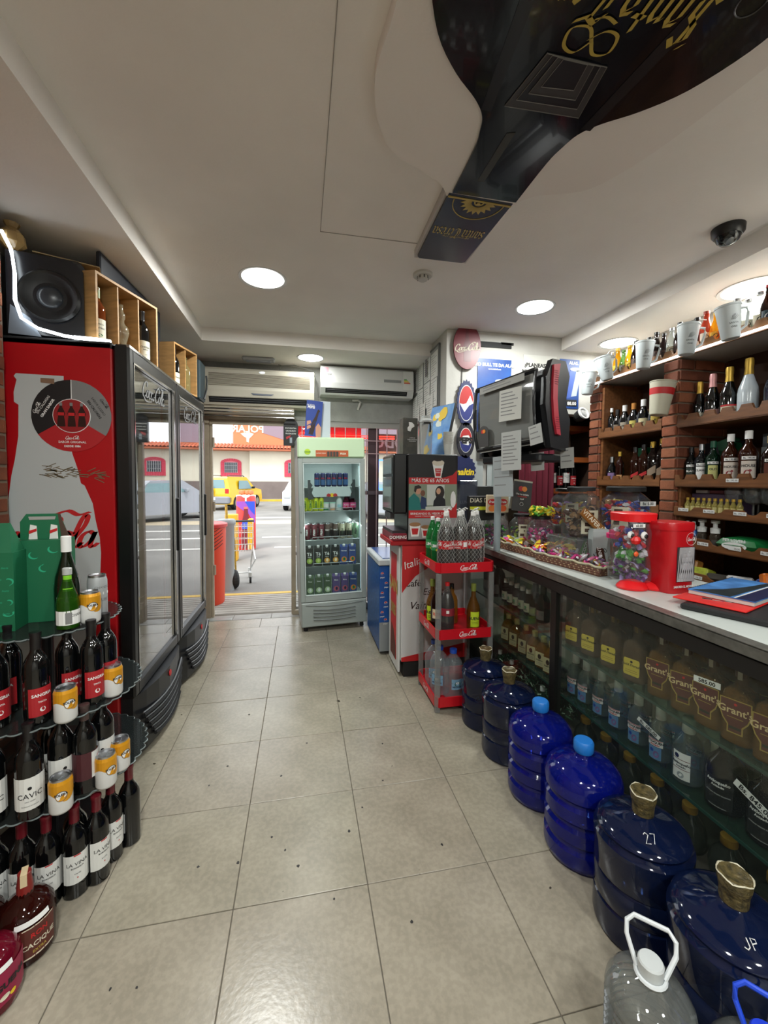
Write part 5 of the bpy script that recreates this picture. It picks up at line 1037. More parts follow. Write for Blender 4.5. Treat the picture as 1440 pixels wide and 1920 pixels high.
def ac(loc, w, h, d, old, label):
    t = thing('air_conditioner', label, 'air conditioner', loc)
    bm2 = pm('ac_cream', (196, 190, 174), .45) if old else pm('ac_white', (206, 206, 204), .4)
    prof = [(0, 0), (-d*.75, 0.0), (-d*.97, h*.22), (-d, h*.4), (-d*.92, h*.93), (-d*.8, h), (0, h)]
    obj('casing', MB().prism([(y, z) for y, z in prof], 0, w, Matrix(((0, 0, 1, 0), (1, 0, 0, 0), (0, 1, 0, 0), (0, 0, 0, 1)))), bm2, t)
    yy = lambda z: -d*(.75+.22*z/(h*.22)) if z < h*.22 else -d*(.97+.03*(z-h*.22)/(h*.18)) if z < h*.4 else -d*(1-.08*(z-h*.4)/(h*.53))
    a0, a1 = h*.06, h*.2
    obj('outlet', MB().add([(w*.05, yy(a0)-.002, a0), (w*.93, yy(a0)-.002, a0), (w*.93, yy(a1)-.002, a1), (w*.05, yy(a1)-.002, a1)], [(0, 1, 2, 3)]), blackm, t)
    mb = MB(); [mb.box(w*.06, w*.92, yy(h*f)-.006, yy(h*f)-.003, h*f, h*f+.004) for f in (.1, .15)]; obj('outlet_blade', mb, pm('blade_grey', (80, 82, 84), .5), t)
    if old:
        for k in range(11):
            z = h*(.50+.032*k); obj('intake_slat', MB().box(w*.05, w*.96, yy(z)-.004, yy(z)+.002, z, z+.005), pm('slat_tan', (120, 110, 92), .6), t)
        obj('brand_oval', MB().fprism(ellipse(w*.52, h*.90, .03, .012), .002, yy(h*.9)), alu, t)
        obj('vane_plate', MB().fprism([(w*.42, h*.32), (w*.44, h*.27), (w*.60, h*.27), (w*.63, h*.31)], .003, -d*.985), pm('vane_blue', (60, 70, 90), .4), t)
    else:
        mb = MB(); put_text(mb, 'Haier', w*.09, h*.66, .018, y=yy(h*.7)-.004, bold=.02); obj('lettering', mb, greyp, t)
        obj('display_strip', MB().fprism([(w*.67, h*.5), (w*.86, h*.5), (w*.86, h*.6), (w*.67, h*.6)], .002, yy(h*.55)), pm('strip_silver', (140, 142, 142), .3), t)
        st_ = obj('energy_label', MB().fprism([(w*.88, h*.25), (w*.99, h*.25), (w*.99, h*.92), (w*.88, h*.92)], .002, yy(h*.5)-.003), paper, t)
        for k, c_ in enumerate(((30, 150, 60), (150, 190, 40), (230, 200, 40), (220, 130, 40), (200, 50, 40))): obj('energy_bar', MB().fprism([(w*.89, h*(.62-.035*k)), (w*(.92+.01*k), h*(.62-.035*k)), (w*(.92+.01*k), h*(.645-.035*k)), (w*.89, h*(.645-.035*k))], .001, yy(h*.5)-.0055), pm('bar_%d' % k, c_, .5), st_)
        obj('pink_sticker', MB().fprism([(w*.03, h*.75), (w*.08, h*.75), (w*.08, h*.92), (w*.03, h*.92)], .001, yy(h*.82)-.003), pm('pink_sticker', (214, 150, 160), .5), t)
    return t
ac((-.26, 3.55, 2.16), 1.06, .36, .22, True, 'old cream air conditioner with a wide slatted intake above the doorway')
ac((.865, 3.55, 2.31), .98, .29, .21, False, 'newer white air conditioner with an energy label above the grille window')
single('ac_cable', MB().tube([(.42, 3.5, 2.53), (.5, 3.49, 2.60), (.44, 3.49, 2.61)], .004).tube([(.45, 3.5, 2.53), (.46, 3.49, 2.6), (.6, 3.48, 2.61), (.78, 3.49, 2.57), (.84, 3.50, 2.45), (.85, 3.52, 2.3)], .005), pm('cable_grey', (120, 120, 116), .5), 'grey cables looping between the two air conditioners', 'cable')
# ================================================================== THE GLASS COUNTER
rnd = random.Random(21)
def stuffmesh(name, pieces, mats, label, cat, loc=(0, 0, 0), parent=None, group=None):
    """many small countless pieces in one object; pieces: (verts, faces, material index)"""
    vs = []; fs = []; mi = []
    for v, f, k in pieces:
        o = len(vs); vs += v; fs += [tuple(i+o for i in q) for q in f]; mi += [k]*len(f)
    me = bpy.data.meshes.new(name); me.from_pydata(vs, [], fs)
    for q in mats: me.materials.append(q)
    me.polygons.foreach_set('material_index', mi)
    o = bpy.data.objects.new(name, me); COL.objects.link(o); o.location = loc; o['kind'] = 'stuff'
    if parent is not None: o.parent = parent
    else: o['label'] = label; o['category'] = cat
    if group: o['group'] = group
    return o
def candy_piece(c, s, kind=0):
    M_ = Matrix.Translation(c) @ Matrix.Rotation(rnd.uniform(0, 6), 4, 'Z') @ Matrix.Rotation(rnd.uniform(-1, 1), 4, 'X') @ Matrix.Rotation(rnd.uniform(-1, 1), 4, 'Y')
    a, b, d = s
    vs = [(-a, -b*.3, 0), (-a*.6, -b, 0), (a*.6, -b, 0), (a, -b*.3, 0), (a, b*.3, 0), (a*.6, b, 0), (-a*.6, b, 0), (-a, b*.3, 0), (-a*.5, -b*.5, d), (a*.5, -b*.5, d), (a*.5, b*.5, d), (-a*.5, b*.5, d), (0, 0, -d)]
    fs = [(0, 1, 8), (1, 2, 9, 8), (2, 3, 9), (3, 4, 10, 9), (4, 5, 10), (5, 6, 11, 10), (6, 7, 11), (7, 0, 8, 11), (8, 9, 10, 11)]+[(i, 12, (i+1) % 8) for i in range(8)]
    return [tuple(M_ @ Vector(p)) for p in vs], fs
def fill_cyl(x, y, z0, z1, r, n, s, mats, label, sq=False):
    ps = []
    for _ in range(n):
        if sq: px, py = rnd.uniform(-r, r), rnd.uniform(-r, r)
        else: a, q = rnd.uniform(0, 2*PI), r*math.sqrt(rnd.random()); px, py = q*math.cos(a), q*math.sin(a)
        v, f = candy_piece((px, py, rnd.uniform(z0, z1)), s); ps.append((v, f, rnd.randrange(len(mats))))
    return stuffmesh('candies', ps, mats, label, 'candies', (x, y, 0))
CX0, CX1, CY0, CY1 = 1.93, 2.52, -1.3, 2.35
ctr = thing('glass_counter', 'long glass-fronted shop counter with black frame and steel edge full of liquor bottles', 'counter', (0, 0, 0))
frm = pm('counter_frame', (22, 21, 20), .4)
obj('countertop', MB().box(CX0+.012, CX1, CY0, CY1, .945, .958), pm('counter_white', (190, 196, 192), .25), ctr)
obj('steel_edge', MB().box(CX0-.014, CX0+.004, CY0, CY1, .925, .9625, .002).box(CX0-.014, CX0+.032, CY0, CY1, .9585, .963), pm('worn_steel', (128, 128, 122), .35, metal=.7, var=.3, vscale=30), ctr)
obj('top_rail', MB().box(CX0-.004, CX0+.03, CY0, CY1, .868, .918), frm, ctr)
obj('base_rail', MB().box(CX0, CX0+.03, CY0, CY1, 0, .09).box(CX1-.03, CX1, CY0, CY1, 0, .09), frm, ctr)
obj('base_board', MB().box(CX0+.02, CX1-.02, CY0, CY1, .06, .09), pm('base_board', (60, 54, 48), .7), ctr)
for y in (-.18, .93, 2.31): obj('front_post', MB().box(CX0-.004, CX0+.034, y-.022, y+.022, .09, .87), frm, ctr); obj('rear_post', MB().box(CX1-.03, CX1, y-.02, y+.02, .09, .945), frm, ctr)
for y in (.4, 1.45): obj('rear_post', MB().box(CX1-.05, CX1, y-.03, y+.03, .09, .945), pm('post_brown', (52, 42, 36), .6), ctr)
for y0, y1 in ((-1.28, -.20), (-.16, .91), (.95, 2.29)): obj('front_pane', MB().box(CX0+.008, CX0+.013, y0, y1, .09, .868), gm('counter_glass', (240, 246, 242), (120, 130, 120), .03, .01, 1.35), ctr)
gsh = gm('shelf_glass', (190, 216, 204), (60, 100, 86), .12, .02, 1.5)
for z in (.352, .604):
    for y0, y1 in ((-1.28, .90), (.955, 2.29)):
        s_ = obj('glass_shelf', MB().box(CX0+.03, CX1-.05, y0, y1, z-.008, z), gsh, ctr); obj('shelf_edge', MB().box(CX0+.026, CX0+.030, y0, y1, z-.009, z+.001), pm('glass_edge', (30, 62, 54), .2), s_)
Zl, Zu, Zb = .353, .605, .091
G6 = 'bottles inside the glass counter'
whisk = gm('whisky_glass', (196, 160, 96), (120, 84, 30), .42, .03)
clearl = gm('clear_liquor', (206, 216, 212), (120, 134, 130), .2, .03, 1.6)
SQ = [(.034, 0), (.040, .006), (.041, .13), (.036, .155), (.018, .172), (.0135, .185), (.0135, .235), (.0155, .24)]
yl = bottle('whisky_bottle', [(r*1.12, z) for r, z in SQ], gm('mauve_glass', (170, 150, 130), (104, 84, 66), .45, .03), [(.0165, .2), (.0165, .25), (.014, .251)], pm('goldfoil', (130, 104, 50), .4), [dict(z=(.03, .098), w=.062, mat=pm('label_yellow', (196, 176, 70), .5), shape=[(-.9, 0), (.9, 0), (1, .1), (1, .9), (.9, 1), (-.9, 1), (-1, .9), (-1, .1)], text=[('Gold Dorado', .068, .010, ink, dict(shear=.2)), ('@disc', .086, .005, ink), ('@box', .05, .002, pm('label_dkyellow', (140, 120, 50), .5), dict(x=0, w=.045)), ('@box', .042, .002, pm('label_dkyellow', (140, 120, 50), .5), dict(x=0, w=.05))])], n=20, sq=2.5)
TURN = -PI/2+.45      # bottles in the counter face the customers, turned a little to the camera
for k, y in enumerate((.885, .765, .635, .505)): put_b('yl', yl, 'square bottle with plain yellow label on the upper counter shelf, %s from the black post' % ORD[k], 2.03, y, Zu, -PI/2+.35, 'yellow label bottles')
SH = [(-1, 1), (-1, .62), (-.8, .4), (-.45, .22), (-.45, 0), (.45, 0), (.45, .22), (.8, .4), (1, .62), (1, 1)]
grm = pm('label_oxblood', (84, 40, 34), .5); grd = pm('label_goldrim', (150, 128, 60), .5)
def grant_rim(t): obj('label_rim', MB().fprism([(a*.040, .038+.105*b) for a, b in [(-1, 1), (-1, .6), (-.82, .38), (-.5, .2), (-.5, -.02), (.5, -.02), (.5, .2), (.82, .38), (1, .6), (1, 1)]], .0004, -.0424), grd, t); obj('tax_strip', MB().box(-.006, .006, -.0175, -.0165, .2, .262), pm('tax_white', (176, 172, 160), .6), t)
gra = bottle('whisky_bottle', [(r*1.03, z*1.04) for r, z in SQ], whisk, [(.0165, .205), (.0165, .262), (.014, .263)], pm('cap_oxblood', (70, 34, 30), .4), [dict(z=(.04, .14), w=.074, mat=grm, shape=SH, text=[('Grant\'s', .098, .022, pm('print_tan', (200, 176, 130), .5), dict(bold=.02)), ('@disc', .128, .004, redp), ('@box', .085, .002, grd, dict(x=0, w=.04)), ('@box', .05, .008, pm('label_darkgreen', (34, 40, 26), .5), dict(x=0, w=.03))])], n=20, sq=2.2, extra=grant_rim)
for k, (x, y, tn) in enumerate(((2.03, .385, .35), (2.03, .285, .5), (2.03, .19, .2), (2.03, .10, .35), (2.03, .005, .35), (2.03, -.09, .5), (2.03, -.185+.0, .4))):
    if k == 6: y = -.28
    put_b('gra', gra, 'amber whisky bottle with shield label in the front row, %s after the yellow-label bottles' % ORD[k], x, y, Zu, -PI/2+tn, 'shield label whisky bottles')
for k, y in enumerate((.44, .33, .23, .13, .03, -.07)): put_b('gra', gra, 'amber shield-label whisky bottle in the rear row of the upper shelf, %s along' % ORD[k], 2.14, y, Zu, -PI/2+.4, 'shield label whisky bottles')
for k, y in enumerate((.83, .71, .58)): put_b('yl', yl, 'square yellow-label bottle in the rear row of the upper counter shelf, %s along' % ORD[k], 2.15, y, Zu, -PI/2+.4, 'yellow label bottles')
st = thing('price_sticker', 'white price strip stuck round the third shield-label whisky bottle', 'price tag', (2.03, .19, Zu), rz=-PI/2+.3)
obj('strip', MB().box(-.038, .038, -.0445, -.043, .145, .165), wht, st); mb = MB(); put_text(mb, '585.00', 0, .149, .013, y=-.0452, bold=.03); obj('lettering', mb, ink, st)
CL = [(.030, 0), (.037, .006), (.038, .105), (.033, .13), (.019, .15), (.0145, .16), (.0145, .168)]
capw = [(.0175, .158), (.0175, .178), (.0165, .205), (.014, .206)]
whitecap = pm('cap_ivory', (176, 174, 166), .45)
ant = bottle('liquor_bottle', CL, clearl, capw, whitecap, [dict(z=(.062, .088), w=.055, r=.0385, mat=wht, text=[('ANTIOQUENO', .074, .0085, ink, dict(bold=.05)), ('Anisado', .065, .0075, redp, dict(bold=.03, shear=.2)), ('@box', .0845, .0025, redp, dict(x=0, w=.055))]), dict(z=(.012, .060), w=.045, r=.0382, mat=pm('label_sky', (90, 130, 170), .5), text=[('@disc', .032, .010, pm('print_lilac', (120, 90, 140), .5), dict(x=.006, e=1.3)), ('@disc', .045, .007, blue, dict(x=-.01))])])
for k, y in enumerate((.885, .805, .70, .60, .49, .385)): put_b('ant', ant, 'small clear anise bottle with ivory cap, lower counter shelf, %s from the black post' % ORD[k], 2.03, y, Zl, -PI/2+.3, 'clear anise bottles')
for k, y in enumerate((.85, .75, .65, .54, .43, .32)): put_b('ant', ant, 'clear anise liquor bottle in the rear row of the lower counter shelf, %s along' % ORD[k], 2.13, y, Zl, -PI/2+.3, 'clear anise bottles')
tg = thing('price_tag', 'white paper price strip tilted on a clear anise bottle', 'price tag', (2.012, .395, Zl+.118), rz=-PI/2+.3, ry=.45)
obj('strip', MB().box(-.05, .04, -.040, -.0385, 0, .016), wht, tg); mb = MB(); put_text(mb, 'Bs. 585.00', -.005, .003, .012, y=-.0408, bold=.02); obj('lettering', mb, ink, tg)
antb = bottle('liquor_bottle', [(r*1.25, z*1.12) for r, z in CL], clearl, [(r*1.15, z*1.12) for r, z in capw], whitecap, [dict(z=(.02, .115), w=.056, mat=wht, text=[('@disc', .100, .008, navy, dict(x=-.014)), ('@box', .088, .002, maroon, dict(x=0, w=.056)), ('Antioqueño', .072, .009, ink, dict(bold=.03)), ('Anisado', .062, .007, ink), ('@box', .055, .002, maroon, dict(x=0, w=.056)), ('@disc', .035, .011, pm('print_grey2', (150, 156, 160), .5))])])
put_b('antb', antb, 'larger clear anise bottle with a tall white label next to the dark bottles', 2.03, .27, Zl, -PI/2+.3)
blk = bottle('liquor_bottle', [(r*1.45, z*1.18) for r, z in CL], gm('smoke_glass', (60, 60, 62), (14, 15, 18), .8, .06), [(r*1.2, z*1.18) for r, z in capw], blackfoil, [dict(z=(.02, .115), w=.08, mat=ink, text=[('Antioqueño', .098, .010, wht, dict(bold=.03)), ('Anisado', .086, .008, wht), ('@box', .06, .004, greyp, dict(x=0, w=.07)), ('@box', .02, .003, greyp, dict(x=0, w=.05))])])
put_b('blk', blk, 'black-label dark liquor bottle beside the tall white-label bottle', 2.04, .145, Zl, -PI/2+.3, 'black label dark bottles')
put_b('blk', blk, 'black-label dark liquor bottle carrying a long price strip', 2.04, .015, Zl, -PI/2+.3, 'black label dark bottles')
put_b('blk', blk, 'black-label dark liquor bottle hidden behind the last water jug', 2.04, -.125, Zl, -PI/2+.3, 'black label dark bottles')
tg = thing('price_tag', 'long white price strip across a black-label bottle in the counter', 'price tag', (1.985, .015, Zl+.115), rz=-PI/2+.1, ry=.42)
obj('strip', MB().box(-.065, .055, -.0015, 0, 0, .022), wht, tg); mb = MB(); put_text(mb, 'Bs. 845.00', -.005, .005, .016, y=-.0022, bold=.02); obj('lettering', mb, ink, tg)
# hazy round jars on the counter floor
rj = bottle('round_jar', [(.03, 0), (.05, .02), (.055, .06), (.045, .10), (.025, .125), (.02, .14)], gm('murky_glass', (120, 126, 118), (60, 64, 58), .4, .04, 1.6), [(.024, .135), (.024, .16), (.02, .162)], pm('cap_ochre', (160, 110, 30), .5))
for k, y in enumerate((.84, .70, .56, .42, .28, .14, 0)): put_b('rj', rj, 'squat round glass flask on the counter floor behind the blue jugs, %s from the post' % ORD[k], 2.06, y, Zb, 0, 'round flasks on the counter floor')
for k, y in enumerate((.77, .49, .21)): put_b('mar', bottle('small_bottle', [(.02, 0), (.026, .01), (.026, .08), (.012, .12), (.01, .15)], gm('maroon_glass', (90, 24, 40), (60, 10, 24), .7, .04), [(.013, .14), (.013, .165), (.01, .166)], maroon), 'small maroon bottle between the round flasks, %s from the black post' % ORD[k], 2.16, y, Zb, 0, 'small maroon bottles')
single('blue_rag', MB().box(-.03, .05, -.06, .06, 0, .03, .012), pm('rag_blue', (40, 110, 180), .8), 'bright blue plastic scrap lying behind the glass shelves', 'scrap', (2.40, .33, Zl+.001), (.2, .1, .4))
# bay next to the rack
sauce = bottle('sauce_bottle', [(.022, 0), (.028, .005), (.028, .085), (.024, .10), (.013, .125), (.0125, .14)], gm('sauce_dark', (80, 50, 40), (36, 18, 16), .75, .04), [(.0155, .132), (.0155, .158), (.013, .159)], wht, [dict(z=(.02, .075), w=.06, mat=pm('label_putty', (170, 164, 140), .6), text=[('@disc', .05, .008, green), ('MIEL', .032, .010, ink)])])
for k, y in enumerate((1.63, 1.56, 1.49, 1.42, 1.35)): put_b('sauce', sauce, 'small dark sauce bottle with white cap, upper counter shelf, %s from the rack' % ORD[k], 2.04, y, Zu, -PI/2+.35, 'white cap sauce bottles')
for k, (y, s_) in enumerate(((1.29, 1.0), (1.21, 1.05), (1.76, 1.3), (1.90, 1.3))): place('darkliq', bottle('liquor_bottle', [(r*.95, z) for r, z in CL], gm('brown_dark2', (70, 44, 34), (30, 16, 12), .8, .03), capw, blackfoil, [dict(z=(.02, .07), w=.05, mat=pm('label_slate', (90, 84, 80), .5))]), ('dark brown bottle beside the white-capped sauce row', 'dark brown bottle closest to the counter post on the upper shelf', 'larger dark brown bottle behind the rack, shelf side', 'larger dark brown bottle furthest in behind the rack')[k], 'bottle', (2.05, y, Zu), -PI/2+.4, 'dark brown bottles in the counter', scale=s_)
teq = bottle('tequila_bottle', [(.030, 0), (.037, .005), (.038, .10), (.030, .125), (.016, .145), (.0135, .155)], gm('gold_liquor', (206, 160, 70), (140, 92, 20), .45, .03), [(.0165, .148), (.0165, .178), (.014, .18)], pm('cap_cream', (190, 176, 110), .5), [dict(z=(.015, .095), w=.056, mat=pm('label_buff', (196, 184, 140), .6), text=[('@disc', .07, .011, pm('print_umber', (60, 40, 26), .5), dict(e=1.3)), ('RESERVA', .045, .008, ink), ('@box', .025, .002, greyp, dict(x=0, w=.04)), ('@box', .033, .002, greyp, dict(x=0, w=.04))])], n=18, sq=1.2)
for k, (y, ky) in enumerate(((1.59, 0), (1.48, 0), (1.37, 0), (1.27, 0), (1.18, 0), (1.10, 0))): put_b('teq', teq, 'golden liquor flask with cream cap on the lower shelf, %s from the rack' % ORD[k], 2.04, y, Zl, -PI/2+.4, 'golden flasks with cream caps')
cp2 = thing('green_carton', 'flat bright green printed carton behind the golden flasks', 'carton', (2.18, 1.5, Zl))
obj('carton_face', MB().box(0, .02, 0, .42, 0, .23), pm('lime_card', (120, 170, 30), .5, var=.4, vscale=14, col2=(70, 120, 20)), cp2)
obj('teal_patch', MB().box(-.002, 0, -.02, .09, .12, .22), pm('teal_patch', (70, 150, 140), .5), cp2)
ps = []
for _ in range(520):
    x, y, z = rnd.uniform(1.99, 2.3), rnd.uniform(.97, 1.75), Zb+rnd.random()**1.3*.15; a = rnd.uniform(0, 6); l = rnd.uniform(.01, .03); h = rnd.uniform(-.02, .03)
    ps.append(([(x, y, z), (x+l*math.cos(a), y+l*math.sin(a), z+h), (x+l*math.cos(a)+.004, y+l*math.sin(a), z+h+.004), (x+.004, y, z+.005)], [(0, 1, 2, 3)], rnd.randrange(3)))
stuffmesh('green_tinsel', ps, [pm('tinsel_a', (90, 130, 100), .3), pm('tinsel_b', (40, 84, 56), .3), pm('tinsel_c', (170, 190, 170), .3)], 'shredded green packing tinsel on the floor of the glass counter', 'packing tinsel')
for k, y in enumerate((1.66, 1.50, 1.15)): put_b('miniw', bottle('small_bottle', [(.018, 0), (.024, .01), (.024, .1), (.012, .13), (.01, .15)], gm('green_glass2', (120, 160, 130), (50, 84, 60), .4, .04), [(.0135, .14), (.0135, .165), (.01, .166)], wht), 'white-capped green miniature bottle standing in the tinsel, %s from the rack' % ORD[k], 2.02, y, Zb, 0, 'miniatures in the tinsel')

# ------------------------------------------------------------------ ON THE COUNTER
ZC = .9585
cand = {k: pm('wrap_'+k, c, .3) for k, c in dict(magenta=(190, 40, 120), yellow=(220, 190, 50), purple=(96, 50, 110), orange=(214, 110, 40), green=(70, 140, 50), red=(190, 40, 50), white=(206, 204, 210), blue=(40, 60, 160), pink=(210, 120, 160), brown=(70, 44, 34), lilac=(150, 130, 180), lime=(170, 190, 60)).items()}
def jar(name, label, loc, prof, mat=None, lid=None, lidmat=None, labels=None, sq=0.0, n=26, g=None):
    t = thing(name, label, 'jar', loc, group=g)
    obj('jar_body', MB().lathe(prof, n, sq=sq, cap=False), mat or gm('jar_clear', (226, 230, 230), (180, 186, 186), .06, .03, 1.5), t, smooth=True)
    if lid: obj('jar_lid', MB().lathe(lid, n, sq=sq), lidmat, t, smooth=True)
    return t
def nutri(t, r, a, z, w=.06, h=.085, M=None):
    """the two-part nutrition and brand card stuck inside clear candy jars"""
    lo = obj('card_label', patch(r, w, z, z+h, a), pm('label_putty2', (186, 182, 160), .6), t)
    mb = MB(); 
    def bx_(x, z_, w_, h_): vs = [((r+.0014)*math.sin(a+q/r), -(r+.0014)*math.cos(a+q/r), zz) for q in (x-w_/2, x, x+w_/2) for zz in (z_, z_+h_)]; mb.add(vs, [(0, 2, 3, 1), (2, 4, 5, 3)])
    bx_(-.006, z+h*.78, w*.5, h*.13); bx_(0, z+h*.60, w, h*.07); bx_(-.014, z+h*.33, w*.35, h*.15); bx_(-.014, z+h*.08, w*.35, h*.15)
    obj('card_print', mb, pm('print_umber', (60, 40, 26)), lo)
BARR = lambda r, h: [(r*.88, 0), (r, .012), (r, h*.72), (r*.96, h*.80), (r*.75, h*.90), (r*.60, h*.95), (r*.60, h)]
def lidp(r, z, h=.025): return [(r, z), (r, z+h-.004), (r-.006, z+h), (.002, z+h)]
# row of candy jars at the far end
fj = [(2.06, 1.84, 'purple', 'clear jar of purple and green lollipops beside the netted colas', ['purple', 'magenta', 'green', 'brown', 'lilac']), (2.20, 1.72, 'green', 'clear jar with putty-coloured card and green sweets, under the card holder', ['green', 'lime', 'brown', 'purple']), (2.22, 1.52, 'magenta', 'clear jar of magenta wrapped lollipops behind the candy trays', ['magenta', 'purple', 'white', 'magenta'])]
for x, y, c_, lb, cols in fj:
    t = jar('candy_jar', lb, (x, y, ZC), BARR(.088, .22), lid=lidp(.06, .22, .02), lidmat=black, g='candy jars on the counter')
    if c_ == 'green': nutri(t, .0885, -.35, .05, .075, .12)
    fill_cyl(x, y, ZC+.015, ZC+.15, .074, 110, (.018, .010, .007), [cand[q] for q in cols], 'sweets filling the ' + lb)
jt = jar('candy_jar', 'teal-lidded low jar half hidden behind the netted cola bottles', (2.02, 2.02, ZC), BARR(.08, .20), lid=lidp(.055, .2, .02), lidmat=pm('lid_teal', (30, 110, 130), .4)); fill_cyl(2.02, 2.02, ZC+.01, ZC+.12, .066, 60, (.018, .010, .007), [cand['purple'], cand['brown'], cand['blue']], 'dark sweets in the teal-lidded jar')
# lollipop bouquet on top of the magenta jar
ps = []
for _ in range(90):
    v, f = candy_piece((rnd.uniform(-.06, .06), rnd.uniform(-.05, .05), rnd.uniform(0, .05)), (.02, .009, .007)); ps.append((v, f, rnd.randrange(3)))
stuffmesh('wrapped_sweets', ps, [cand['lime'], cand['yellow'], cand['green']], 'lime green wrapped sweets heaped on top of the magenta lollipop jar', 'sweets', (2.22, 1.52, ZC+.245))
# the upper jar with round shoulders on a clear tub
tub = jar('clear_tub', 'clear square tub of mixed sweets under the big round-shouldered jar', (2.42, 1.50, ZC), [(.10, 0), (.112, .01), (.115, .17), (.12, .175)], sq=2.5)
fill_cyl(2.42, 1.50, ZC+.01, ZC+.09, .09, 110, (.020, .012, .008), [cand['yellow'], cand['green'], cand['orange'], cand['lime']], 'yellow and green sweets in the square tub')
obj('inner_card', MB().box(-.02, .08, -.108, -.106, .01, .12), pm('card_pinkwhite', (190, 180, 184), .6), tub)
t = jar('candy_jar', 'round-shouldered black-lidded jar of orange and purple sweets atop the square tub', (2.42, 1.50, ZC+.178), BARR(.122, .225), lid=lidp(.095, .222, .022), lidmat=black); nutri(t, .1225, -.55, .03, .075, .12)
fill_cyl(2.42, 1.50, ZC+.19, ZC+.32, .105, 150, (.022, .013, .010), [cand['orange'], cand['purple'], cand['yellow'], cand['red'], cand['lilac']], 'orange and purple sweets in the round-shouldered jar')
# price card, pink-lidded jar
pcd = thing('price_card', 'folded white price card standing between the trays and the pink-lidded jar', 'card', (2.24, .985, ZC), rz=-.25)
obj('card', MB().box(-.045, .045, 0, .06, 0, .20).box(-.042, .042, .005, .055, .2, .21), pm('card_grey', (176, 186, 186), .6), pcd); mb = MB(); put_text(mb, '17.50', .0, .075, .026, y=-.001, rot=.5); obj('lettering', mb, ink, pcd)
t = jar('pink_lid_jar', 'small ribbed jar with hot pink lid holding brown sticks', (2.245, .855, ZC), [(.052, 0), (.058, .01), (.054, .05), (.06, .10), (.064, .13), (.058, .175), (.058, .185)], lid=[(.066, .183), (.068, .205), (.056, .208), (.055, .222), (.002, .223)], lidmat=pm('lid_pink', (214, 30, 110), .4))
mb = MB(); [mb.tube([(rnd.uniform(-.035, .035), rnd.uniform(-.035, .035), .01), (rnd.uniform(-.04, .04), rnd.uniform(-.04, .04), .14)], .007, 5) for _ in range(16)]; o = single('cinnamon_sticks', mb, pm('stick_brown', (120, 70, 40), .6), 'brown wrapped sticks inside the pink-lidded jar', 'sticks', (2.245, .855, ZC)); o['kind'] = 'stuff'
# the face-shaped jar
FJ = [(.075, 0), (.088, .01), (.090, .05), (.083, .09), (.070, .125), (.074, .15), (.084, .19), (.084, .225), (.073, .255), (.068, .265), (.068, .275)]
fx, fy, fz = 2.135, .665, ZC+.022
ft = thing('googly_eye_jar', 'clear candy jar with googly eyes, red ball nose, red lid and red feet', 'jar', (fx, fy, fz), rz=0)
obj('jar_body', MB().lathe(FJ, 28, sq=.8, cap=False), gm('jar_clear', (226, 230, 230), (180, 186, 186), .06, .03, 1.5), ft, smooth=True)
obj('jar_lid', MB().lathe([(.080, .268), (.082, .302), (.078, .305), (.002, .306)], 28, sq=1.0), pm('lid_red', (214, 24, 30), .35), ft, smooth=True)
for x, y in ((-.045, -.055), (.05, -.075)): obj('foot', MB().lathe([(.058, 0), (.060, .008), (.045, .026), (.02, .036), (.002, .038)], 20, T(x, y, -.021), sx=1.1), pm('lid_red', (214, 24, 30)), ft, smooth=True)
def ball(name, x, z, r, mt, y=None, par=ft, fl=.5): 
    yy = y if y is not None else -math.sqrt(max(.084**2-x*x, .0001))
    return obj(name, MB().lathe([(.001, -r), (r*.7, -r*.7), (r, 0), (r*.7, r*.7), (.001, r)], 16, Matrix.Translation((x, yy, z)) @ Matrix.Scale(fl, 4, (0, 1, 0))), mt, par, smooth=True)
for x in (-.062, -.018, .045): e_ = ball('googly_eye', x, .212 if x < 0 else .19, .017, wht); ball('pupil', x+.003, .208 if x < 0 else .186, .010, black, y=-math.sqrt(.084**2-x*x)-.008, par=e_)
ball('nose', -.048, .190, .021, red, fl=1.0); ball('orange_button', -.045, .130, .012, pm('button_orange', (220, 90, 40), .4))
hand = [(.03, .06), (.05, .05), (.07, .065), (.075, .09), (.068, .12), (.055, .135), (.04, .12), (.035, .09)]
obj('yellow_hand', MB().fprism(hand, .008, -.085), pm('hand_yellow', (196, 190, 30), .3), ft)
fill_cyl(fx, fy, fz+.01, fz+.08, .068, 110, (.022, .010, .007), [cand['purple'], cand['brown'], cand['green'], cand['lilac'], cand['purple']], 'dark purple wrapped sweets at the bottom of the googly-eyed jar')
fill_cyl(fx, fy, fz+.09, fz+.14, .056, 60, (.016, .010, .012), [cand['green'], cand['white'], cand['green']], 'green candy bags in the middle of the googly-eyed jar')
fill_cyl(fx, fy, fz+.15, fz+.235, .062, 80, (.016, .010, .012), [cand['white'], cand['blue'], cand['lilac'], cand['red']], 'blue and white sweets in the top of the googly-eyed jar')
tg = thing('price_tag', 'small white price strip under the red lid of the googly-eyed jar', 'price tag', (fx-.04, fy-.077, fz+.245)); obj('strip', MB().box(-.03, .03, -.001, 0, 0, .016), wht, tg); mb = MB(); put_text(mb, '60.00', 0, .003, .011, y=-.0016, bold=.02); obj('lettering', mb, ink, tg)
single('leaning_packets', MB().box(-.05, .05, -.004, .004, 0, .22, .002), pm('packet_translucent', (150, 156, 150), .3), 'translucent grey packet stack standing between the eyed jar and the red tin', 'packets', (2.245, .62, ZC), (.08, .05, -.7))
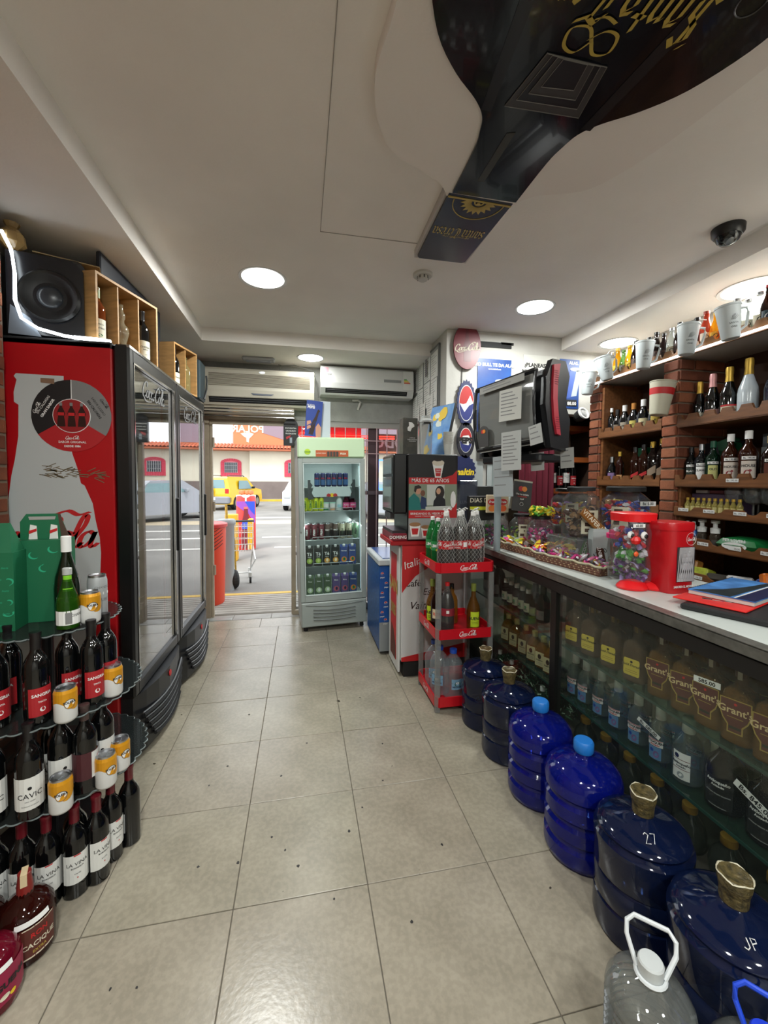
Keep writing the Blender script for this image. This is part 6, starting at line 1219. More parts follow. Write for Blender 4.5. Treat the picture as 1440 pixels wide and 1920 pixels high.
# red tin with a window full of straws
tn = thing('straw_tin', 'tall red tin dispenser with a window showing clear drinking straws', 'tin', (2.225, .565, ZC), rz=.05)
tn.scale = (.84, .84, 1.0)
tinr = pm('tin_red', (176, 14, 24), .35)
obj('tin_body', MB().lathe([(.083, 0), (.085, .004), (.085, .285)], 28, sq=2.0), tinr, tn, smooth=True)
obj('tin_lid', MB().lathe([(.088, .262), (.089, .29), (.086, .296), (.002, .297)], 28, sq=2.0), tinr, tn, smooth=True)
wv = obj('window', MB().fprism([(-.045, .05), (.065, .05), (.065, .195), (-.045, .195)], .001, -.0855), pm('window_dark', (60, 56, 58), .3), tn)
for k in range(20): x0, x1 = -.042+.104*k/19, -.03+.085*((k*7) % 20)/19; obj('straw', MB().tube([(x0, -.088, .052), (x1, -.088, .193)], .0028, 4), pm('straw_grey', (150, 148, 150), .3), wv)
mb = MB(); put(mb, SCRIPT, .038, .222, .012, y=-.0875); put_text(mb, 'SABOREA EL MOMENTO', .01, .026, .0095, y=-.0875, bold=.02); pts = ellipse(.038, .228, .030, .026, 28); mb.tube([(x, -.087, z) for x, z in pts], .0007, 3, closed=True); obj('lettering', mb, wht, tn)
# folders and notebooks
fd = single('black_tray', MB().box(-.17, .30, -.135, .12, 0, .022, .006), pm('tray_black', (26, 26, 28), .45), 'flat black tray binder lying on the counter under a red folder', 'tray', (2.235, .285, ZC), (0, 0, .42))
pn = thing('pen', 'thin silver pen lying on the black tray along the counter edge', 'pen', (2.14, .335, ZC+.026), rz=-.80); obj('barrel', MB().tube([(0, 0, 0), (.10, 0, 0)], .0045, 8), chrome, pn); obj('clip', MB().tube([(.0, 0, .006), (.03, 0, .006)], .0018, 4), chrome, pn)
single('red_folder', MB().box(-.17, .30, -.10, .12, 0, .006, .002), pm('folder_red', (206, 36, 32), .45), 'bright red folder under the notebooks on the counter', 'folder', (2.26, .33, ZC+.023), (0, 0, .36))
nb = thing('notebook', 'notebook with a navy and sky blue cover and wire binding on the red folder', 'notebook', (2.31, .35, ZC+.031), rz=.33)
obj('pages', MB().box(-.13, .26, -.10, .10, 0, .014), pm('page_white', (190, 186, 180), .7), nb); cv_ = obj('cover', MB().box(-.132, .262, -.102, .102, .014, .017), pm('cover_sky', (80, 140, 206), .4, var=.5, vscale=9, col2=(40, 90, 150)), nb)
obj('navy_band', MB().box(-.131, .261, -.101, -.045, .017, .0176), navy, cv_); obj('white_line', MB().box(-.131, .261, -.047, -.041, .0176, .018), wht, cv_); obj('dark_trees', MB().add([(-.13, -.03, .0178), (.26, -.04, .0178), (.26, -.02, .0178), (.1, .0, .0178), (-.02, .03, .0178), (-.13, .09, .0178)], [(0, 1, 2, 3, 4, 5)]), pm('trees_dark', (20, 34, 40), .5), cv_)
mb = MB(); [mb.tube([(-.12+.38*k/26, .098, .0), (-.12+.38*k/26, .108, .01), (-.12+.38*k/26, .098, .021)], .0012, 4) for k in range(27)]; obj('wire_binding', mb, black, nb)
# candy trays of woven brown cane
def tray(loc, rz, w, d, label):
    t = thing('cane_tray', label, 'tray', loc, rz=rz, group='woven candy trays'); h = .05
    cane = pm('cane_brown', (88, 48, 32), .5); P = [(-w/2, -d/2), (w/2, -d/2), (w/2, d/2), (-w/2, d/2)]
    vs = [(x*.9, y*.9, 0) for x, y in P]+[(x, y, h) for x, y in P]
    obj('tray_shell', MB().add(vs, [(0, 1, 2, 3), (0, 1, 5, 4), (1, 2, 6, 5), (2, 3, 7, 6), (3, 0, 4, 7)]), cane, t)
    mb = MB(); mb2 = MB()
    for i in range(4):
        a, b = P[i], P[(i+1) % 4]; L_ = math.dist(a, b); n_ = int(L_/.012); dx, dy = (b[0]-a[0])/L_, (b[1]-a[1])/L_; nx, ny = dy, -dx
        for j in range(n_):
            for r_ in range(4):
                z = .006+r_*.0115; s_ = .9+.1*z/h; u = (j+.5+(.5 if r_ % 2 else 0))*.012; 
                if u > L_-.006: continue
                cx_, cy_ = (a[0]+dx*u)*s_, (a[1]+dy*u)*s_; q = (mb2 if (j+r_) % 3 == 0 else mb); hw, o_ = .0052, .0025 if (j+r_) % 3 else .0035
                q.add([(cx_-dx*hw+nx*.0005, cy_-dy*hw+ny*.0005, z), (cx_+dx*hw+nx*.0005, cy_+dy*hw+ny*.0005, z), (cx_+dx*hw*.8+nx*o_, cy_+dy*hw*.8+ny*o_, z+.0045), (cx_-dx*hw*.8+nx*o_, cy_-dy*hw*.8+ny*o_, z+.0045), (cx_-dx*hw, cy_-dy*hw, z+.009), (cx_+dx*hw, cy_+dy*hw, z+.009)], [(0, 1, 2, 3), (3, 2, 5, 4)])
    obj('cane_weave', mb, pm('cane_brown2', (110, 62, 40), .5), t)['kind'] = 'stuff'; obj('cane_flecks', mb2, pm('cane_fleck', (170, 140, 104), .5), t)['kind'] = 'stuff'
    mb = MB(); pts = []
    for i in range(4):
        a, b = P[i], P[(i+1) % 4]
        for j in range(14): u = j/14; pts.append(((a[0]+(b[0]-a[0])*u)*1.0, (a[1]+(b[1]-a[1])*u)*1.0, h+.004*math.sin(j*2.1+i)))
    obj('cloth_liner', mb.tube(pts, .006, 5, closed=True), pm('liner_cream', (176, 168, 140), .8), t)
    obj('liner_floor', MB().box(-w*.46, w*.46, -d*.46, d*.46, .02, .024), pm('liner_cream', (176, 168, 140)), t)
    return t
tray((2.13, 1.55, ZC), math.radians(96), .46, .19, 'brown woven tray of mixed packets at the far end beside the jars')
tray((2.16, 1.06, ZC), math.radians(98), .50, .21, 'brown woven tray of magenta wrapped candies beside the eyed jar')
def packets(cx_, cy_, rz, w, d, n, s, cols, label, z0=.03, z1=.07):
    ps = []; M_ = T(cx_, cy_, ZC, rz)
    for _ in range(n):
        v, f = candy_piece((rnd.uniform(-w/2, w/2), rnd.uniform(-d/2, d/2), rnd.uniform(z0, z1)), s); ps.append(([tuple(M_ @ Vector(p)) for p in v], f, rnd.randrange(len(cols))))
    stuffmesh('packets', ps, [cand[q] for q in cols], label, 'sweets')
packets(2.13, 1.62, math.radians(96), .26, .14, 60, (.035, .016, .006), ['yellow', 'lime', 'yellow', 'orange', 'white', 'magenta'], 'yellow and pink snack packets piled in the far woven tray')
packets(2.14, 1.38, math.radians(96), .16, .14, 40, (.035, .018, .006), ['red', 'orange', 'yellow', 'brown'], 'red and orange snack packets at the near end of the far woven tray')
packets(2.14, 1.10, math.radians(98), .42, .15, 130, (.024, .008, .006), ['magenta', 'pink', 'white', 'lilac', 'magenta', 'yellow'], 'magenta and silver wrapped candies filling the near woven tray')
packets(2.23, 1.30, math.radians(98), .2, .08, 40, (.03, .014, .008), ['yellow', 'orange', 'white', 'yellow'], 'golden snack bags behind the magenta candies', .04, .09)
for k, (x, y, s_) in enumerate(((2.225, 1.12, 'COCO'), (2.215, 1.03, 'Cocosette'), (2.235, .97, 'MENTA'))):
    w_ = thing('wafer_bar', ('dark green wrapped wafer bar standing up in the near tray', 'brown wafer bar with white lettering standing by the pink-lidded jar', 'dark wafer bar next to the folded price card')[k], 'wafer bar', (x, y, ZC+.04), rz=-.2, rx=-.3, ry=(.5, .1, -.1)[k]); obj('wrapper', MB().box(-.02, .02, -.006, .006, 0, .11, .004), (cand['green'], cand['brown'], cand['brown'])[k], w_); mb = MB(); put_text(mb, s_, .004, .055, .018, y=-.007, bold=.03, rot=PI/2); obj('lettering', mb, wht, w_)
# card holders behind
mc = thing('table_sign', 'black folded payment card sign with red and orange circles on the jar lids', 'sign', (2.13, 1.62, ZC+.262), rz=-.1, ry=math.radians(8))
obj('front_board', MB().box(-.066, .066, 0, .003, 0, .205, M=T(rx=-.15)), pm('card_charcoal', (34, 33, 34), .5), mc); obj('rear_board', MB().box(-.066, .066, .06, .063, 0, .205, M=T(rx=.15)), pm('card_back', (190, 190, 180), .6), mc)
obj('side_fold', MB().add([(.066, .0, 0), (.066, .062, 0), (.066, .032, .2)], [(0, 1, 2)]), pm('card_back', (190, 190, 180)), mc)
Mq = T(rx=-.15); o = obj('red_disc', MB().fprism(ellipse(-.012, .155, .018, .018), .001, -.0005, Mq), redp, mc); obj('orange_disc', MB().fprism(ellipse(.012, .155, .018, .018), .001, -.0017, Mq), pm('disc_orange', (220, 130, 40), .5), mc)
mb = MB(); put_text(mb, 'Usa tu tarjeta', 0, .112, .012, y=-.0022, M=Mq, bold=.02); put_text(mb, 'aquí', 0, .08, .012, y=-.0022, M=Mq, bold=.03); pts = ellipse(0, .05, .012, .012, 16); mb.tube([(x, -.001, z) for x, z in pts], .001, 3, closed=True, M=Mq); obj('lettering', mb, wht, mc); mb = MB(); put_text(mb, 'contactless', 0, .098, .011, y=-.0022, M=Mq, bold=.02); obj('red_lettering', mb, redp, mc)
fc = thing('snack_box', 'cream and orange snack box propped beside the black payment sign', 'box', (2.03, 1.74, ZC+.245)); obj('box_body', MB().box(-.09, .075, 0, .02, 0, .125, .002), pm('snack_cream', (206, 190, 160), .5), fc)
for x, c_ in ((-.05, (214, 120, 50)), (.03, (214, 90, 40))): o = obj('fruit_print', MB().fprism(ellipse(x, .03, .028, .022), .001, 0), pm('snack_o%d' % c_[1], c_, .5), fc); o2 = obj('brand_oval', MB().fprism(ellipse(x, .075, .034, .022, 18), .001, -.0008), redp, fc); mb = MB(); put_text(mb, 'Fruta', x, .069, .017, y=-.003, bold=.03, shear=.2); obj('lettering', mb, wht, o2)
single('dark_till_box', MB().box(-.12, .12, 0, .08, 0, .26, .004), pm('till_charcoal', (34, 40, 40), .5), 'dark upright box behind the snack box and payment sign', 'box', (2.04, 1.95, ZC+.17))
ps_ = thing('yellow_strip_sign', 'black sign with cream letters over a yellow strip behind the cola bottles', 'sign', (1.95, 1.80, ZC+.19)); obj('board', MB().box(-.12, .08, 0, .03, 0, .17, .003), ink, ps_)
mb = MB(); put_text(mb, 'DIAS DE', -.03, .125, .032, y=-.001, bold=.01); obj('lettering', mb, offw, ps_); obj('yellow_strip', MB().fprism([(-.11, .07), (.07, .07), (.07, .095), (-.11, .095)], .001, 0), pm('strip_yellow', (200, 206, 40), .5), ps_)
fl = thing('acrylic_stand', 'clear acrylic leaflet holder with grey sheets beside the coffee poster', 'leaflet holder', (1.88, 1.92, ZC+.13)); obj('holder', MB().box(-.07, .07, 0, .05, 0, .34, .004), gm('holder_plastic', (170, 176, 190), (90, 96, 110), .45, .05), fl); obj('leaflet', MB().box(-.06, .06, .01, .015, .02, .31), pm('leaflet_grey', (120, 124, 134), .6), fl); mb = MB(); put_text(mb, 'LUN 7-14', 0, .17, .022, y=.0095); obj('lettering', mb, wht, fl)
# big jars at the back on a clear box
single('clear_box', MB().box(-.36, .20, -.13, .13, 0, .155, .004), gm('box_clear', (216, 220, 220), (140, 146, 146), .3, .05, 1.5), 'clear plastic display box under the two big candy jars', 'box', (2.46, 1.14, ZC))
zj = ZC+.157
jA = jar('candy_jar', 'big clear jar with a nut brand card, first of the pair carrying black lids', (2.24, 1.16, zj), BARR(.10, .26), lid=lidp(.075, .255, .024), lidmat=blackm); nutri(jA, .1005, -.1, .02, .10, .13); fill_cyl(2.24, 1.16, zj+.01, zj+.16, .08, 70, (.02, .014, .009), [cand['brown'], pm('nut_tan', (150, 116, 80), .6)], 'tan nuts inside the jar with the nut brand card')
jB = jar('candy_jar', 'big clear jar of blue and red wrapped wafers with a price strip', (2.50, 1.12, zj), BARR(.125, .26), lid=lidp(.10, .255, .026), lidmat=blackm); nutri(jB, .1255, -.95, .02, .085, .15); fill_cyl(2.50, 1.12, zj+.01, zj+.19, .112, 190, (.024, .012, .008), [cand['blue'], cand['blue'], cand['red'], cand['white']], 'blue and red wrapped wafers in the big price-strip jar')
tg = thing('price_tag', 'white price strip high on the big blue wafer jar', 'price tag', (2.54, 1.005, zj+.175)); obj('strip', MB().box(-.05, .05, -.001, 0, 0, .026), wht, tg); mb = MB(); put_text(mb, 'Bs. 5.00', 0, .006, .016, y=-.0016, bold=.02); obj('lettering', mb, ink, tg)
vt = thing('chocolate_bar', 'long brown bar wrapper tilted across the nut jar', 'chocolate bar', (2.23, 1.035, zj+.085), rz=0, ry=math.radians(42)); obj('wrapper', MB().box(-.10, .10, -.006, .006, -.024, .024, .003), pm('wrapper_brown', (130, 84, 34), .4), vt); mb = MB(); put_text(mb, 'VITAFER-L', -.015, -.010, .026, y=-.007, bold=.02); obj('lettering', mb, offw, vt); obj('leaf_star', MB().fprism([(.07+.02*(1 if q % 2 else .45)*math.cos(q*PI/5), .02*(1 if q % 2 else .45)*math.sin(q*PI/5)) for q in range(10)], .001, -.0065), yel, vt)

# ------------------------------------------------------------------ BLUE WATER JUGS
def jugp(k):
    if k == 0: return [(.118, 0), (.132, .012), (.135, .03), (.133, .10), (.128, .105), (.133, .112), (.134, .18), (.129, .187), (.134, .195), (.135, .27), (.138, .285), (.138, .302), (.128, .312), (.126, .318), (.130, .327), (.122, .337), (.104, .346), (.07, .358), (.038, .366), (.030, .372), (.0285, .39), (.0285, .405)]
    return [(.118, 0), (.132, .012), (.136, .03), (.135, .07), (.125, .082), (.125, .095), (.136, .108), (.136, .15), (.125, .162), (.125, .172), (.136, .185), (.136, .23), (.126, .242), (.126, .252), (.137, .265), (.138, .295), (.128, .325), (.10, .350), (.06, .364), (.036, .370), (.031, .376), (.029, .395), (.029, .41)]
jb = gm('jug_blue', (40, 60, 110), (16, 28, 62), .55, .06, 1.55); jbb = gm('jug_royal', (40, 60, 190), (10, 22, 120), .55, .06, 1.55)
gfoil = pm('cap_foil', (92, 80, 48), .3, var=.5, vscale=60, bump=.8, bscale=120, col2=(48, 44, 30))
def wj(kind):
    def mk():
        t = thing('water_jug', '', 'jug'); obj('jug_body', MB().lathe(jugp(kind), 40), jbb if kind else jb, t, smooth=True)
        if kind: obj('blue_cap', MB().lathe([(.033, .388), (.036, .395), (.036, .425), (.031, .432), (.002, .433)], 20), pm('cap_azure', (30, 110, 190), .4), t, smooth=True)
        else:
            mb = MB().lathe([(.0305, .375), (.031, .40), (.036, .42), (.037, .44), (.034, .443), (.002, .438)], 16); obj('foil_cap', mb, gfoil, t)
            mb = MB(); mb.tube([(.036*math.cos(a), .036*math.sin(a), .441+.003*math.sin(5*a)) for a in [2*PI*i/20 for i in range(20)]], .0022, 4, closed=True); obj('foil_rim', mb, pm('foil_clear', (190, 184, 160), .2), t)
        return t
    return mk
for k, (y, kd, lb) in enumerate(((1.29, 0, 'blue water jug with foil cap touching the red rack'), (1.012, 0, 'blue water jug with foil cap, second out from the rack'), (.725, 1, 'ribbed royal blue jug with azure cap next to a foil-capped jug'), (.435, 1, 'ribbed royal blue jug with azure cap, third in from the camera end'), (.155, 0, 'large foil-capped blue jug marked 27 on its shoulder'), (-.125, 0, 'large foil-capped blue jug marked JP on its shoulder'))):
    place('wj%d' % kd, wj(kd), lb, 'water jug', (1.735, y, 0), .3*k, 'big blue water jugs')
def scrawl(loc, rz, rx, strokes, label):
    t = thing('marker_scrawl', label, 'marking', loc, rz=rz, rx=rx)
    for p in strokes: obj('stroke', MB().tube([(x, 0, z) for x, z in p], .0012, 4), wht, t)
scrawl((1.672, .075, .352), -.3, -1.0, [[(0, .022), (.006, .027), (.013, .021), (.0, 0), (.014, 0)], [(.019, .025), (.032, .025), (.024, 0)]], 'white hand-drawn 27 on the shoulder of a blue jug')
scrawl((1.668, -.205, .353), -.3, -1.0, [[(.012, .02), (.012, .004), (.006, 0), (0, .004)], [(.02, 0), (.02, .02), (.03, .018), (.03, .012), (.02, .01)]], 'white hand-drawn JP on the shoulder of a blue jug')
cj = [(.07, 0), (.083, .012), (.085, .03)]
for q in range(9): cj += [(.077, .042+q*.0185), (.087, .051+q*.0185)]
cj += [(.084, .215), (.07, .235), (.045, .250), (.026, .258), (.021, .262), (.021, .28)]
def clear_jug(name, label, loc, hm, cm_, rz, tilt, gmat_):
    t = thing(name, label, 'jug', loc, rz=rz); obj('jug_body', MB().lathe([(r*1.08, z) for r, z in cj], 32), gmat_, t, smooth=True)
    obj('screw_cap', MB().lathe([(.026, .268), (.027, .297), (.024, .301), (.002, .302)], 24), cm_, t, smooth=True)
    mb = MB(); c, s_ = math.cos(tilt), math.sin(tilt); P = lambda x, h: (x, .0+h*s_, .27+h*c)
    mb.tube([P(-.028, .0), P(-.05, .05), P(-.05, .075), P(-.035, .09), P(.035, .09), P(.05, .075), P(.05, .05), P(.028, 0)], .0055, 8); mb.tube([(.03*math.cos(a), .03*math.sin(a), .267) for a in [2*PI*i/20 for i in range(20)]], .005, 6, closed=True)
    obj('carry_handle', mb, hm, t, smooth=True); return t
cgl = gm('jug_water', (214, 216, 214), (130, 134, 132), .3, .04, 1.7)
t = clear_jug('clear_water_jug', 'clear ribbed water jug with white cap and white loop handle at the front', (1.475, -.145, 0), pm('handle_white', (206, 210, 212), .4), pm('cap_clearwhite', (190, 194, 194), .4), -.75, .6, cgl)
obj('round_label', patch(.0925, .05, .10, .15, .6), pm('label_bluetag', (50, 110, 150), .5), t)
clear_jug('blue_handle_jug', 'clear jug with bright blue cap and blue loop handle at the picture bottom corner', (1.60, -.30, 0), pm('handle_blue', (30, 70, 200), .4), pm('cap_blue', (30, 60, 200), .4), -.9, .3, cgl)
# ================================================================== BRICK PIERS AND WOODEN SHELVES BEHIND THE COUNTER
wood = pm('shelf_wood', (116, 74, 42), .45, var=.35, vscale=7, stretch=(8, 1, 8), bump=.15, bscale=30)
woodi = pm('shelf_wood_inner', (70, 44, 28), .6, var=.3, vscale=7)
for k, (y0, y1) in enumerate(((1.37, 1.49), (2.10, 2.215))):
    p = struct('pillar_%d' % (k+1), MB().box(3.106, 3.52, y0+.006, y1-.006, 0, 2.235), mortar)
    z = .80
    bricks(p, 3.1, 3.52, y0, y1, .80, 2.235, '-x', L_=.24, H=.060, g=.012, seed=3+k)
    bricks(p, 3.1, 3.50, y0, y1, .80, 2.235, '-y', L_=.24, H=.060, g=.012, seed=5+k)
su = thing('bottle_shelving', 'dark wooden wall shelving with scalloped lips between brick piers behind the counter', 'shelving', (0, 0, 0))
obj('back_panel', MB().box(3.49, 3.515, -1.3, 2.4, 0, 2.24), woodi, su)
def lipb(y0, y1, z, h, step, key):
    """scalloped front lip: a dip for every bottle"""
    n = max(1, round((y1-y0)/step)); st = (y1-y0)/n; top = []
    for i in range(n):
        a = y0+i*st; top += [(a, z+h), (a+st*.25, z+h), (a+st*.36, z+h*.55), (a+st*.5, z+h*.42), (a+st*.64, z+h*.55), (a+st*.75, z+h)]
    top.append((y1, z+h)); poly = [(y0, z-.012)]+top+[(y1, z-.012)]
    return MB().prism([(y, zz) for y, zz in poly], 3.096, 3.112, Matrix(((0, 0, 1, 0), (1, 0, 0, 0), (0, 1, 0, 0), (0, 0, 0, 1))))
LEV = [(1.80, .062, .105), (1.412, .062, .105), (1.222, .045, .19), (1.02, .052, .19), (.81, .045, .19)]
for y0, y1 in ((-1.3, 1.37), (1.49, 2.10)):
    for z, h, stp in LEV:
        s_ = obj('shelf_board', MB().box(3.10, 3.49, y0, y1, z-.018, z+.002), wood, su); obj('scalloped_lip', lipb(y0, y1, z, h, stp, 0), wood, s_)
s_ = obj('top_board', MB().box(3.112, 3.49, -1.3, 2.22, 2.240, 2.2525), pm('board_top_white', (190, 186, 178), .6), su); obj('scalloped_lip', lipb(-1.3, 2.22, 2.25, .055, .095, 0), pm('lip_wood_light', (128, 86, 48), .45, var=.3, vscale=7), s_)
obj('divider', MB().box(3.12, 3.49, 1.345, 1.368, .8, 1.40), wood, su); obj('divider', MB().box(3.12, 3.49, 2.07, 2.095, .8, 2.2), wood, su)
ld = thing('led_strip', 'glowing white LED strip running along the edge of the top bottle shelf', 'LED strip'); obj('strip', MB().box(3.082, 3.094, -1.3, 2.22, 2.243, 2.254), pm('led_white2', (240, 250, 255), .4, emit=5), ld)
# price tags on the lips
mb0 = MB().box(-.0012, 0, -.035, .035, 0, .020); tme = mb0.mesh('price_tag', wht); tb = MB(); put_text(tb, 'Bs. 195.00', 0, .005, .0105, M=T(-.0018, 0, 0, -PI/2)); tbm = tb.mesh('lettering', ink)
k = 0
for z, ys in ((1.238, (1.30, 1.13, .95, .78, .60)), (1.036, (1.33, 1.16, .97, .80, .62)), (.822, (1.30, 1.19, 1.02, .85, .66)), (1.426, (1.0,))):
    for y in ys:
        o = bpy.data.objects.new('price_tag', tme); COL.objects.link(o); o.location = (3.0945, y, z); o['category'] = 'price tag'; o['group'] = 'price tags on the shelf lips'; c_ = bpy.data.objects.new('lettering', tbm); COL.objects.link(c_); c_.parent = o
        o['label'] = '%s small white price tag along the %s shelf lip from the brick pier' % (ORD[ys.index(y)], {1.238: 'glassware', 1.036: 'toiletries', .822: 'snack', 1.426: 'whisky'}[z]); k += 1
# champagne row
CH = [(.034, 0), (.043, .006), (.044, .12), (.040, .15), (.026, .19), (.0175, .22), (.0155, .25), (.0165, .285), (.0165, .295)]
CF = [(.0205, .195+.02), (.0175, .25), (.019, .265), (.019, .285), (.017, .298), (.012, .300)]
goldf = pm('foil_gold', (196, 160, 66), .35, metal=.5); rosef = pm('foil_rose', (206, 150, 150), .4, metal=.3)
def champ(name, g, f, lab, tx, lm=None, sash=None):
    L_ = [dict(z=(.028, .075), w=.085, mat=lab, text=[(tx, .046, .012, ink)])]
    if sash: L_.append(dict(z=(.072, .082), w=.085, mat=sash))
    return bottle(name, CH, g, CF, f, L_)
FT = -PI/2+.75
ch4 = [('chg', champ('champagne_bottle', darkglass, goldf, offw, 'BRUT', sash=None), 'dark champagne bottle with gold foil closest to the brick pier, top row', .9), ('chr', champ('champagne_bottle', darkglass, rosef, pm('label_rose', (206, 160, 160), .5), 'ROSE'), 'dark champagne bottle with rose foil and pink label', 1), ('chm', champ('champagne_bottle', darkglass, goldf, offw, 'CORDON', sash=redp), 'dark champagne bottle with gold foil and red sash label', 1.05), ('chw', champ('champagne_bottle', pm('bottle_white', (186, 196, 202), .2), goldf, pm('bottle_white2', (170, 182, 190), .3), 'ICE'), 'white lacquered champagne bottle with gold foil neck', 1.12)]
for (ky, mk, lb, sc), y in zip(ch4, (1.31, 1.225, 1.125, 1.015)): place(ky, mk, lb, 'bottle', (3.20, y, 1.803), FT, 'champagne bottles on the upper shelf', scale=sc)
blu = bottle('sparkling_bottle', [(r*1.25, z*1.1) for r, z in CH], pm('bottle_ink', (12, 18, 34), .1), [(.045, .16), (.036, .20), (.030, .25), (.034, .33), (.036, .345), (.002, .346)], pm('foil_blue', (20, 50, 170), .2, metal=.5), [dict(z=(.05, .10), w=.09, mat=pm('bottle_ink2', (14, 20, 40), .2), text=[('BRUT', .07, .018, wht), ('@disc', .11, .008, alu, dict(x=-.03)), ('@disc', .12, .007, alu, dict(x=.02)), ('@disc', .09, .006, alu, dict(x=.035))])])
place('blu', blu, 'wide dark bottle wrapped in shiny blue foil at the end of the champagne row', 'bottle', (3.21, .875, 1.803), FT, 'champagne bottles on the upper shelf')
place('blu', blu, 'second blue-foil bottle half out of frame on the champagne shelf', 'bottle', (3.21, .75, 1.803), FT, 'champagne bottles on the upper shelf')
# whiskies on the shelf below
def wk(ky, gcol, body, cap, lab, tx, sc=1.0, w=.06, extra_t=(), sq=0.0, prof=None, tag=True, tm_=ink):
    L_ = [dict(z=(.03, .115), w=w, mat=lab, text=[(tx, .085, .013, tm_, dict(bold=.03))]+list(extra_t))]
    if tag: L_.append(dict(z=(.122, .138), w=.058, r=.0405, mat=wht, text=[('Bs. 195.00', .126, .008, ink)]))
    return bottle('whisky_bottle', prof or [(.034, 0), (.039, .005), (.040, .15), (.034, .172), (.018, .195), (.0135, .21), (.0135, .25)], gm('gl_'+ky, gcol, body, .7, .03), [(.016, .225), (.016, .265), (.013, .266)], cap, L_, n=16, sq=sq)
grouse = [('@disc', .055, .013, pm('bird_red', (130, 30, 40), .5), dict(x=-.006, e=1.2)), ('@disc', .068, .006, pm('bird_red', (130, 30, 40)), dict(x=.006))]
WK = [('wk1', wk('wk1', (40, 44, 44), (12, 14, 14), blackfoil, pm('lab_blackgreen', (30, 44, 36), .5), 'BLACK', tm_=wht), 'black bottle with dark label first along the whisky shelf from the pier'), ('wk2', wk('wk2', (60, 60, 60), (24, 26, 28), alu, wht, 'CLASSIC'), 'dark bottle with a silver cap and white label on the whisky shelf'),
      ('wk3', wk('wk3', (30, 70, 50), (10, 40, 26), pm('cap_greenfoil', (20, 80, 56), .4), pm('lab_oval', (190, 190, 120), .5), 'OLD', w=.05), 'green bottle leaning back with a pale oval label on the whisky shelf'), ('wk4', wk('wk4', (110, 60, 30), (50, 22, 10), wht, pm('lab_house', (200, 190, 180), .5), 'HOUSE', extra_t=grouse), 'whisky bottle with a cream label showing a red bird, beside its twin'),
      ('wk4', None, 'second cream-label red-bird whisky bottle, nearer the dark flasks'), ('wk5', wk('wk5', (70, 40, 26), (30, 14, 8), pm('cap_tan', (170, 140, 90), .5), pm('lab_rust', (90, 44, 30), .5), '12', tm_=gold), 'dark bottle with rust-coloured label and tan neck on the whisky shelf'), ('wk6', wk('wk6', (50, 40, 40), (16, 12, 12), blackfoil, pm('lab_plum', (60, 44, 54), .5), 'XO', tm_=wht), 'dark squat bottle with plum label at the frame edge')]
for (ky, mk, lb), y, sc in zip(WK, (1.335, 1.265, 1.19, 1.085, .985, .87, .785), (.9, .95, 1.0, 1.12, 1.15, 1.0, 1.05)): place(ky, mk, lb, 'bottle', (3.18, y, 1.415), FT, 'whisky bottles on the shelf near the pier', scale=sc)
gbx = thing('gift_tube', 'dark green gift box leaning behind the whisky bottles', 'box', (3.33, 1.15, 1.415), rx=-.25); obj('box_body', MB().box(-.04, .04, -.045, .045, 0, .29, .003), pm('box_green', (16, 70, 44), .4), gbx); obj('gold_band', MB().box(-.042, -.04, -.045, .045, .10, .12), gold, gbx)
single('dark_box', MB().box(-.06, .06, -.1, .1, 0, .27, .004), pm('box_inky', (22, 22, 30), .5), 'dark gift box standing at the back of the whisky shelf beside the pier', 'box', (3.38, 1.27, 1.415))
for k, y in enumerate((.98, .84)): place('silvbox', lambda: (lambda t: (obj('box_body', MB().box(-.05, .05, -.06, .06, 0, .30, .004), pm('box_slate', (70, 76, 84), .4), t), obj('band', MB().box(-.052, -.05, -.06, .06, .16, .22), pm('band_pale', (150, 156, 160), .5), t), t)[-1])(thing('gift_box', '', 'box')), 'slate gift box at the back of the whisky shelf, %s of two' % ORD[k], 'box', (3.40, y, 1.415), 0, 'slate gift boxes')
# far bay: brandies above, whiskies below
BR_ = [(.030, 0), (.044, .01), (.046, .06), (.040, .11), (.020, .15), (.014, .165), (.013, .20)]
def far(ky, prof, g, capm, lab, tx, tm_=ink, w=.05): return bottle('brandy_bottle', prof, g, [(.016, prof[-1][1]-.03), (.016, prof[-1][1]+.015), (.013, prof[-1][1]+.016)], capm, [dict(z=(.03, .085), w=w, mat=lab, text=[(tx, .052, .012, tm_)])], n=14)
FA = [('fa1', far('fa1', BORD, darkglass, wht, paper, 'OPORTO'), 'slim dark port bottle with white label beside the farther brick pier'), ('fa2', far('fa2', BR_, darkglass, blackfoil, pm('lab_taupe', (110, 96, 80), .5), 'V'), 'small dark round brandy bottle in the far bay'), ('fa3', far('fa3', BR_, darkglass, wht, pm('lab_taupe2', (150, 140, 124), .5), '1884'), 'dark brandy bottle with white cap in the far bay'), ('fa4', far('fa4', BR_, darkglass, pm('cap_amber', (170, 110, 40), .5), pm('lab_mustard', (190, 176, 90), .5), 'D'), 'wide dark brandy bottle with a mustard label'), ('fa5', far('fa5', BR_, darkglass, wht, pm('lab_roundcream', (200, 190, 150), .5), 'M'), 'dark round brandy bottle with a cream disc label'), ('fa6', far('fa6', BR_, darkglass, goldf, gold, 'R'), 'dark faceted decanter with gold label near the brick pier')]
for (ky, mk, lb), y, sc in zip(FA, (2.05, 1.985, 1.91, 1.82, 1.73, 1.62), (.72, .95, 1.05, 1.05, 1.1, 1.15)): place(ky, mk, lb, 'bottle', (3.175, y, 1.803), FT, 'brandies in the far bay', scale=sc)
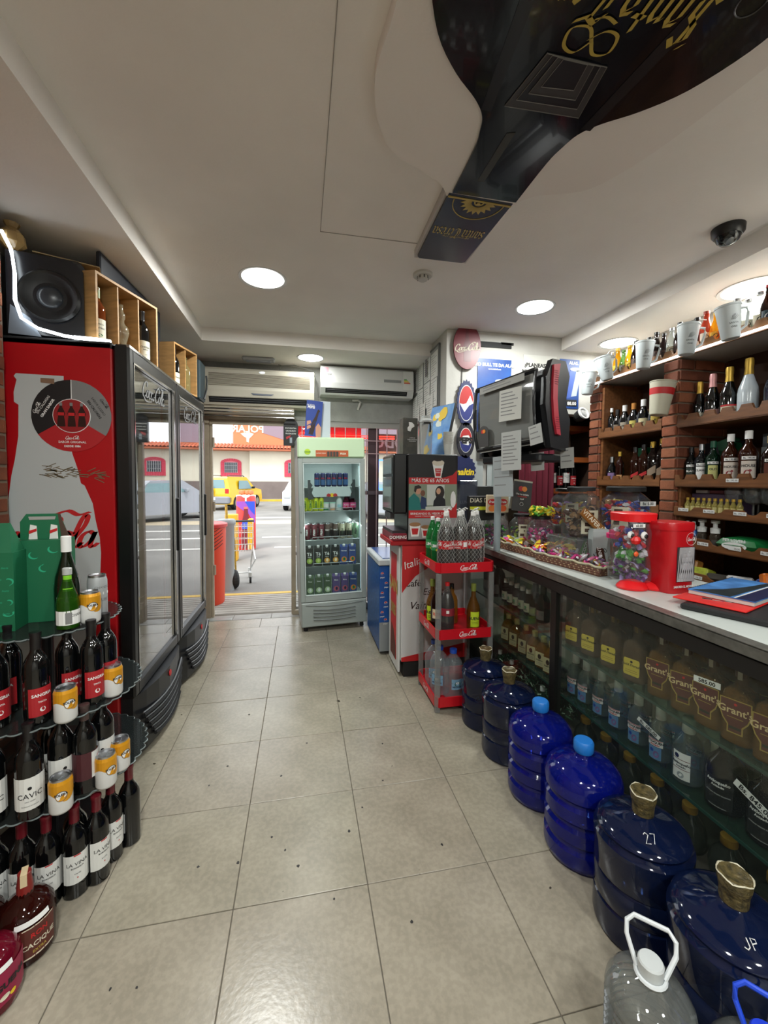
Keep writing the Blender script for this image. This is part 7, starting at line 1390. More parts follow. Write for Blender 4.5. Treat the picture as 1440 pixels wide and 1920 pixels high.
FB = [('fb1', far('fb1', BR_, darkglass, alu, pm('lab_violet', (120, 96, 140), .5), 'S'), 'dark flask with a violet label lowest in the far bay'), ('fb2', far('fb2', BORD, gm('gl_rum', (90, 40, 24), (40, 14, 8), .75), goldf, pm('lab_peach', (200, 150, 100), .5), 'RON'), 'brown rum bottle with a peach label in the far bay')]
for (ky, mk, lb), y, sc in zip(FB, (2.03, 1.945), (1.0, .8)): place(ky, mk, lb, 'bottle', (3.175, y, 1.415), FT, 'spirits low in the far bay', scale=sc)
jw = bottle('whisky_bottle', [(.030, 0), (.034, .005), (.034, .17), (.028, .19), (.015, .215), (.0135, .26)], gm('gl_jw', (90, 44, 22), (40, 16, 8), .75, .03), [(.016, .235), (.016, .275), (.013, .276)], blackfoil, [dict(z=(.04, .10), w=.05, mat=redp, shape=[(-1, 0), (1, .5), (1, .9), (-1, .4)])], n=18, sq=2.5)
jk = bottle('whisky_bottle', [(.030, 0), (.034, .005), (.034, .17), (.028, .19), (.015, .215), (.0135, .26)], gm('gl_jk', (50, 30, 24), (18, 10, 8), .85, .03), [(.016, .235), (.016, .275), (.013, .276)], goldf, [dict(z=(.04, .13), w=.055, mat=pm('lab_slant', (150, 130, 110), .5), shape=[(-1, 0), (1, .45), (1, 1), (-1, .55)])], n=18, sq=2.5)
for k, y in enumerate((1.79, 1.71, 1.63, 1.55)): place('jw' if k < 2 else 'jk', jw if k < 2 else jk, 'square whisky bottle with slanted label, %s in the far bay from the cocktail posters' % ORD[k], 'bottle', (3.175, y, 1.415), FT, 'slanted label whiskies', scale=1.0+.05*k)
grn = thing('green_gift_bag', 'green glass and box behind the rum bottles of the far bay', 'box', (3.33, 1.87, 1.415)); obj('bag_body', MB().box(-.04, .04, -.05, .05, 0, .28, .004), pm('bag_green', (20, 90, 60), .4), grn); obj('bag_band', MB().box(-.042, -.04, -.05, .05, .14, .17), wht, grn)
for k, (y, c_, h) in enumerate(((2.0, (44, 40, 44), .16), (1.86, (120, 84, 50), .19), (1.74, (50, 50, 60), .2), (1.62, (60, 62, 72), .24), (1.56, (40, 38, 44), .2))): single('carton_box', MB().box(-.05, .05, -.05, .05, 0, h, .003), pm('cart_%d' % k, c_, .5), ('charcoal', 'tan', 'slate blue', 'tall grey-blue', 'black')[k]+' carton at the back of the brandy shelf', 'box', (3.36, y, 1.803))
rc = thing('red_tub', 'small red tub with a light rim deep in the far bay', 'tub', (3.36, 1.70, 1.55)); obj('tub_body', MB().lathe([(.025, 0), (.04, .07)], 16), redp, rc); obj('tub_rim', MB().lathe([(.041, .07), (.042, .078)], 16), wht, rc); obj('tub_stand', MB().box(-.04, .04, -.04, .04, -.133, 0), pm('box_pale', (120, 140, 136), .5), rc)
# top shelf of small beers and cocktails
def tp(ky, c, b, cap, lab, sc=1.0, op=.5):
    return bottle('beer_bottle', [(.024, 0), (.030, .004), (.031, .10), (.026, .125), (.014, .16), (.0125, .195), (.014, .2)], gm('tp_'+ky, c, b, op, .03, 1.5), [(.0145, .19), (.0145, .205), (.012, .206)], cap, [dict(z=(.035, .085), w=.06, mat=lab, text=[('@disc', .06, .013, ink)])], n=14)
TP = {'y': (tp('y', (240, 190, 40), (230, 160, 10), pm('cap_y', (214, 180, 60), .4), pm('lab_y', (230, 190, 60), .5)), 'bright yellow'), 'o': (tp('o', (236, 120, 40), (226, 90, 20), pm('cap_o', (206, 200, 190), .4), offw), 'orange'), 'c': (tp('c', (226, 232, 230), (190, 200, 196), alu, offw, op=.15), 'clear'), 'g': (tp('g', (150, 190, 120), (90, 150, 60), pm('cap_g', (80, 120, 50), .4), wht), 'green'), 'd': (tp('d', (60, 30, 20), (24, 10, 8), blackfoil, pm('lab_d', (70, 44, 34), .5), op=.85), 'dark brown'), 'r': (tp('r', (200, 90, 60), (180, 60, 40), pm('cap_r', (150, 60, 50), .4), pm('lab_r', (206, 190, 170), .5)), 'rusty red')}
rowt = 'o c y g y d c d d d c d c d r y o c c c d d y'.split()
cnt = {}
for k, q in enumerate(rowt):
    y = 2.10-k*.061 if k < 20 else 2.10-20*.061-(k-19)*.06
    cnt[q] = cnt.get(q, 0)+1
    place('tp'+q, TP[q][0], '%s cocktail bottle on the top shelf, %s of its colour from the posters' % (TP[q][1], ORD[cnt[q]-1]), 'bottle', (3.155, y, 2.253), FT, 'small bottles on the top shelf', scale=1.0+.15*((k*7) % 3)/2)
place('tpbeer', bottle('beer_bottle', [(.026, 0), (.033, .004), (.034, .12), (.028, .15), (.015, .19), (.013, .23)], gm('tpbeer', (70, 34, 20), (30, 12, 8), .85), [(.015, .225), (.015, .242), (.012, .243)], redp, [dict(z=(.03, .10), w=.07, mat=pm('lab_beer', (40, 60, 70), .5), text=[('@disc', .065, .02, wht), ('@disc', .065, .014, navy)])]), 'tall brown beer bottle with blue round label under the big downlight', 'bottle', (3.16, .90, 2.253), FT)
# hanging plastic cups
frost = pm('frosted_plastic', (196, 204, 206), .45)
def hc():
    t = thing('hanging_cup', '', 'cup'); obj('cup_body', MB().lathe([(.038, 0), (.042, .005), (.058, .17), (.061, .172), (.061, .182)], 24), frost, t, smooth=True)
    obj('cup_handle', MB().tube([(.05, .0, .16), (.085, .0, .155), (.09, 0, .13), (.075, 0, .06), (.045, 0, .04)], .007, 6), frost, t)
    mb = MB(); [put(mb, nib([[(-.012+k*.004, .09), (-.004+k*.007, .115+.006*math.sin(k))]], .0014, .5, smooth=False, thin=.0004), 0, 0, 1, y=0, wrap=.0555) for k in range(5)]; put_text(mb, 'SANTA', 0, .07, .010, wrap=.0515); put_text(mb, 'ONE', 0, .05, .010, wrap=.0495); obj('cup_print', mb, ink, t)
    obj('hook', MB().tube([(.03, 0, .18), (.06, 0, .21), (.09, 0, .205)], .0025, 4), wht, t); return t
for k, (x, y, z, tl) in enumerate(((3.0, 2.13, 2.15, .1), (3.0, 1.895, 2.215, -.25), (3.0, 1.56, 2.21, .05), (3.0, 1.235, 2.21, .05), (3.0, .965, 2.215, -.12))):
    place('hcup', hc, '%s frosted plastic cup hanging from the top shelf edge, counted from the posters' % ORD[k], 'cup', (x, y, z), -.5, 'hanging frosted cups', ry=tl)
dp_ = thing('carton_cup', 'tall cream cup with a red band hanging on the brick pier', 'cup', (2.985, 1.405, 1.865), rz=-.4, ry=.1)
obj('cup_body', MB().lathe([(.048, 0), (.052, .004), (.075, .21), (.078, .213), (.078, .218), (.07, .217)], 28), pm('cup_cream', (190, 186, 166), .5), dp_, smooth=True); obj('red_band', MB().lathe([(.0668, .13), (.0718, .172)], 28, T(0, 0, 0, ry=.0), cap=False), redp, dp_, smooth=True)
# glassware, toiletries, snacks
cp_ = lambda: (lambda t: (obj('bowl', MB().lathe([(.012, .075), (.035, .085), (.05, .115), (.052, .15), (.046, .175)], 22, cap=False), gm('crystal', (216, 222, 222), (170, 176, 176), .14, .02, 1.7), t, smooth=True), obj('stem', MB().lathe([(.034, 0), (.03, .004), (.006, .012), (.005, .07), (.012, .076)], 16), gm('crystal', (216, 222, 222)), t, smooth=True), t)[-1])(thing('stem_glass', '', 'glass'))
for k, (x, y) in enumerate(((3.18, 1.045), (3.18, .945), (3.18, .855), (3.29, 1.0), (3.29, .90), (3.18, .755), (3.18, .655))): place('stemg', cp_, '%s balloon stem glass on the glassware shelf, counted from the brick pier' % ORD[k], 'glass', (x, y, 1.225), 0, 'balloon glasses')
mini = bottle('miniature_bottle', [(.012, 0), (.015, .003), (.015, .05), (.008, .065), (.006, .078)], gm('mini_straw', (220, 210, 140), (180, 166, 90), .4, .03), [(.008, .075), (.008, .088), (.006, .089)], goldf, [dict(z=(.012, .042), w=.024, mat=pm('lab_straw', (190, 180, 120), .5))], n=10)
for k in range(10): place('mini', mini, '%s tiny straw-coloured liquor miniature on the glassware shelf from the pier' % ORD[k], 'bottle', (3.145, 1.315-k*.036, 1.225), FT, 'miniature bottles', scale=1.15)
single('gum_boxes', MB().box(-.06, .06, -.16, .13, 0, .13, .004), pm('gumbox', (84, 66, 92), .5), 'purple and white gum box lying behind the miniatures', 'box', (3.25, 1.2, 1.225))
for k in range(3): single('gum_pack', MB().box(-.03, .03, -.04, .04, 0, .02, .003), pm('gum_%d' % k, ((196, 190, 190), (120, 60, 70), (160, 150, 170))[k], .5), ('pale', 'maroon', 'lilac')[k]+' gum pack on top of the purple gum box', 'packet', (3.215, 1.26-k*.09, 1.356), (0, 0, .2*k))
pump = bottle('pump_bottle', [(.022, 0), (.028, .005), (.028, .07), (.02, .09), (.014, .10)], gm('pump_clear', (150, 150, 150), (80, 70, 60), .4, .04), [(.024, .09), (.026, .12), (.012, .125), (.012, .15), (.022, .152), (.022, .168), (.002, .17)], wht, [dict(z=(.01, .05), w=.04, mat=pm('lab_smoke', (70, 64, 60), .5))])
for k, y in enumerate((1.225, 1.14)): place('pump', pump, 'white-topped pump dispenser on the toiletries shelf, %s of two' % ORD[k], 'bottle', (3.16, y, 1.023), FT, 'pump dispensers')
spr = bottle('spray_bottle', [(.018, 0), (.022, .005), (.022, .085), (.012, .10)], pm('spray_blue', (40, 100, 170), .4), [(.014, .10), (.014, .125), (.009, .13), (.009, .15)], wht, [dict(z=(.02, .06), w=.03, mat=navy, text=[('FRESH', .038, .007, wht)])])
for k, y in enumerate((1.32, 1.275)): place('spr', spr, 'small blue spray bottle on the toiletries shelf, %s of two by the pier' % ORD[k], 'bottle', (3.155, y, 1.023), FT, 'blue spray bottles')
wp_ = thing('wipes_pack', 'puffy green pack of wipes lying on the toiletries shelf', 'pack', (3.19, .985, 1.025), rz=.1); obj('pack_body', MB().lathe([(.03, 0), (.085, .012), (.10, .04), (.08, .07), (.03, .085)], 16, sq=2.0, sy=1.25), pm('pack_green', (20, 100, 50), .35), wp_, smooth=True)
obj('white_blob', MB().add([(-.098*math.cos(0), y_, z_) for y_, z_ in ellipse(0, .035, .065, .022, 16)], [tuple(range(16))]), wht, wp_); mb = MB(); put_text(mb, 'PET LOVERS', 0, .06, .016, M=T(-.097, 0, 0, -PI/2), bold=.03); obj('lettering', mb, wht, wp_)
hx = thing('hexagon_packet', 'clear packet with white hexagon cards hanging by the toiletries shelf', 'packet', (3.07, .70, 1.0)); obj('packet', MB().box(0, .01, -.07, .07, -.02, .16, .003), gm('packet_clear', (220, 220, 224), (180, 180, 186), .4, .05), hx)
for z in (.03, .11): obj('hexagon_card', MB().add([(-.001, .04*math.cos(a), z+.04*math.sin(a)) for a in [PI/3*i for i in range(6)]], [tuple(range(6))]), paper, hx)
for k, (y, z, c_, s_, lb) in enumerate(((1.30, .84, (190, 130, 60), (.03, .05, .05), 'orange and yellow snack bag beside the red tin on the snack shelf'), (1.22, .83, (170, 180, 60), (.05, .05, .03), 'lime and white snack sachet on the snack shelf'), (1.09, .83, (60, 56, 50), (.05, .07, .02), 'dark flat snack box on the snack shelf'), (.99, .835, (206, 206, 206), (.04, .06, .025), 'white and yellow sachet box on the snack shelf'), (.87, .84, (60, 90, 170), (.04, .03, .03), 'blue and white crumpled sachet on the snack shelf'), (.78, .84, (214, 110, 30), (.03, .08, .06), 'orange chocolate drink bag on the snack shelf'))):
    single('snack_packet', MB().box(-s_[0], s_[0], -s_[1], s_[1], -.01, s_[2]*1.6, .008), pm('snk_%d' % k, c_, .4, var=.4, vscale=18), lb, 'packet', (3.17, y, z), (0, .3, .2*k), group=None)
for k, y in enumerate((2.02, 1.94, 1.86)): single('sweet_packet', MB().box(-.03, .03, -.03, .03, 0, .06, .01), pm('swp_%d' % k, ((130, 100, 60), (190, 170, 50), (150, 110, 60))[k], .4), ('brown', 'yellow', 'tan')[k]+' twisted sweet packet on the low far shelf', 'packet', (3.16, y, 1.225))
for z, n_ in ((1.62, 9), (1.225, 0)):
    pass
# ------------------------------------------------------------------ alcove shelf behind the posters, curtain, posters
al = thing('alcove_shelf', 'orange-brown shelf boards with bottles seen under the poster wall', 'shelf', (0, 0, 0))
wo = pm('board_orange', (176, 92, 40), .5, var=.3, vscale=6)
for z in (1.93, 1.31, 1.62): obj('board', MB().box(2.72, 3.5, 2.72, 3.0, z, z+.05), wo, al)
for k in range(6): put_b('sang' if k % 2 else 'lavino', sang if k % 2 else lavino, 'bottle on the orange alcove board, %s from the maroon curtain' % ORD[k], 2.98+k*.075, 2.78, 1.361, 0, 'alcove bottles')
spt = thing('spotlight', 'round black and white spotlight hanging under the poster wall', 'spotlight', (3.13, 2.44, 2.0), rx=1.1, ry=.4); obj('lamp_head', MB().lathe([(.03, 0), (.05, .03), (.055, .09)], 20), black, spt); obj('lamp_ring', MB().lathe([(.056, .085), (.058, .10), (.045, .102), (.04, .09)], 20), wht, spt)
cur = MB(); pts = []
for i in range(33): x = 2.63+.35*i/32; pts.append((x, 2.54+.018*math.sin(i*1.15)))
vs = []; fs = []
for i, (x, y) in enumerate(pts):
    vs += [(x, y, 1.0), (x, y, 2.05)]
    if i: q = 2*i; fs.append((q-2, q, q+1, q-1))
cur.add(vs, fs); single('maroon_curtain', cur, pm('cloth_maroon', (96, 14, 36), .8), 'maroon cloth curtain hanging behind the black ticket machine', 'curtain', smooth=True)
def poster(x0, x1, z0, z1, col, label, texts, par=None):
    t = thing('poster', label, 'poster', ((x0+x1)/2, 2.487, z0)); w = x1-x0; h = z1-z0
    obj('sheet', MB().box(-w/2, w/2, -.003, 0, 0, h), col, t); mb = MB()
    for s_, x, z, sz in texts: put_text(mb, s_, x*w, z*h, sz, y=-.004, bold=.04)
    obj('lettering', mb, wht if col.name != 'poster_white' else ink, t); return t, w, h
pbl = pm('poster_blue', (26, 74, 140), .4, var=.25, vscale=5, col2=(16, 48, 116))
def bullcan(t, w, h, sx_=1):
    b = obj('can_print', MB().fprism([(-.06, 0), (.055, .03), (.10, .26), (-.01, .27)], .001, -.003, T(.02, 0, h*.28)), pm('print_canblue', (60, 90, 170), .4), t); obj('can_silver', MB().fprism([(.0, .02), (.055, .03), (.10, .26), (.05, .26)], .001, -.0042, T(.02, 0, h*.28)), pm('print_silver', (170, 180, 190), .4), b)
    obj('can_top', MB().fprism(ellipse(.065, h*.28+.27, .06, .018, 16), .001, -.0042), pm('print_silver2', (200, 206, 210), .4), b)
t, w, h = poster(2.185, 2.505, 1.86, 2.50, pbl, 'blue energy drink poster with a can, beside the round red sign', [('RED BULL TE DA ALAS.', 0, .90, .028), ('www.redbull.com', 0, .855, .012)]); bullcan(t, w, h)
t, w, h = poster(2.62, 2.95, 1.9, 2.56, pm('poster_white', (196, 196, 190), .5), 'white poster with black hand-lettered words behind the ticket machine', [('¿PLANEASTE A', 0, .84, .034), ('MUCHAS COSAS', 0, .75, .034), ('PARA HOY?', 0, .66, .034)])
t, w, h = poster(2.985, 3.185, 2.10, 2.545, pbl, 'narrower blue energy drink poster with a price box next to the hanging cup', [('ALAS.', .2, .90, .028)]); bullcan(t, w, h*.7); b_ = obj('price_box', MB().fprism([(-.03, .02), (.08, .02), (.08, .08), (-.03, .08)], .002, -.003), ink, t); mb = MB(); put_text(mb, '88.00', .028, .032, .03, y=-.006, bold=.03); obj('lettering', mb, wht, b_)
def disc_sign(name, label, x, z, rx_, y=2.47, scal=False):
    t = thing(name, label, 'sign', (x, y, z)); return t
t = disc_sign('round_cola_sign', 'round dark red sign with white script at the top of the pier', 2.075, 2.585, .1)
obj('disc', MB().fprism(ellipse(0, 0, .125, .195, 40), .012, 0), pm('sign_maroon', (104, 22, 34), .4), t); obj('bottle_shape_print', MB().fprism([(-.03, -.13), (.035, -.13), (.03, 0), (.012, .08), (.01, .15), (-.015, .15), (-.015, .08), (-.035, 0)], .001, -.012), pm('sign_darkmaroon', (86, 22, 30), .4), t); mb = MB(); put(mb, SCRIPT, 0, -.035, .055, y=-.0145, rot=.1); obj('script_logo', mb, offw, t)  # darker bottle outline printed flat on the disc
def capsign(z, rx_, rz_, kind, label):
    t = disc_sign('cap_sign', label, 2.075, z, rx_); n = 44
    if kind != 'plain': pts = [((rx_*(1+.05*(1 if i % 2 else -1)))*math.cos(2*PI*i/n), (rz_*(1+.05*(1 if i % 2 else -1)))*math.sin(2*PI*i/n)) for i in range(n)]
    else: pts = ellipse(0, 0, rx_, rz_, 36)
    obj('disc', MB().fprism(pts, .01, 0), pm('sign_navy', (24, 34, 80), .4) if kind != 'plain' else pm('sign_nearblack', (26, 26, 40), .4), t)
    a = .80 if kind == 'cap' else .70
    obj('white_disc', MB().fprism(ellipse(0, 0, rx_*a, rz_*a, 32), .001, -.010), wht, t)
    f1 = [(rx_*a*.95*math.cos(q), rz_*a*.95*math.sin(q)) for q in [PI*i/14 for i in range(15)]]; f1 = f1+([(-rx_*.3, rz_*.25), (rx_*.3, rz_*.30)] if kind == 'plain' else [(-rx_*.35, -rz_*.05), (0, rz_*.0), (rx_*.4, rz_*.35)])
    f2 = [(rx_*a*.95*math.cos(q), rz_*a*.95*math.sin(q)) for q in [PI+PI*i/14 for i in range(15)]]; f2 = f2+([(rx_*.3, -rz_*.28), (-rx_*.3, -rz_*.22)] if kind == 'plain' else [(rx_*.3, -rz_*.1), (-rx_*.2, -rz_*.4)])
    obj('red_field', MB().fprism(f1, .001, -.0115), pm('sign_red2', (170, 40, 40), .4), t); obj('blue_field', MB().fprism(f2, .001, -.0115), pm('sign_blue2', (34, 44, 110), .4), t)
    if kind == 'plain': mb = MB(); put_text(mb, 'PEPSI', 0, -.025, .050, y=-.0135, bold=.06); obj('lettering', mb, ink, t)
    return t
capsign(2.10, .085, .195, 'cap', 'crown-cap shaped soda sign with red, white and blue swirl on the pier')
capsign(1.78, .082, .155, 'plain', 'dark round soda sign below the crown-cap sign on the pier')
t = disc_sign('malt_sign', 'navy serrated cap sign with yellow script lowest on the pier', 2.06, 1.52, .1); obj('disc', MB().fprism([((.11*(1+.06*(1 if i % 2 else -1)))*math.cos(2*PI*i/40), (.13*(1+.06*(1 if i % 2 else -1)))*math.sin(2*PI*i/40)) for i in range(40)], .01, 0), pm('sign_navy', (24, 34, 80)), t); mb = MB(); put_text(mb, 'maltin', 0, -.04, .055, y=-.0115, bold=.04, shear=.2); obj('lettering', mb, yel, t)
# small hanging poster of a cup and the digital scale under the ticket machine
t = thing('wall_scale', 'pale price scale with digital displays behind the counter', 'scale', (2.42, 2.44, 1.20)); obj('scale_body', MB().box(-.08, .10, 0, .05, 0, .42, .008), pm('scale_white', (170, 184, 182), .4), t)
for z in (.28, .17): s_ = obj('display', MB().box(-.06, .08, -.003, 0, z, z+.08), pm('display_grey', (60, 70, 66), .3), t); mb = MB(); put_text(mb, '1:42', .01, z+.018, .05, y=-.004, bold=.03); obj('lettering', mb, ink, s_)
t = thing('ice_cream_poster', 'small dark poster showing a frothy drink beside the dark round soda sign', 'poster', (2.275, 2.46, 1.62)); obj('sheet', MB().box(-.07, .07, -.003, 0, 0, .44), pm('poster_slate', (70, 74, 80), .5), t); obj('cup_print', MB().fprism([(-.03, .08), (.03, .08), (.045, .17), (-.045, .17)], .001, -.003), pm('cupbrown', (170, 110, 60), .5), t); obj('froth_print', MB().fprism(ellipse(0, .23, .045, .07, 14), .001, -.0035), pm('froth2', (196, 200, 206), .5), t); obj('caption_bar', MB().fprism([(-.07, 0), (.07, 0), (.07, .045), (-.07, .045)], .001, -.003), ink, t)
for k, (x, z, w, h) in enumerate(((2.20, 1.05, .1, .55), (2.33, 1.15, .08, .5))): single('white_notice', MB().box(-w/2, w/2, -.002, 0, 0, h), pm('notice_grey', (166, 172, 172), .6), ('tall', 'narrow')[k]+' pale notice sheet on the wall beside the digital scale', 'notice', (x, 2.485, z))
# ------------------------------------------------------------------ black ticket machine on its bracket over the counter
tm_ = thing('ticket_machine', 'black machine with a curved clear cover and red side grip above the counter', 'machine', (1.955, 1.10, 1.585), rz=math.radians(17), rx=math.radians(-3))
bk = pm('machine_black', (24, 25, 28), .35)
obj('rear_housing', MB().box(.03, .17, .0, .48, .02, .46, .02), bk, tm_)
endp = [(.02, .02), (.16, .0), (.18, .18), (.145, .26), (.185, .42), (.155, .50), (.05, .50), (.0, .40), (-.015, .25)]
Mx = T()
obj('end_plate', MB().fprism(endp, .035, 0), bk, tm_); obj('far_end_plate', MB().fprism([(x*.8, z*.93) for x, z in endp], .02, .50), bk, tm_)
g1 = [(.045, .465), (.035, .38), (.030, .28), (.035, .18), (.055, .09)]; g2 = [(.085, .085), (.072, .18), (.065, .28), (.072, .38), (.095, .475)]
gp = obj('red_grip', MB().fprism(g1+g2, .014, -.035), pm('grip_red', (170, 40, 56), .45), tm_)
mb = MB(); [mb.box(x-.002, x+.002, -.0505, -.049, z-.002, z+.002) for z in [.12+.012*i for i in range(6)]+[.36+.012*i for i in range(7)] for x in (.048, .056, .064, .072)]; obj('grip_dots', mb, pm('grip_dark', (110, 20, 34), .5), gp)['kind'] = 'stuff'
mb = MB(); vs = []; fs = []
for i in range(11):
    a = -.62+1.24*i/10; x = .06-.13*math.cos(a)+.02; z = .25+.33*math.sin(a); vs += [(x, .01, z), (x, .485, z)]
    if i: q = 2*i; fs.append((q-2, q-1, q+1, q))
mb.add(vs, fs); obj('curved_cover', mb, gm('cover_clear', (200, 202, 202), (110, 112, 112), .2, .05, 1.6), tm_, smooth=True)
obj('cover_rim', MB().tube([(vs[i][0]-.002, .01, vs[i][2]) for i in range(0, 22, 2)], .008, 6).tube([(vs[i][0]-.002, .487, vs[i][2]) for i in range(0, 22, 2)], .010, 6).tube([(vs[0][0], .01, vs[0][2]), (vs[0][0], .487, vs[0][2])], .014, 6).tube([(vs[20][0], .01, vs[20][2]), (vs[20][0], .487, vs[20][2])], .016, 6), bk, tm_)
obj('inner_sheet', MB().box(-.03, -.028, .03, .46, .04, .45), pm('sheet_mid', (176, 176, 172), .6), tm_)
def note(y0, w, z, h, txt, par, label=None, x=-.056, rz=0, sheet=paper, n=5, name='paper_note'):
    t = thing(name, label, 'paper', (0, 0, 0)); t.parent = None; t.matrix_world = par.matrix_basis.copy() if False else Matrix.Translation(par.location) @ par.rotation_euler.to_matrix().to_4x4() @ T(x, y0, z, -PI/2, 0, rz)
    obj('sheet', MB().fprism([(0, 0), (w, 0), (w, h), (0, h)], .001, 0), sheet, t); mb = MB()
    for q in range(n): mb.fprism([(w*.08, h*(.9-.8*q/n)), (w*(.6+.3*((q*7) % 5)/5), h*(.9-.8*q/n)), (w*(.6+.3*((q*7) % 5)/5), h*(.9-.8*q/n)-.006), (w*.08, h*(.9-.8*q/n)-.006)][::-1], .0004, -.001)
    o = obj('text_line', mb, greyp, t); o['kind'] = 'stuff'; return t
SCM = bpy.context.view_layer
note(.26, .17, .20, .18, '', tm_, 'printed white notice taped on the clear cover of the black machine', x=-.062, rz=.06, n=7, sheet=pm('note_grey', (186, 186, 180), .6))
note(.43, .36, .40, .04, '', tm_, 'grey band of printed text along the top of the black machine cover', x=-.052, n=2, sheet=pm('note_grey2', (150, 150, 146), .6))
note(.235, .15, -.09, .22, '', tm_, 'long receipt hanging under the black machine with a drawing on it', x=-.075, rz=.03, n=9, sheet=pm('note_grey3', (168, 170, 168), .6))
note(.03, .085, .03, .105, '', tm_, 'small square receipt at the lower corner of the black machine', x=-.06, rz=-.12, n=3, sheet=pm('note_grey3', (168, 170, 168)))
note(.34, .16, -.24, .24, '', tm_, 'pale sheet hanging lowest beneath the black machine over the scale', x=-.04, n=4, sheet=pm('note_grey4', (150, 156, 158), .6))
note(.10, .09, -.10, .10, '', tm_, 'handwritten square note hanging before the maroon curtain', x=.02, n=3, sheet=pm('note_grey3', (168, 170, 168))); note(-.0, .085, -.09, .11, '', tm_, 'handwritten square note at the shelf side of the maroon curtain', x=.14, n=3, sheet=pm('note_grey3', (168, 170, 168)))
bd = obj('round_badge', MB().fprism([(0, 0), (.085, 0), (.085, .09)]+ellipse(.0425, .09, .0425, .04, 10, 0, PI)[1:-1]+[(0, .09)], .004, 0, T(-.056, .44, .07, -PI/2)), pm('badge_grey', (60, 58, 58), .5), tm_); obj('badge_disc', MB().fprism(ellipse(.036, .095, .012, .012), .001, -.004, T(-.056, .44, .07, -PI/2)), redp, bd); obj('badge_disc', MB().fprism(ellipse(.050, .095, .012, .012), .001, -.0052, T(-.056, .44, .07, -PI/2)), pm('disc_orange', (220, 130, 40)), bd)
bkt = thing('machine_bracket', 'black bracket bar and pale upright pole holding the machine over the counter', 'bracket', (0, 0, 0))
obj('bracket_bar', MB().box(-.02, .16, .0, .46, -.05, -.005, .01, M=T(1.955, 1.10, 1.58, math.radians(17))), bk, bkt); obj('bracket_arm', MB().box(.06, .14, .14, .36, -.02, .07, .01, M=T(1.955, 1.10, 1.56, math.radians(17))), bk, bkt); obj('pole', MB().cyl(.022, .962, 1.545, 16, T(1.95, 1.60)), pm('pole_pale', (130, 142, 146), .4), bkt, smooth=True)
# ================================================================== THE STREET OUTSIDE THE DOORWAY
asph = pm('asphalt', (128, 126, 122), .9, var=.18, vscale=1.2, bump=.6, bscale=60)
struct('ground', MB().box(-60, 60, 4.45, 70, -.12, 0), asph)
pav = struct('pavement', MB().box(-60, 60, 3.62, 4.36, -.1, -.004), pm('pavement_stone', (150, 146, 140), .85, var=.2, vscale=4))
for k in range(9):
    o = obj('paving_strip', MB().box(-6, 6, 3.63+k*.08, 3.63+k*.08+.062, -.02, .001, .004), pm('pavement_strip', (156, 152, 144), .85, var=.25, vscale=5), pav)
struct('kerb_line', MB().box(-60, 60, 4.36, 4.45, -.1, .0), pm('kerb_yellow', (196, 164, 84), .8, var=.2, vscale=6), pav)
mk = pm('road_white', (206, 204, 198), .8)
rd = struct('road_markings', MB().box(.5, 9, 11.2, 11.45, 0, .004), mk)
for a in ((-.3, 9, 9.6, 9.8), (-2, 20, 15.2, 15.5), (.1, 9, 8.0, 8.12), (-9, -1.4, 9.6, 9.9)): struct('road_line', MB().box(a[0], a[1], a[2], a[3], 0, .004), mk, rd)
struct('road_band', MB().box(-30, 30, 13.0, 14.2, 0, .004), pm('road_sand', (190, 176, 150), .85, var=.1), rd)
# the tiled-roof building over the road
bl = thing('building', 'cream building with a clay tile eave and arched barred windows across the road', 'building', (0, 30, 0))
crm = pm('facade_cream', (214, 208, 190), .8, var=.08, vscale=.6)
dado = pm('facade_dado', (120, 108, 104), .8, var=.25, vscale=.8)
obj('wall', MB().box(-30, -3.0, .5, 1.2, 0, 3.7), crm, bl); obj('wall', MB().box(-3.0, 34, 0, 1.2, 0, 3.7), crm, bl)
obj('dado', MB().box(-30, -3.02, .44, .5, 0, 1.38), dado, bl); obj('dado', MB().box(-3.02, 34, -.06, 0, 0, 1.36), dado, bl)
obj('footpath', MB().box(-30, 34, -1.6, 0, -.1, .1), pm('path_grey', (150, 146, 140), .9), bl)
obj('kerb', MB().box(-30, 34, -1.75, -1.6, -.1, .14), pm('kerb_yellow2', (212, 176, 60), .8, var=.2, vscale=2), bl)
pinkb = pm('surround_pink', (196, 62, 84), .7); pinkm = pm('surround_joint', (220, 130, 140), .8)
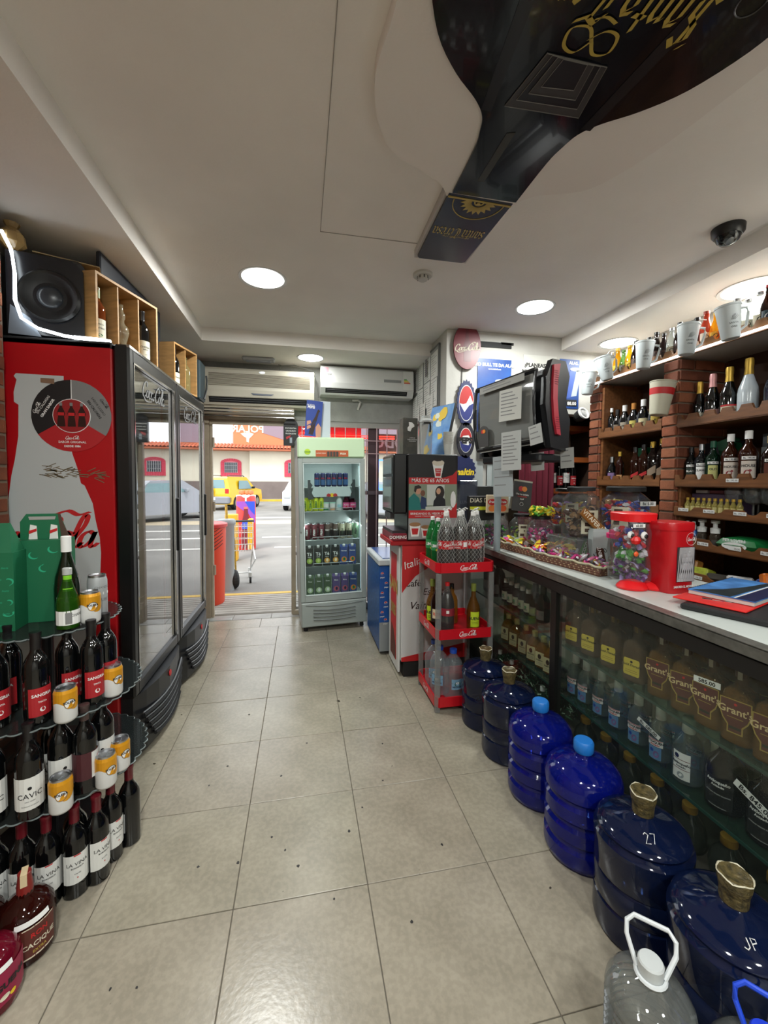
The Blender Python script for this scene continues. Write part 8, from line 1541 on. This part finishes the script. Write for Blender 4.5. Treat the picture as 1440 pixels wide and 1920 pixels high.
def archwin(x, y):
    w = obj('window', MB().fprism([(x-.72, 1.72), (x+.72, 1.72), (x+.72, 2.72)]+[(x+.72*math.cos(a), 2.72+.30*math.sin(a)) for a in [PI*i/10 for i in range(1, 10)]]+[(x-.72, 2.72)], .05, y), pinkm, bl)
    mb = MB()
    for k in range(9): mb.box(x-.71+k*.16, x-.57+k*.16, y-.08, y-.04, 1.73, 1.98)
    for k in range(7):
        for sx_ in (-.71, .46): mb.box(x+sx_, x+sx_+.25, y-.08, y-.04, 2.0+k*.105, 2.09+k*.105)
    for k in range(12):
        a = PI*(k+.5)/12; c_, s_ = math.cos(a), math.sin(a); mb.fprism([(x+.46*math.cos(a-.1), 2.70+.12*math.sin(a-.1)), (x+.70*math.cos(a-.1), 2.72+.28*math.sin(a-.1)), (x+.70*math.cos(a+.1), 2.72+.28*math.sin(a+.1)), (x+.46*math.cos(a+.1), 2.70+.12*math.sin(a+.1))], .04, y-.045)
    o = obj('surround_bricks', mb, pinkb, w); o['kind'] = 'stuff'
    obj('dark_pane', MB().box(x-.45, x+.45, y-.07, y-.05, 2.0, 2.72), pm('pane_dark', (50, 54, 62), .2), w)
    mb = MB(); [mb.box(x-.42+k*.14, x-.39+k*.14, y-.12, y-.10, 1.98, 2.74) for k in range(7)]; [mb.box(x-.45, x+.45, y-.12, y-.10, z, z+.02) for z in (2.2, 2.5)]
    obj('window_grille', mb, pm('grille_pale', (170, 172, 176), .5), w)
for x, y in ((-12.5, .5), (-8.4, .5), (-4.35, .5), (.15, 0), (4.6, 0), (9.0, 0)): archwin(x, y)
obj('eave_soffit', MB().box(-30, 34, -.55, .5, 3.55, 3.68), pm('eave_brown', (176, 110, 80), .8), bl)
tcl = pm('roof_clay', (190, 104, 74), .8, var=.3, vscale=1.5)
mb = MB()
for k in range(150):
    x = -18+k*.24; yo = -.6
    n_ = 5; vs = []
    for q in range(n_+1):
        a = PI*q/n_; vs += [(x+.12*math.cos(a), yo, 3.66+.11*math.sin(a)), (x+.10*math.cos(a), yo+1.4, 4.05+.10*math.sin(a))]
    mb.add(vs, [(2*i, 2*i+1, 2*i+3, 2*i+2) for i in range(n_)])
    mb.add([(x-.12, yo, 3.66), (x+.12, yo, 3.66), (x+.12, yo, 3.60), (x-.12, yo, 3.60)], [(0, 1, 2, 3)])
o = obj('roof_tiles', mb, tcl, bl); o['kind'] = 'stuff'
obj('roof_bed', MB().add([(-18, -.5, 3.64), (18, -.5, 3.64), (18, 1.2, 4.05), (-18, 1.2, 4.05)], [(0, 1, 2, 3)]), pm('eave_brown', (176, 110, 80), .8), bl)
sb = thing('rooftop_sign', 'long orange and violet company sign standing on the tiled roof over the road', 'sign', (0, 30.6, 4.0))
obj('panel', MB().box(-4.2, 8, 0, .12, 0, 1.6), pm('sign_orange', (206, 122, 80), .6), sb)
obj('violet_field', MB().fprism([(-2.2, 1.6), (8, 1.6), (8, .12), (.5, .12), (-2.2, .95)][::-1], .02, 0), pm('sign_violet', (140, 122, 134), .6), sb)
mb = MB(); put_text(mb, 'POLAR', -3.2, .95, .52, bold=.03, y=-.03, M=Matrix.Translation((-6.4, 0, 0)) @ Matrix.Scale(-1, 4, (1, 0, 0))); put_text(mb, 'C.A.', 1.3, .25, .5, bold=.03, y=-.03, M=Matrix.Translation((1.6, 0, 0)) @ Matrix.Scale(-1, 4, (1, 0, 0)))
obj('lettering', mb, offw, sb)
obj('bear_shape', MB().fprism([(-3.7, .85), (-3.45, .62), (-3.3, .55), (-3.28, .25), (-3.12, .2), (-3.08, .5), (-2.95, .62), (-2.75, .85), (-3.0, .92), (-3.4, .92)], .02, 0), offw, sb)
obj('white_annex', MB().box(-12, -4.3, .3, 4, -.4, 2.3), pm('annex_white', (216, 218, 216), .8), sb)
# ---- cars
def car(name, label, loc, rz, col, suv=False, spare=False):
    t = thing(name, label, 'car', loc, rz)
    cm_ = pm('paint_'+name+str(col[0]), col, .25, coat=.5)
    L_, Wd, H_ = (3.9, 1.68, 1.6) if suv else (4.2, 1.7, 1.42)
    # side profile (y along the car, rear at 0), z up
    if suv: pr_ = [(0, .35), (0, .95), (.08, 1.5), (.25, H_), (2.3, H_), (2.95, 1.05), (3.8, .92), (L_, .5), (L_-.05, .28), (.05, .28)]
    else: pr_ = [(0, .4), (.05, .9), (.7, .98), (1.3, 1.38), (2.5, H_), (3.2, .98), (4.05, .82), (L_, .5), (L_-.05, .25), (.1, .25)]
    Mx = Matrix(((0, 0, 1, -Wd/2), (1, 0, 0, 0), (0, 1, 0, 0), (0, 0, 0, 1)))
    n_ = len(pr_); vs = []; 
    for k, (u, ins) in enumerate(((0, .10), (.06, 0), (.94, 0), (1, .10))):
        for y, z in pr_:
            tp = .13*max(0, (z-.95))/.6; xx = Wd*u; xx = xx+(Wd*.5-xx)*tp*2*.9; sc_ = 1 if ins == 0 else .975
            vs.append((xx-Wd/2, (y-L_/2)*sc_+L_/2, z))
    fs = [tuple(range(n_)), tuple(range(3*n_, 4*n_))[::-1]]
    for q in range(3): fs += [(q*n_+i, q*n_+(i+1) % n_, (q+1)*n_+(i+1) % n_, (q+1)*n_+i) for i in range(n_)]
    obj('car_body', MB().add(vs, fs), cm_, t, smooth=True)
    gl = pm('car_glass', (120, 150, 156), .1)
    if suv:
        obj('rear_window', MB().fprism([(-.62, 1.05), (.62, 1.05), (.54, 1.45), (-.54, 1.45)], .03, -.0, T(0, .04, 0)), gl, t)
        obj('bumper', MB().box(-.84, .84, -.12, .25, .32, .66, .05), pm('bumper_grey', (130, 132, 138), .5), t)
        obj('plate', MB().fprism([(-.2, .5), (.2, .5), (.2, .62), (-.2, .62)], .01, -.125), wht, t)
        for x in (-.70, .70): obj('tail_light', MB().box(x-.09, x+.09, -.015, .05, .80, 1.02, .02), red, t)
        for x in (-.6, .6): obj('roof_rail', MB().tube([(x, .3, 1.62), (x, .5, 1.67), (x, 1.9, 1.67), (x, 2.1, 1.62)], .02, 6), black, t)
    else:
        for sgn in (-1, 1): obj('headlight', MB().box(sgn*.62-.16, sgn*.62+.16, -.01, .12, .6, .76, .03), pm('lamp_grey', (180, 186, 190), .2), t)
        obj('windscreen', MB().add([(-.55, .75, 1.02), (.55, .75, 1.02), (.48, 1.3, 1.36), (-.48, 1.3, 1.36)], [(0, 1, 2, 3)]), gl, t)
    for sgn in (-1, 1):
        obj('side_window', MB().add([(sgn*(Wd/2-.015), 1.0, 1.0), (sgn*(Wd/2-.015), 2.55, 1.0), (sgn*(Wd/2-.10), 2.2, 1.42 if suv else 1.32), (sgn*(Wd/2-.10), 1.2, 1.42 if suv else 1.3)], [(0, 1, 2, 3)]), gl, t)
        obj('wing_mirror', MB().box(sgn*(Wd/2+.08)-.08, sgn*(Wd/2+.08)+.08, 2.45, 2.55, 1.0, 1.12, .02), black if suv else cm_, t)
        for y in (.7, L_-.75):
            w_ = obj('wheel', MB().lathe([(.2, -.1), (.31, -.1), (.33, -.07), (.33, .07), (.31, .1), (.2, .1)], 20, T(sgn*(Wd/2-.08), y, .33, 0, 0, PI/2)), blackm, t)
            obj('wheel_rim', MB().cyl(.19, -.105, .105, 16, T(sgn*(Wd/2-.08), y, .33, 0, 0, PI/2)), alu, w_)
    if spare:
        w_ = obj('spare_wheel', MB().lathe([(.2, -.09), (.31, -.09), (.33, -.05), (.33, .05), (.31, .09), (.2, .09)], 24, T(-.25, -.12, .92, 0, PI/2)), blackm, t)
        obj('spare_rim', MB().cyl(.22, -.095, .10, 20, T(-.25, -.12, .92, 0, PI/2)), pm('rim_silver', (190, 192, 196), .3), w_)
        mb = MB(); [mb.cyl(.045, .1, .112, 10, T(-.25+.12*math.cos(a), -.12, .92+.12*math.sin(a), 0, PI/2)) for a in [2*PI*i/5+.3 for i in range(5)]]; obj('rim_holes', mb, blackm, w_)
    return t
car('car', 'yellow four-wheel-drive car with a spare wheel on its back parked across the road', (-3.45, 19.6, 0), math.radians(-17), (226, 180, 36), True, True)
car('car', 'white car standing across the road, half cut by the door post', (.62, 18.6, 0), math.radians(-6), (214, 218, 222))
car('car', 'silver car seen through the barred window by the coffee machine', (5.35, 13.4, 0), math.radians(40), (156, 160, 170))
# ---- things on the pavement
bn = thing('waste_bin', 'tall orange-red plastic bin on the pavement beside the doorway', 'bin', (-.405, 4.08, 0))
obj('bin_body', MB().lathe([(.185, 0), (.195, .02), (.215, .88)], 28), pm('bin_orange', (214, 66, 38), .45), bn, smooth=True)
obj('bin_rim', MB().lathe([(.216, .88), (.232, .885), (.232, .92), (.21, .93), (.19, .925)], 28), pm('bin_rim_red', (190, 50, 50), .4), bn, smooth=True)
for k in range(6):
    z = .80-.04*k; mb = MB(); pts = [(.2135*math.sin(a), -.2135*math.cos(a), z+.10*(i/8)) for i, a in enumerate([.25+.9*q/8 for q in range(9)])]; mb.tube(pts, .004, 4); obj('scribble', mb, ink, bn)
gb_ = thing('grey_bin', 'narrow grey tube bin standing behind the orange bin outside', 'bin', (-.275, 4.62, 0))
obj('bin_body', MB().lathe([(.09, 0), (.10, .84), (.115, .86), (.115, .9), (.1, .92)], 18), pm('bin_grey', (150, 154, 156), .5), gb_, smooth=True)
ht = thing('hand_truck', 'yellow hand truck with a black tyre parked between the bin and the trolley', 'hand truck', (-.235, 4.72, 0))
obj('frame', MB().tube([(-.02, 0, .1), (-.04, .02, .6), (-.06, 0, 1.10)], .016, 8).tube([(.04, .12, .1), (.02, .14, .6), (-.02, .1, .9)], .014, 6), pm('truck_yellow', (190, 150, 50), .5, var=.4, vscale=20), ht)
w_ = obj('wheel', MB().lathe([(.05, -.04), (.11, -.045), (.125, -.02), (.125, .02), (.11, .045), (.05, .04)], 20, T(.03, -.03, .125, math.radians(25), 0, PI/2)), blackm, ht)
obj('wheel_hub', MB().cyl(.05, -.046, .046, 12, T(.03, -.03, .125, math.radians(25), 0, PI/2)), pm('truck_yellow', (190, 150, 50)), w_)
tr = thing('shopping_trolley', 'wire shopping trolley with a dark handle bar outside the doorway', 'trolley', (-.14, 5.0, 0), rz=.12)
wm = pm('trolley_wire', (200, 202, 200), .4, metal=.4)
mb = MB()
for k in range(9): x = -.15+.3*k/8; mb.tube([(x, -.18, .84), (x*.92, -.16, .46)], .003, 4)
for z in (.48, .56, .65, .74, .82): mb.tube([(-.15, -.18, z), (.15, -.18, z), (.15, .38, z), (-.15, .38, z)], .004, 4, closed=True)
for k in range(9): y = -.18+.56*k/8; mb.tube([(.15, y, .84), (.145, y, .46)], .003, 4); mb.tube([(-.15, y, .84), (-.145, y, .46)], .003, 4)
for k in range(7): mb.tube([(-.13+.26*k/6, -.17, .47), (-.13+.26*k/6, .38, .47)], .003, 4)
obj('wire_basket', mb, wm, tr)
obj('handle', MB().tube([(-.17, -.24, .88), (.16, -.24, .88)], .013, 8), pm('handle_dark', (60, 70, 70), .5), tr)
obj('underframe', MB().tube([(.14, -.15, .46), (.12, -.05, .3), (.11, .0, .14), (-.12, .0, .14)], .011, 6).tube([(.15, .3, .46), (.18, .1, .3), (.12, .2, .16), (.1, -.1, .15)], .009, 6), wm, tr)
for x, y in ((.11, -.05), (-.11, -.05), (.1, .3), (-.1, .3)):
    c_ = obj('castor_fork', MB().box(x-.02, x+.02, y-.02, y+.02, .07, .15, .004), wm, tr); obj('castor_wheel', MB().cyl(.045, -.014, .014, 14, T(x, y, .046, 0, 0, PI/2)), blackm, c_)
pc = thing('promo_cooler', 'can-shaped red and blue promotional cooler with a cola bottle printed on it in the street', 'promo cooler', (-.45, 7.9, 0), rz=.1)
obj('shell', MB().lathe([(.17, 0), (.19, .03), (.19, 1.07), (.175, 1.11)], 24, sq=1.5), pm('promo_red', (216, 60, 56), .4), pc, smooth=True)
obj('blue_top', MB().prism([(.192*math.cos(a), .192*math.sin(a)) for a in [2*PI*i/24 for i in range(24)]], 1.0, 1.12), wht, pc)
obj('violet_band', MB().fprism([(-.175, 1.0), (.175, 1.0), (.175, .55), (.12, .62), (.05, .75), (-.1, .85), (-.175, .92)][::-1], .002, -.193), pm('promo_violet', (150, 80, 180), .4), pc)
obj('blue_corner', MB().fprism([(-.02, 1.0), (.175, 1.0), (.175, .72), (.1, .8), (.04, .9)][::-1], .002, -.196), pm('promo_blue', (50, 80, 200), .4), pc)
pb_ = obj('bottle_print', MB().fprism([(-.08, .05), (.08, .05), (.08, .3), (.06, .4), (.075, .5), (.07, .62), (.045, .72), (.035, .85), (-.035, .85), (-.045, .72), (-.07, .62), (-.075, .5), (-.06, .4), (-.08, .3)], .002, -.199), pm('print_cola', (120, 40, 50), .4), pc)
obj('bottle_cap', MB().fprism([(-.04, .85), (.04, .85), (.035, .89), (-.035, .89)], .002, -.20), pm('capred', (226, 110, 100), .4), pb_); obj('bottle_label', MB().fprism([(-.07, .44), (.07, .44), (.072, .6), (-.072, .6)], .002, -.202), pm('label_blue2', (70, 90, 190), .4), pb_)
mb = MB(); [mb.lathe([(.001, 0), (.05, .015), (.065, .05), (.05, .09), (.001, .1)], 12, T(x, 0, 1.12)) for x in (-.08, .02, .09)]; o = obj('orange_topper', mb, pm('topper_orange', (226, 110, 60), .5), pc, smooth=True)
yb = thing('yellow_crate', 'yellow plastic crate standing in the street behind the trolley', 'crate', (-.52, 6.6, 0))
obj('crate_body', MB().box(-.12, .08, 0, .2, .0, .82, .01).box(.26, .34, 0, .2, 0.2, .74, .01), pm('crate_yellow', (214, 160, 30), .5), yb)
# ================================================================== CEILING FITTINGS
def downlight(x, y, z, r, label):
    t = thing('downlight', label, 'ceiling light', (x, y, z), group='round ceiling downlights')
    obj('trim_ring', MB().lathe([(r*1.02, 0), (r*1.16, -.004), (r*1.17, 0)], 40, cap=False), pm('trim_white', (200, 200, 198), .5), t)
    obj('diffuser', MB().lathe([(.001, -.006), (r*.9, -.005), (r*1.03, 0)], 40, cap=False), pm('diffuser_glow', (255, 255, 250), .5, emit=5.0), t, smooth=True)
LB = ['round downlight in the high ceiling above the coolers', 'round downlight in the high ceiling above the ticket machine', 'unseen round downlight added behind the camera by the brick wall', 'unseen round downlight added behind the camera over the counter side', 'unseen added downlight farthest behind the camera']
for (x, y, r), lb in zip(DOWN_HI, LB): downlight(x, y, 2.731, r, lb)
LB2 = ['small warm downlight in the low soffit over the air conditioners', 'large downlight in the soffit above the champagne shelf', 'downlight in the soffit next to the posters', 'unseen soffit downlight added beyond the frame over the shelves', 'unseen soffit downlight added far behind the camera over the shelves']
for (x, y, r), lb in zip(DOWN_LO, LB2): downlight(x, y, Z_LO-.002, r, lb)
el = thing('emergency_light', 'oblong white emergency light fixed on the low soffit above the door', 'ceiling light', (.262, 3.33, Z_LO)); obj('casing', MB().box(-.155, .155, -.05, .05, -.03, 0, .012), pm('casing_white', (176, 176, 180), .5), el); obj('lens', MB().box(-.12, .12, -.035, .035, -.04, -.028, .008), pm('lens_grey', (150, 150, 158), .3), el)
sm = thing('smoke_detector', 'round white smoke detector on the ceiling beyond the bottle neck print', 'smoke detector', (1.43, 1.645, 2.733)); obj('base', MB().lathe([(.055, -.018), (.062, -.012), (.062, 0)], 28), pm('detector_white', (190, 188, 180), .5), sm, smooth=True); obj('sensor_dome', MB().lathe([(.002, -.042), (.028, -.040), (.034, -.032), (.036, -.016)], 24), pm('detector_white', (190, 188, 180)), sm, smooth=True)
for k in range(8): a = PI/4*k; obj('vent_slot', MB().box(-.004, .004, .035, .037, -.034, -.018, M=T(rz=a)), pm('slot_grey', (90, 90, 86), .6), sm)
cmr = thing('dome_camera', 'black dome security camera on the ceiling above the counter', 'camera', (2.83, .865, 2.732)); obj('housing', MB().lathe([(.058, -.045), (.07, -.03), (.072, 0)], 30), black, cmr, smooth=True); obj('dome', MB().lathe([(.002, -.088), (.03, -.082), (.048, -.065), (.056, -.044)], 26), pm('dome_smoke', (24, 28, 30), .05), cmr, smooth=True); obj('lens', MB().lathe([(.02, 0), (.02, .02), (.002, .022)], 16, T(-.02, -.015, -.07, 0, 2.4)), pm('lens_grey2', (70, 76, 78), .2), cmr)
# the huge bottle printed on the dropped panel: outline seen from below, neck towards the door
bp = thing('giant_bottle_cutout', 'giant dark rum bottle cut-out covering the dropped ceiling panel', 'ceiling display', (0, 0, 0))
cxb = 1.47
H = [(.50, -1.1), (.50, .0), (.485, .10), (.42, .235), (.33, .33), (.235, .40), (.185, .455), (.165, .52), (.153, .60), (.150, .83)]
S_ = crom(H[1:], 4); full = [(cxb+H[0][0], -1.1)]+[(cxb+x, y) for x, y in S_]+[(cxb-x, y) for x, y in S_[::-1]]+[(cxb-.50, -1.1)]
bmat = pm('rum_print', (15, 18, 28), .16, coat=.3, var=.4, vscale=3, col2=(9, 11, 17))
obj('bottle_print', MB().prism(full, 2.672, 2.681), bmat, bp)
obj('label_border', MB().prism([(cxb-.175, .835), (cxb+.155, .845), (cxb+.145, 1.395), (cxb-.165, 1.395)], 2.692, 2.732), pm('panel_white2', (190, 184, 180), .6), bp)
nl = obj('neck_label', MB().prism([(cxb-.160, .845), (cxb+.148, .852), (cxb+.128, 1.36), (cxb+.11, 1.375), (cxb-.14, 1.375), (cxb-.155, 1.36)], 2.680, 2.692), pm('label_midnight', (16, 20, 34), .25, var=.5, vscale=2, col2=(40, 22, 34)), bp)
MD = Matrix(((-1, 0, 0, 0), (0, 0, 1, 0), (0, 1, 0, 0), (0, 0, 0, 1)))     # local X -> -x, local Z -> +y, facing down
def dn(x, y, z): return Matrix.Translation((x, y, z)) @ MD
mb = MB(); put(mb, centre(blackletter('santa Teresa')), 0, 0, .075, w=.27, M=dn(cxb-.015, 1.075, 2.6785), sy=1.0); put_text(mb, 'FUNDADA EN 1796', 0, .075, .012, M=dn(cxb-.015, 1.06, 2.6785)); obj('neck_lettering', mb, gold, nl)
mb = MB(); mb.prism([(cxb-.158, .858), (cxb+.148, .866), (cxb+.147, .876), (cxb-.158, .868)], 2.678, 2.680); n_ = 16
for k in range(9):
    a = PI*(k+.5)/9; c, s_ = math.cos(a), math.sin(a); r0, r1 = .035, .085; cx_, cy_ = cxb-.005, .872
    mb.prism([(cx_+r0*c-.008*s_, cy_+r0*s_+.008*c), (cx_+(r0+r1)/2*c-.011*s_, cy_+(r0+r1)/2*s_+.011*c), (cx_+r1*c, cy_+r1*s_), (cx_+(r0+r1)/2*c+.011*s_, cy_+(r0+r1)/2*s_-.011*c), (cx_+r0*c+.008*s_, cy_+r0*s_-.008*c)], 2.678, 2.680)
ring = lambda r, a0, a1, w, n=24: [(cxb-.005+r*math.cos(a0+(a1-a0)*i/n), .872+r*math.sin(a0+(a1-a0)*i/n)) for i in range(n+1)]+[(cxb-.005+(r+w)*math.cos(a1-(a1-a0)*i/n), .872+(r+w)*math.sin(a1-(a1-a0)*i/n)) for i in range(n+1)]
mb.prism(ring(.018, 0, PI, .006), 2.678, 2.680); mb.prism(ring(.118, .03, PI-.03, .004), 2.678, 2.680); mb.prism(ellipse(cxb-.005, .885, .010, .008, 12), 2.678, 2.680)
obj('sun_emblem', mb, gold, nl)['kind'] = 'stuff'
mb = MB(); put(mb, centre(blackletter('Santa Teresa')), 0, 0, .125, w=.56, M=dn(cxb, .0, 2.6685)); obj('big_lettering', mb, gold, bp)
mb = MB(); put(mb, centre(nib([[(.0, .0), (.05, .06), (.12, .04), (.13, -.03), (.05, -.05), (.0, .0), (-.05, .05), (-.12, .03), (-.11, -.04), (-.04, -.05), (.02, .0)], [(.05, -.08), (0, -.1), (-.06, -.085)]], .014, .7, thin=.0015)), 0, 0, .62, w=.16, M=dn(cxb+.01, .165, 2.6685)); obj('flourish', mb, gold, bp)
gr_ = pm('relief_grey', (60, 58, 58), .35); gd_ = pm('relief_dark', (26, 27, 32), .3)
for k in range(4):
    s_ = 1-.2*k; z0 = 2.669-.0018*k; y1 = .40-.03*k; y0 = .22
    o = obj('embossed_step', MB().prism([(cxb-.13*s_, y1), (cxb+.14*s_, y1-.01), (cxb+.11*s_, y0), (cxb-.09*s_, y0)], z0, z0+.003), gr_ if k % 2 == 0 else gd_, bp)
    obj('step_edge', MB().tube([(x, y, z0-.0005) for x, y in ((cxb-.13*s_, y1), (cxb+.14*s_, y1-.01), (cxb+.11*s_, y0), (cxb-.09*s_, y0))], .0016, 4, closed=True), pm('relief_light', (112, 108, 104), .3), o)
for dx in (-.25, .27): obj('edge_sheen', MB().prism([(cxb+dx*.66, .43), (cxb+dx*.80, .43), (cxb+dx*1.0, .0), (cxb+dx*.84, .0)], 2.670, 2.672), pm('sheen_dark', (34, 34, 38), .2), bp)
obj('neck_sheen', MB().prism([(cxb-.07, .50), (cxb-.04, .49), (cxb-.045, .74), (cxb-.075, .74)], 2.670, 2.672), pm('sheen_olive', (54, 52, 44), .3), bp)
for x in (-.35, .36): mb = MB(); mb.tube([(cxb+x+.035*math.cos(a), -.0+.035*math.sin(a), 2.671) for a in [2*PI*i/24 for i in range(24)]], .002, 4, closed=True); obj('embossed_ring', mb, gr_, bp)
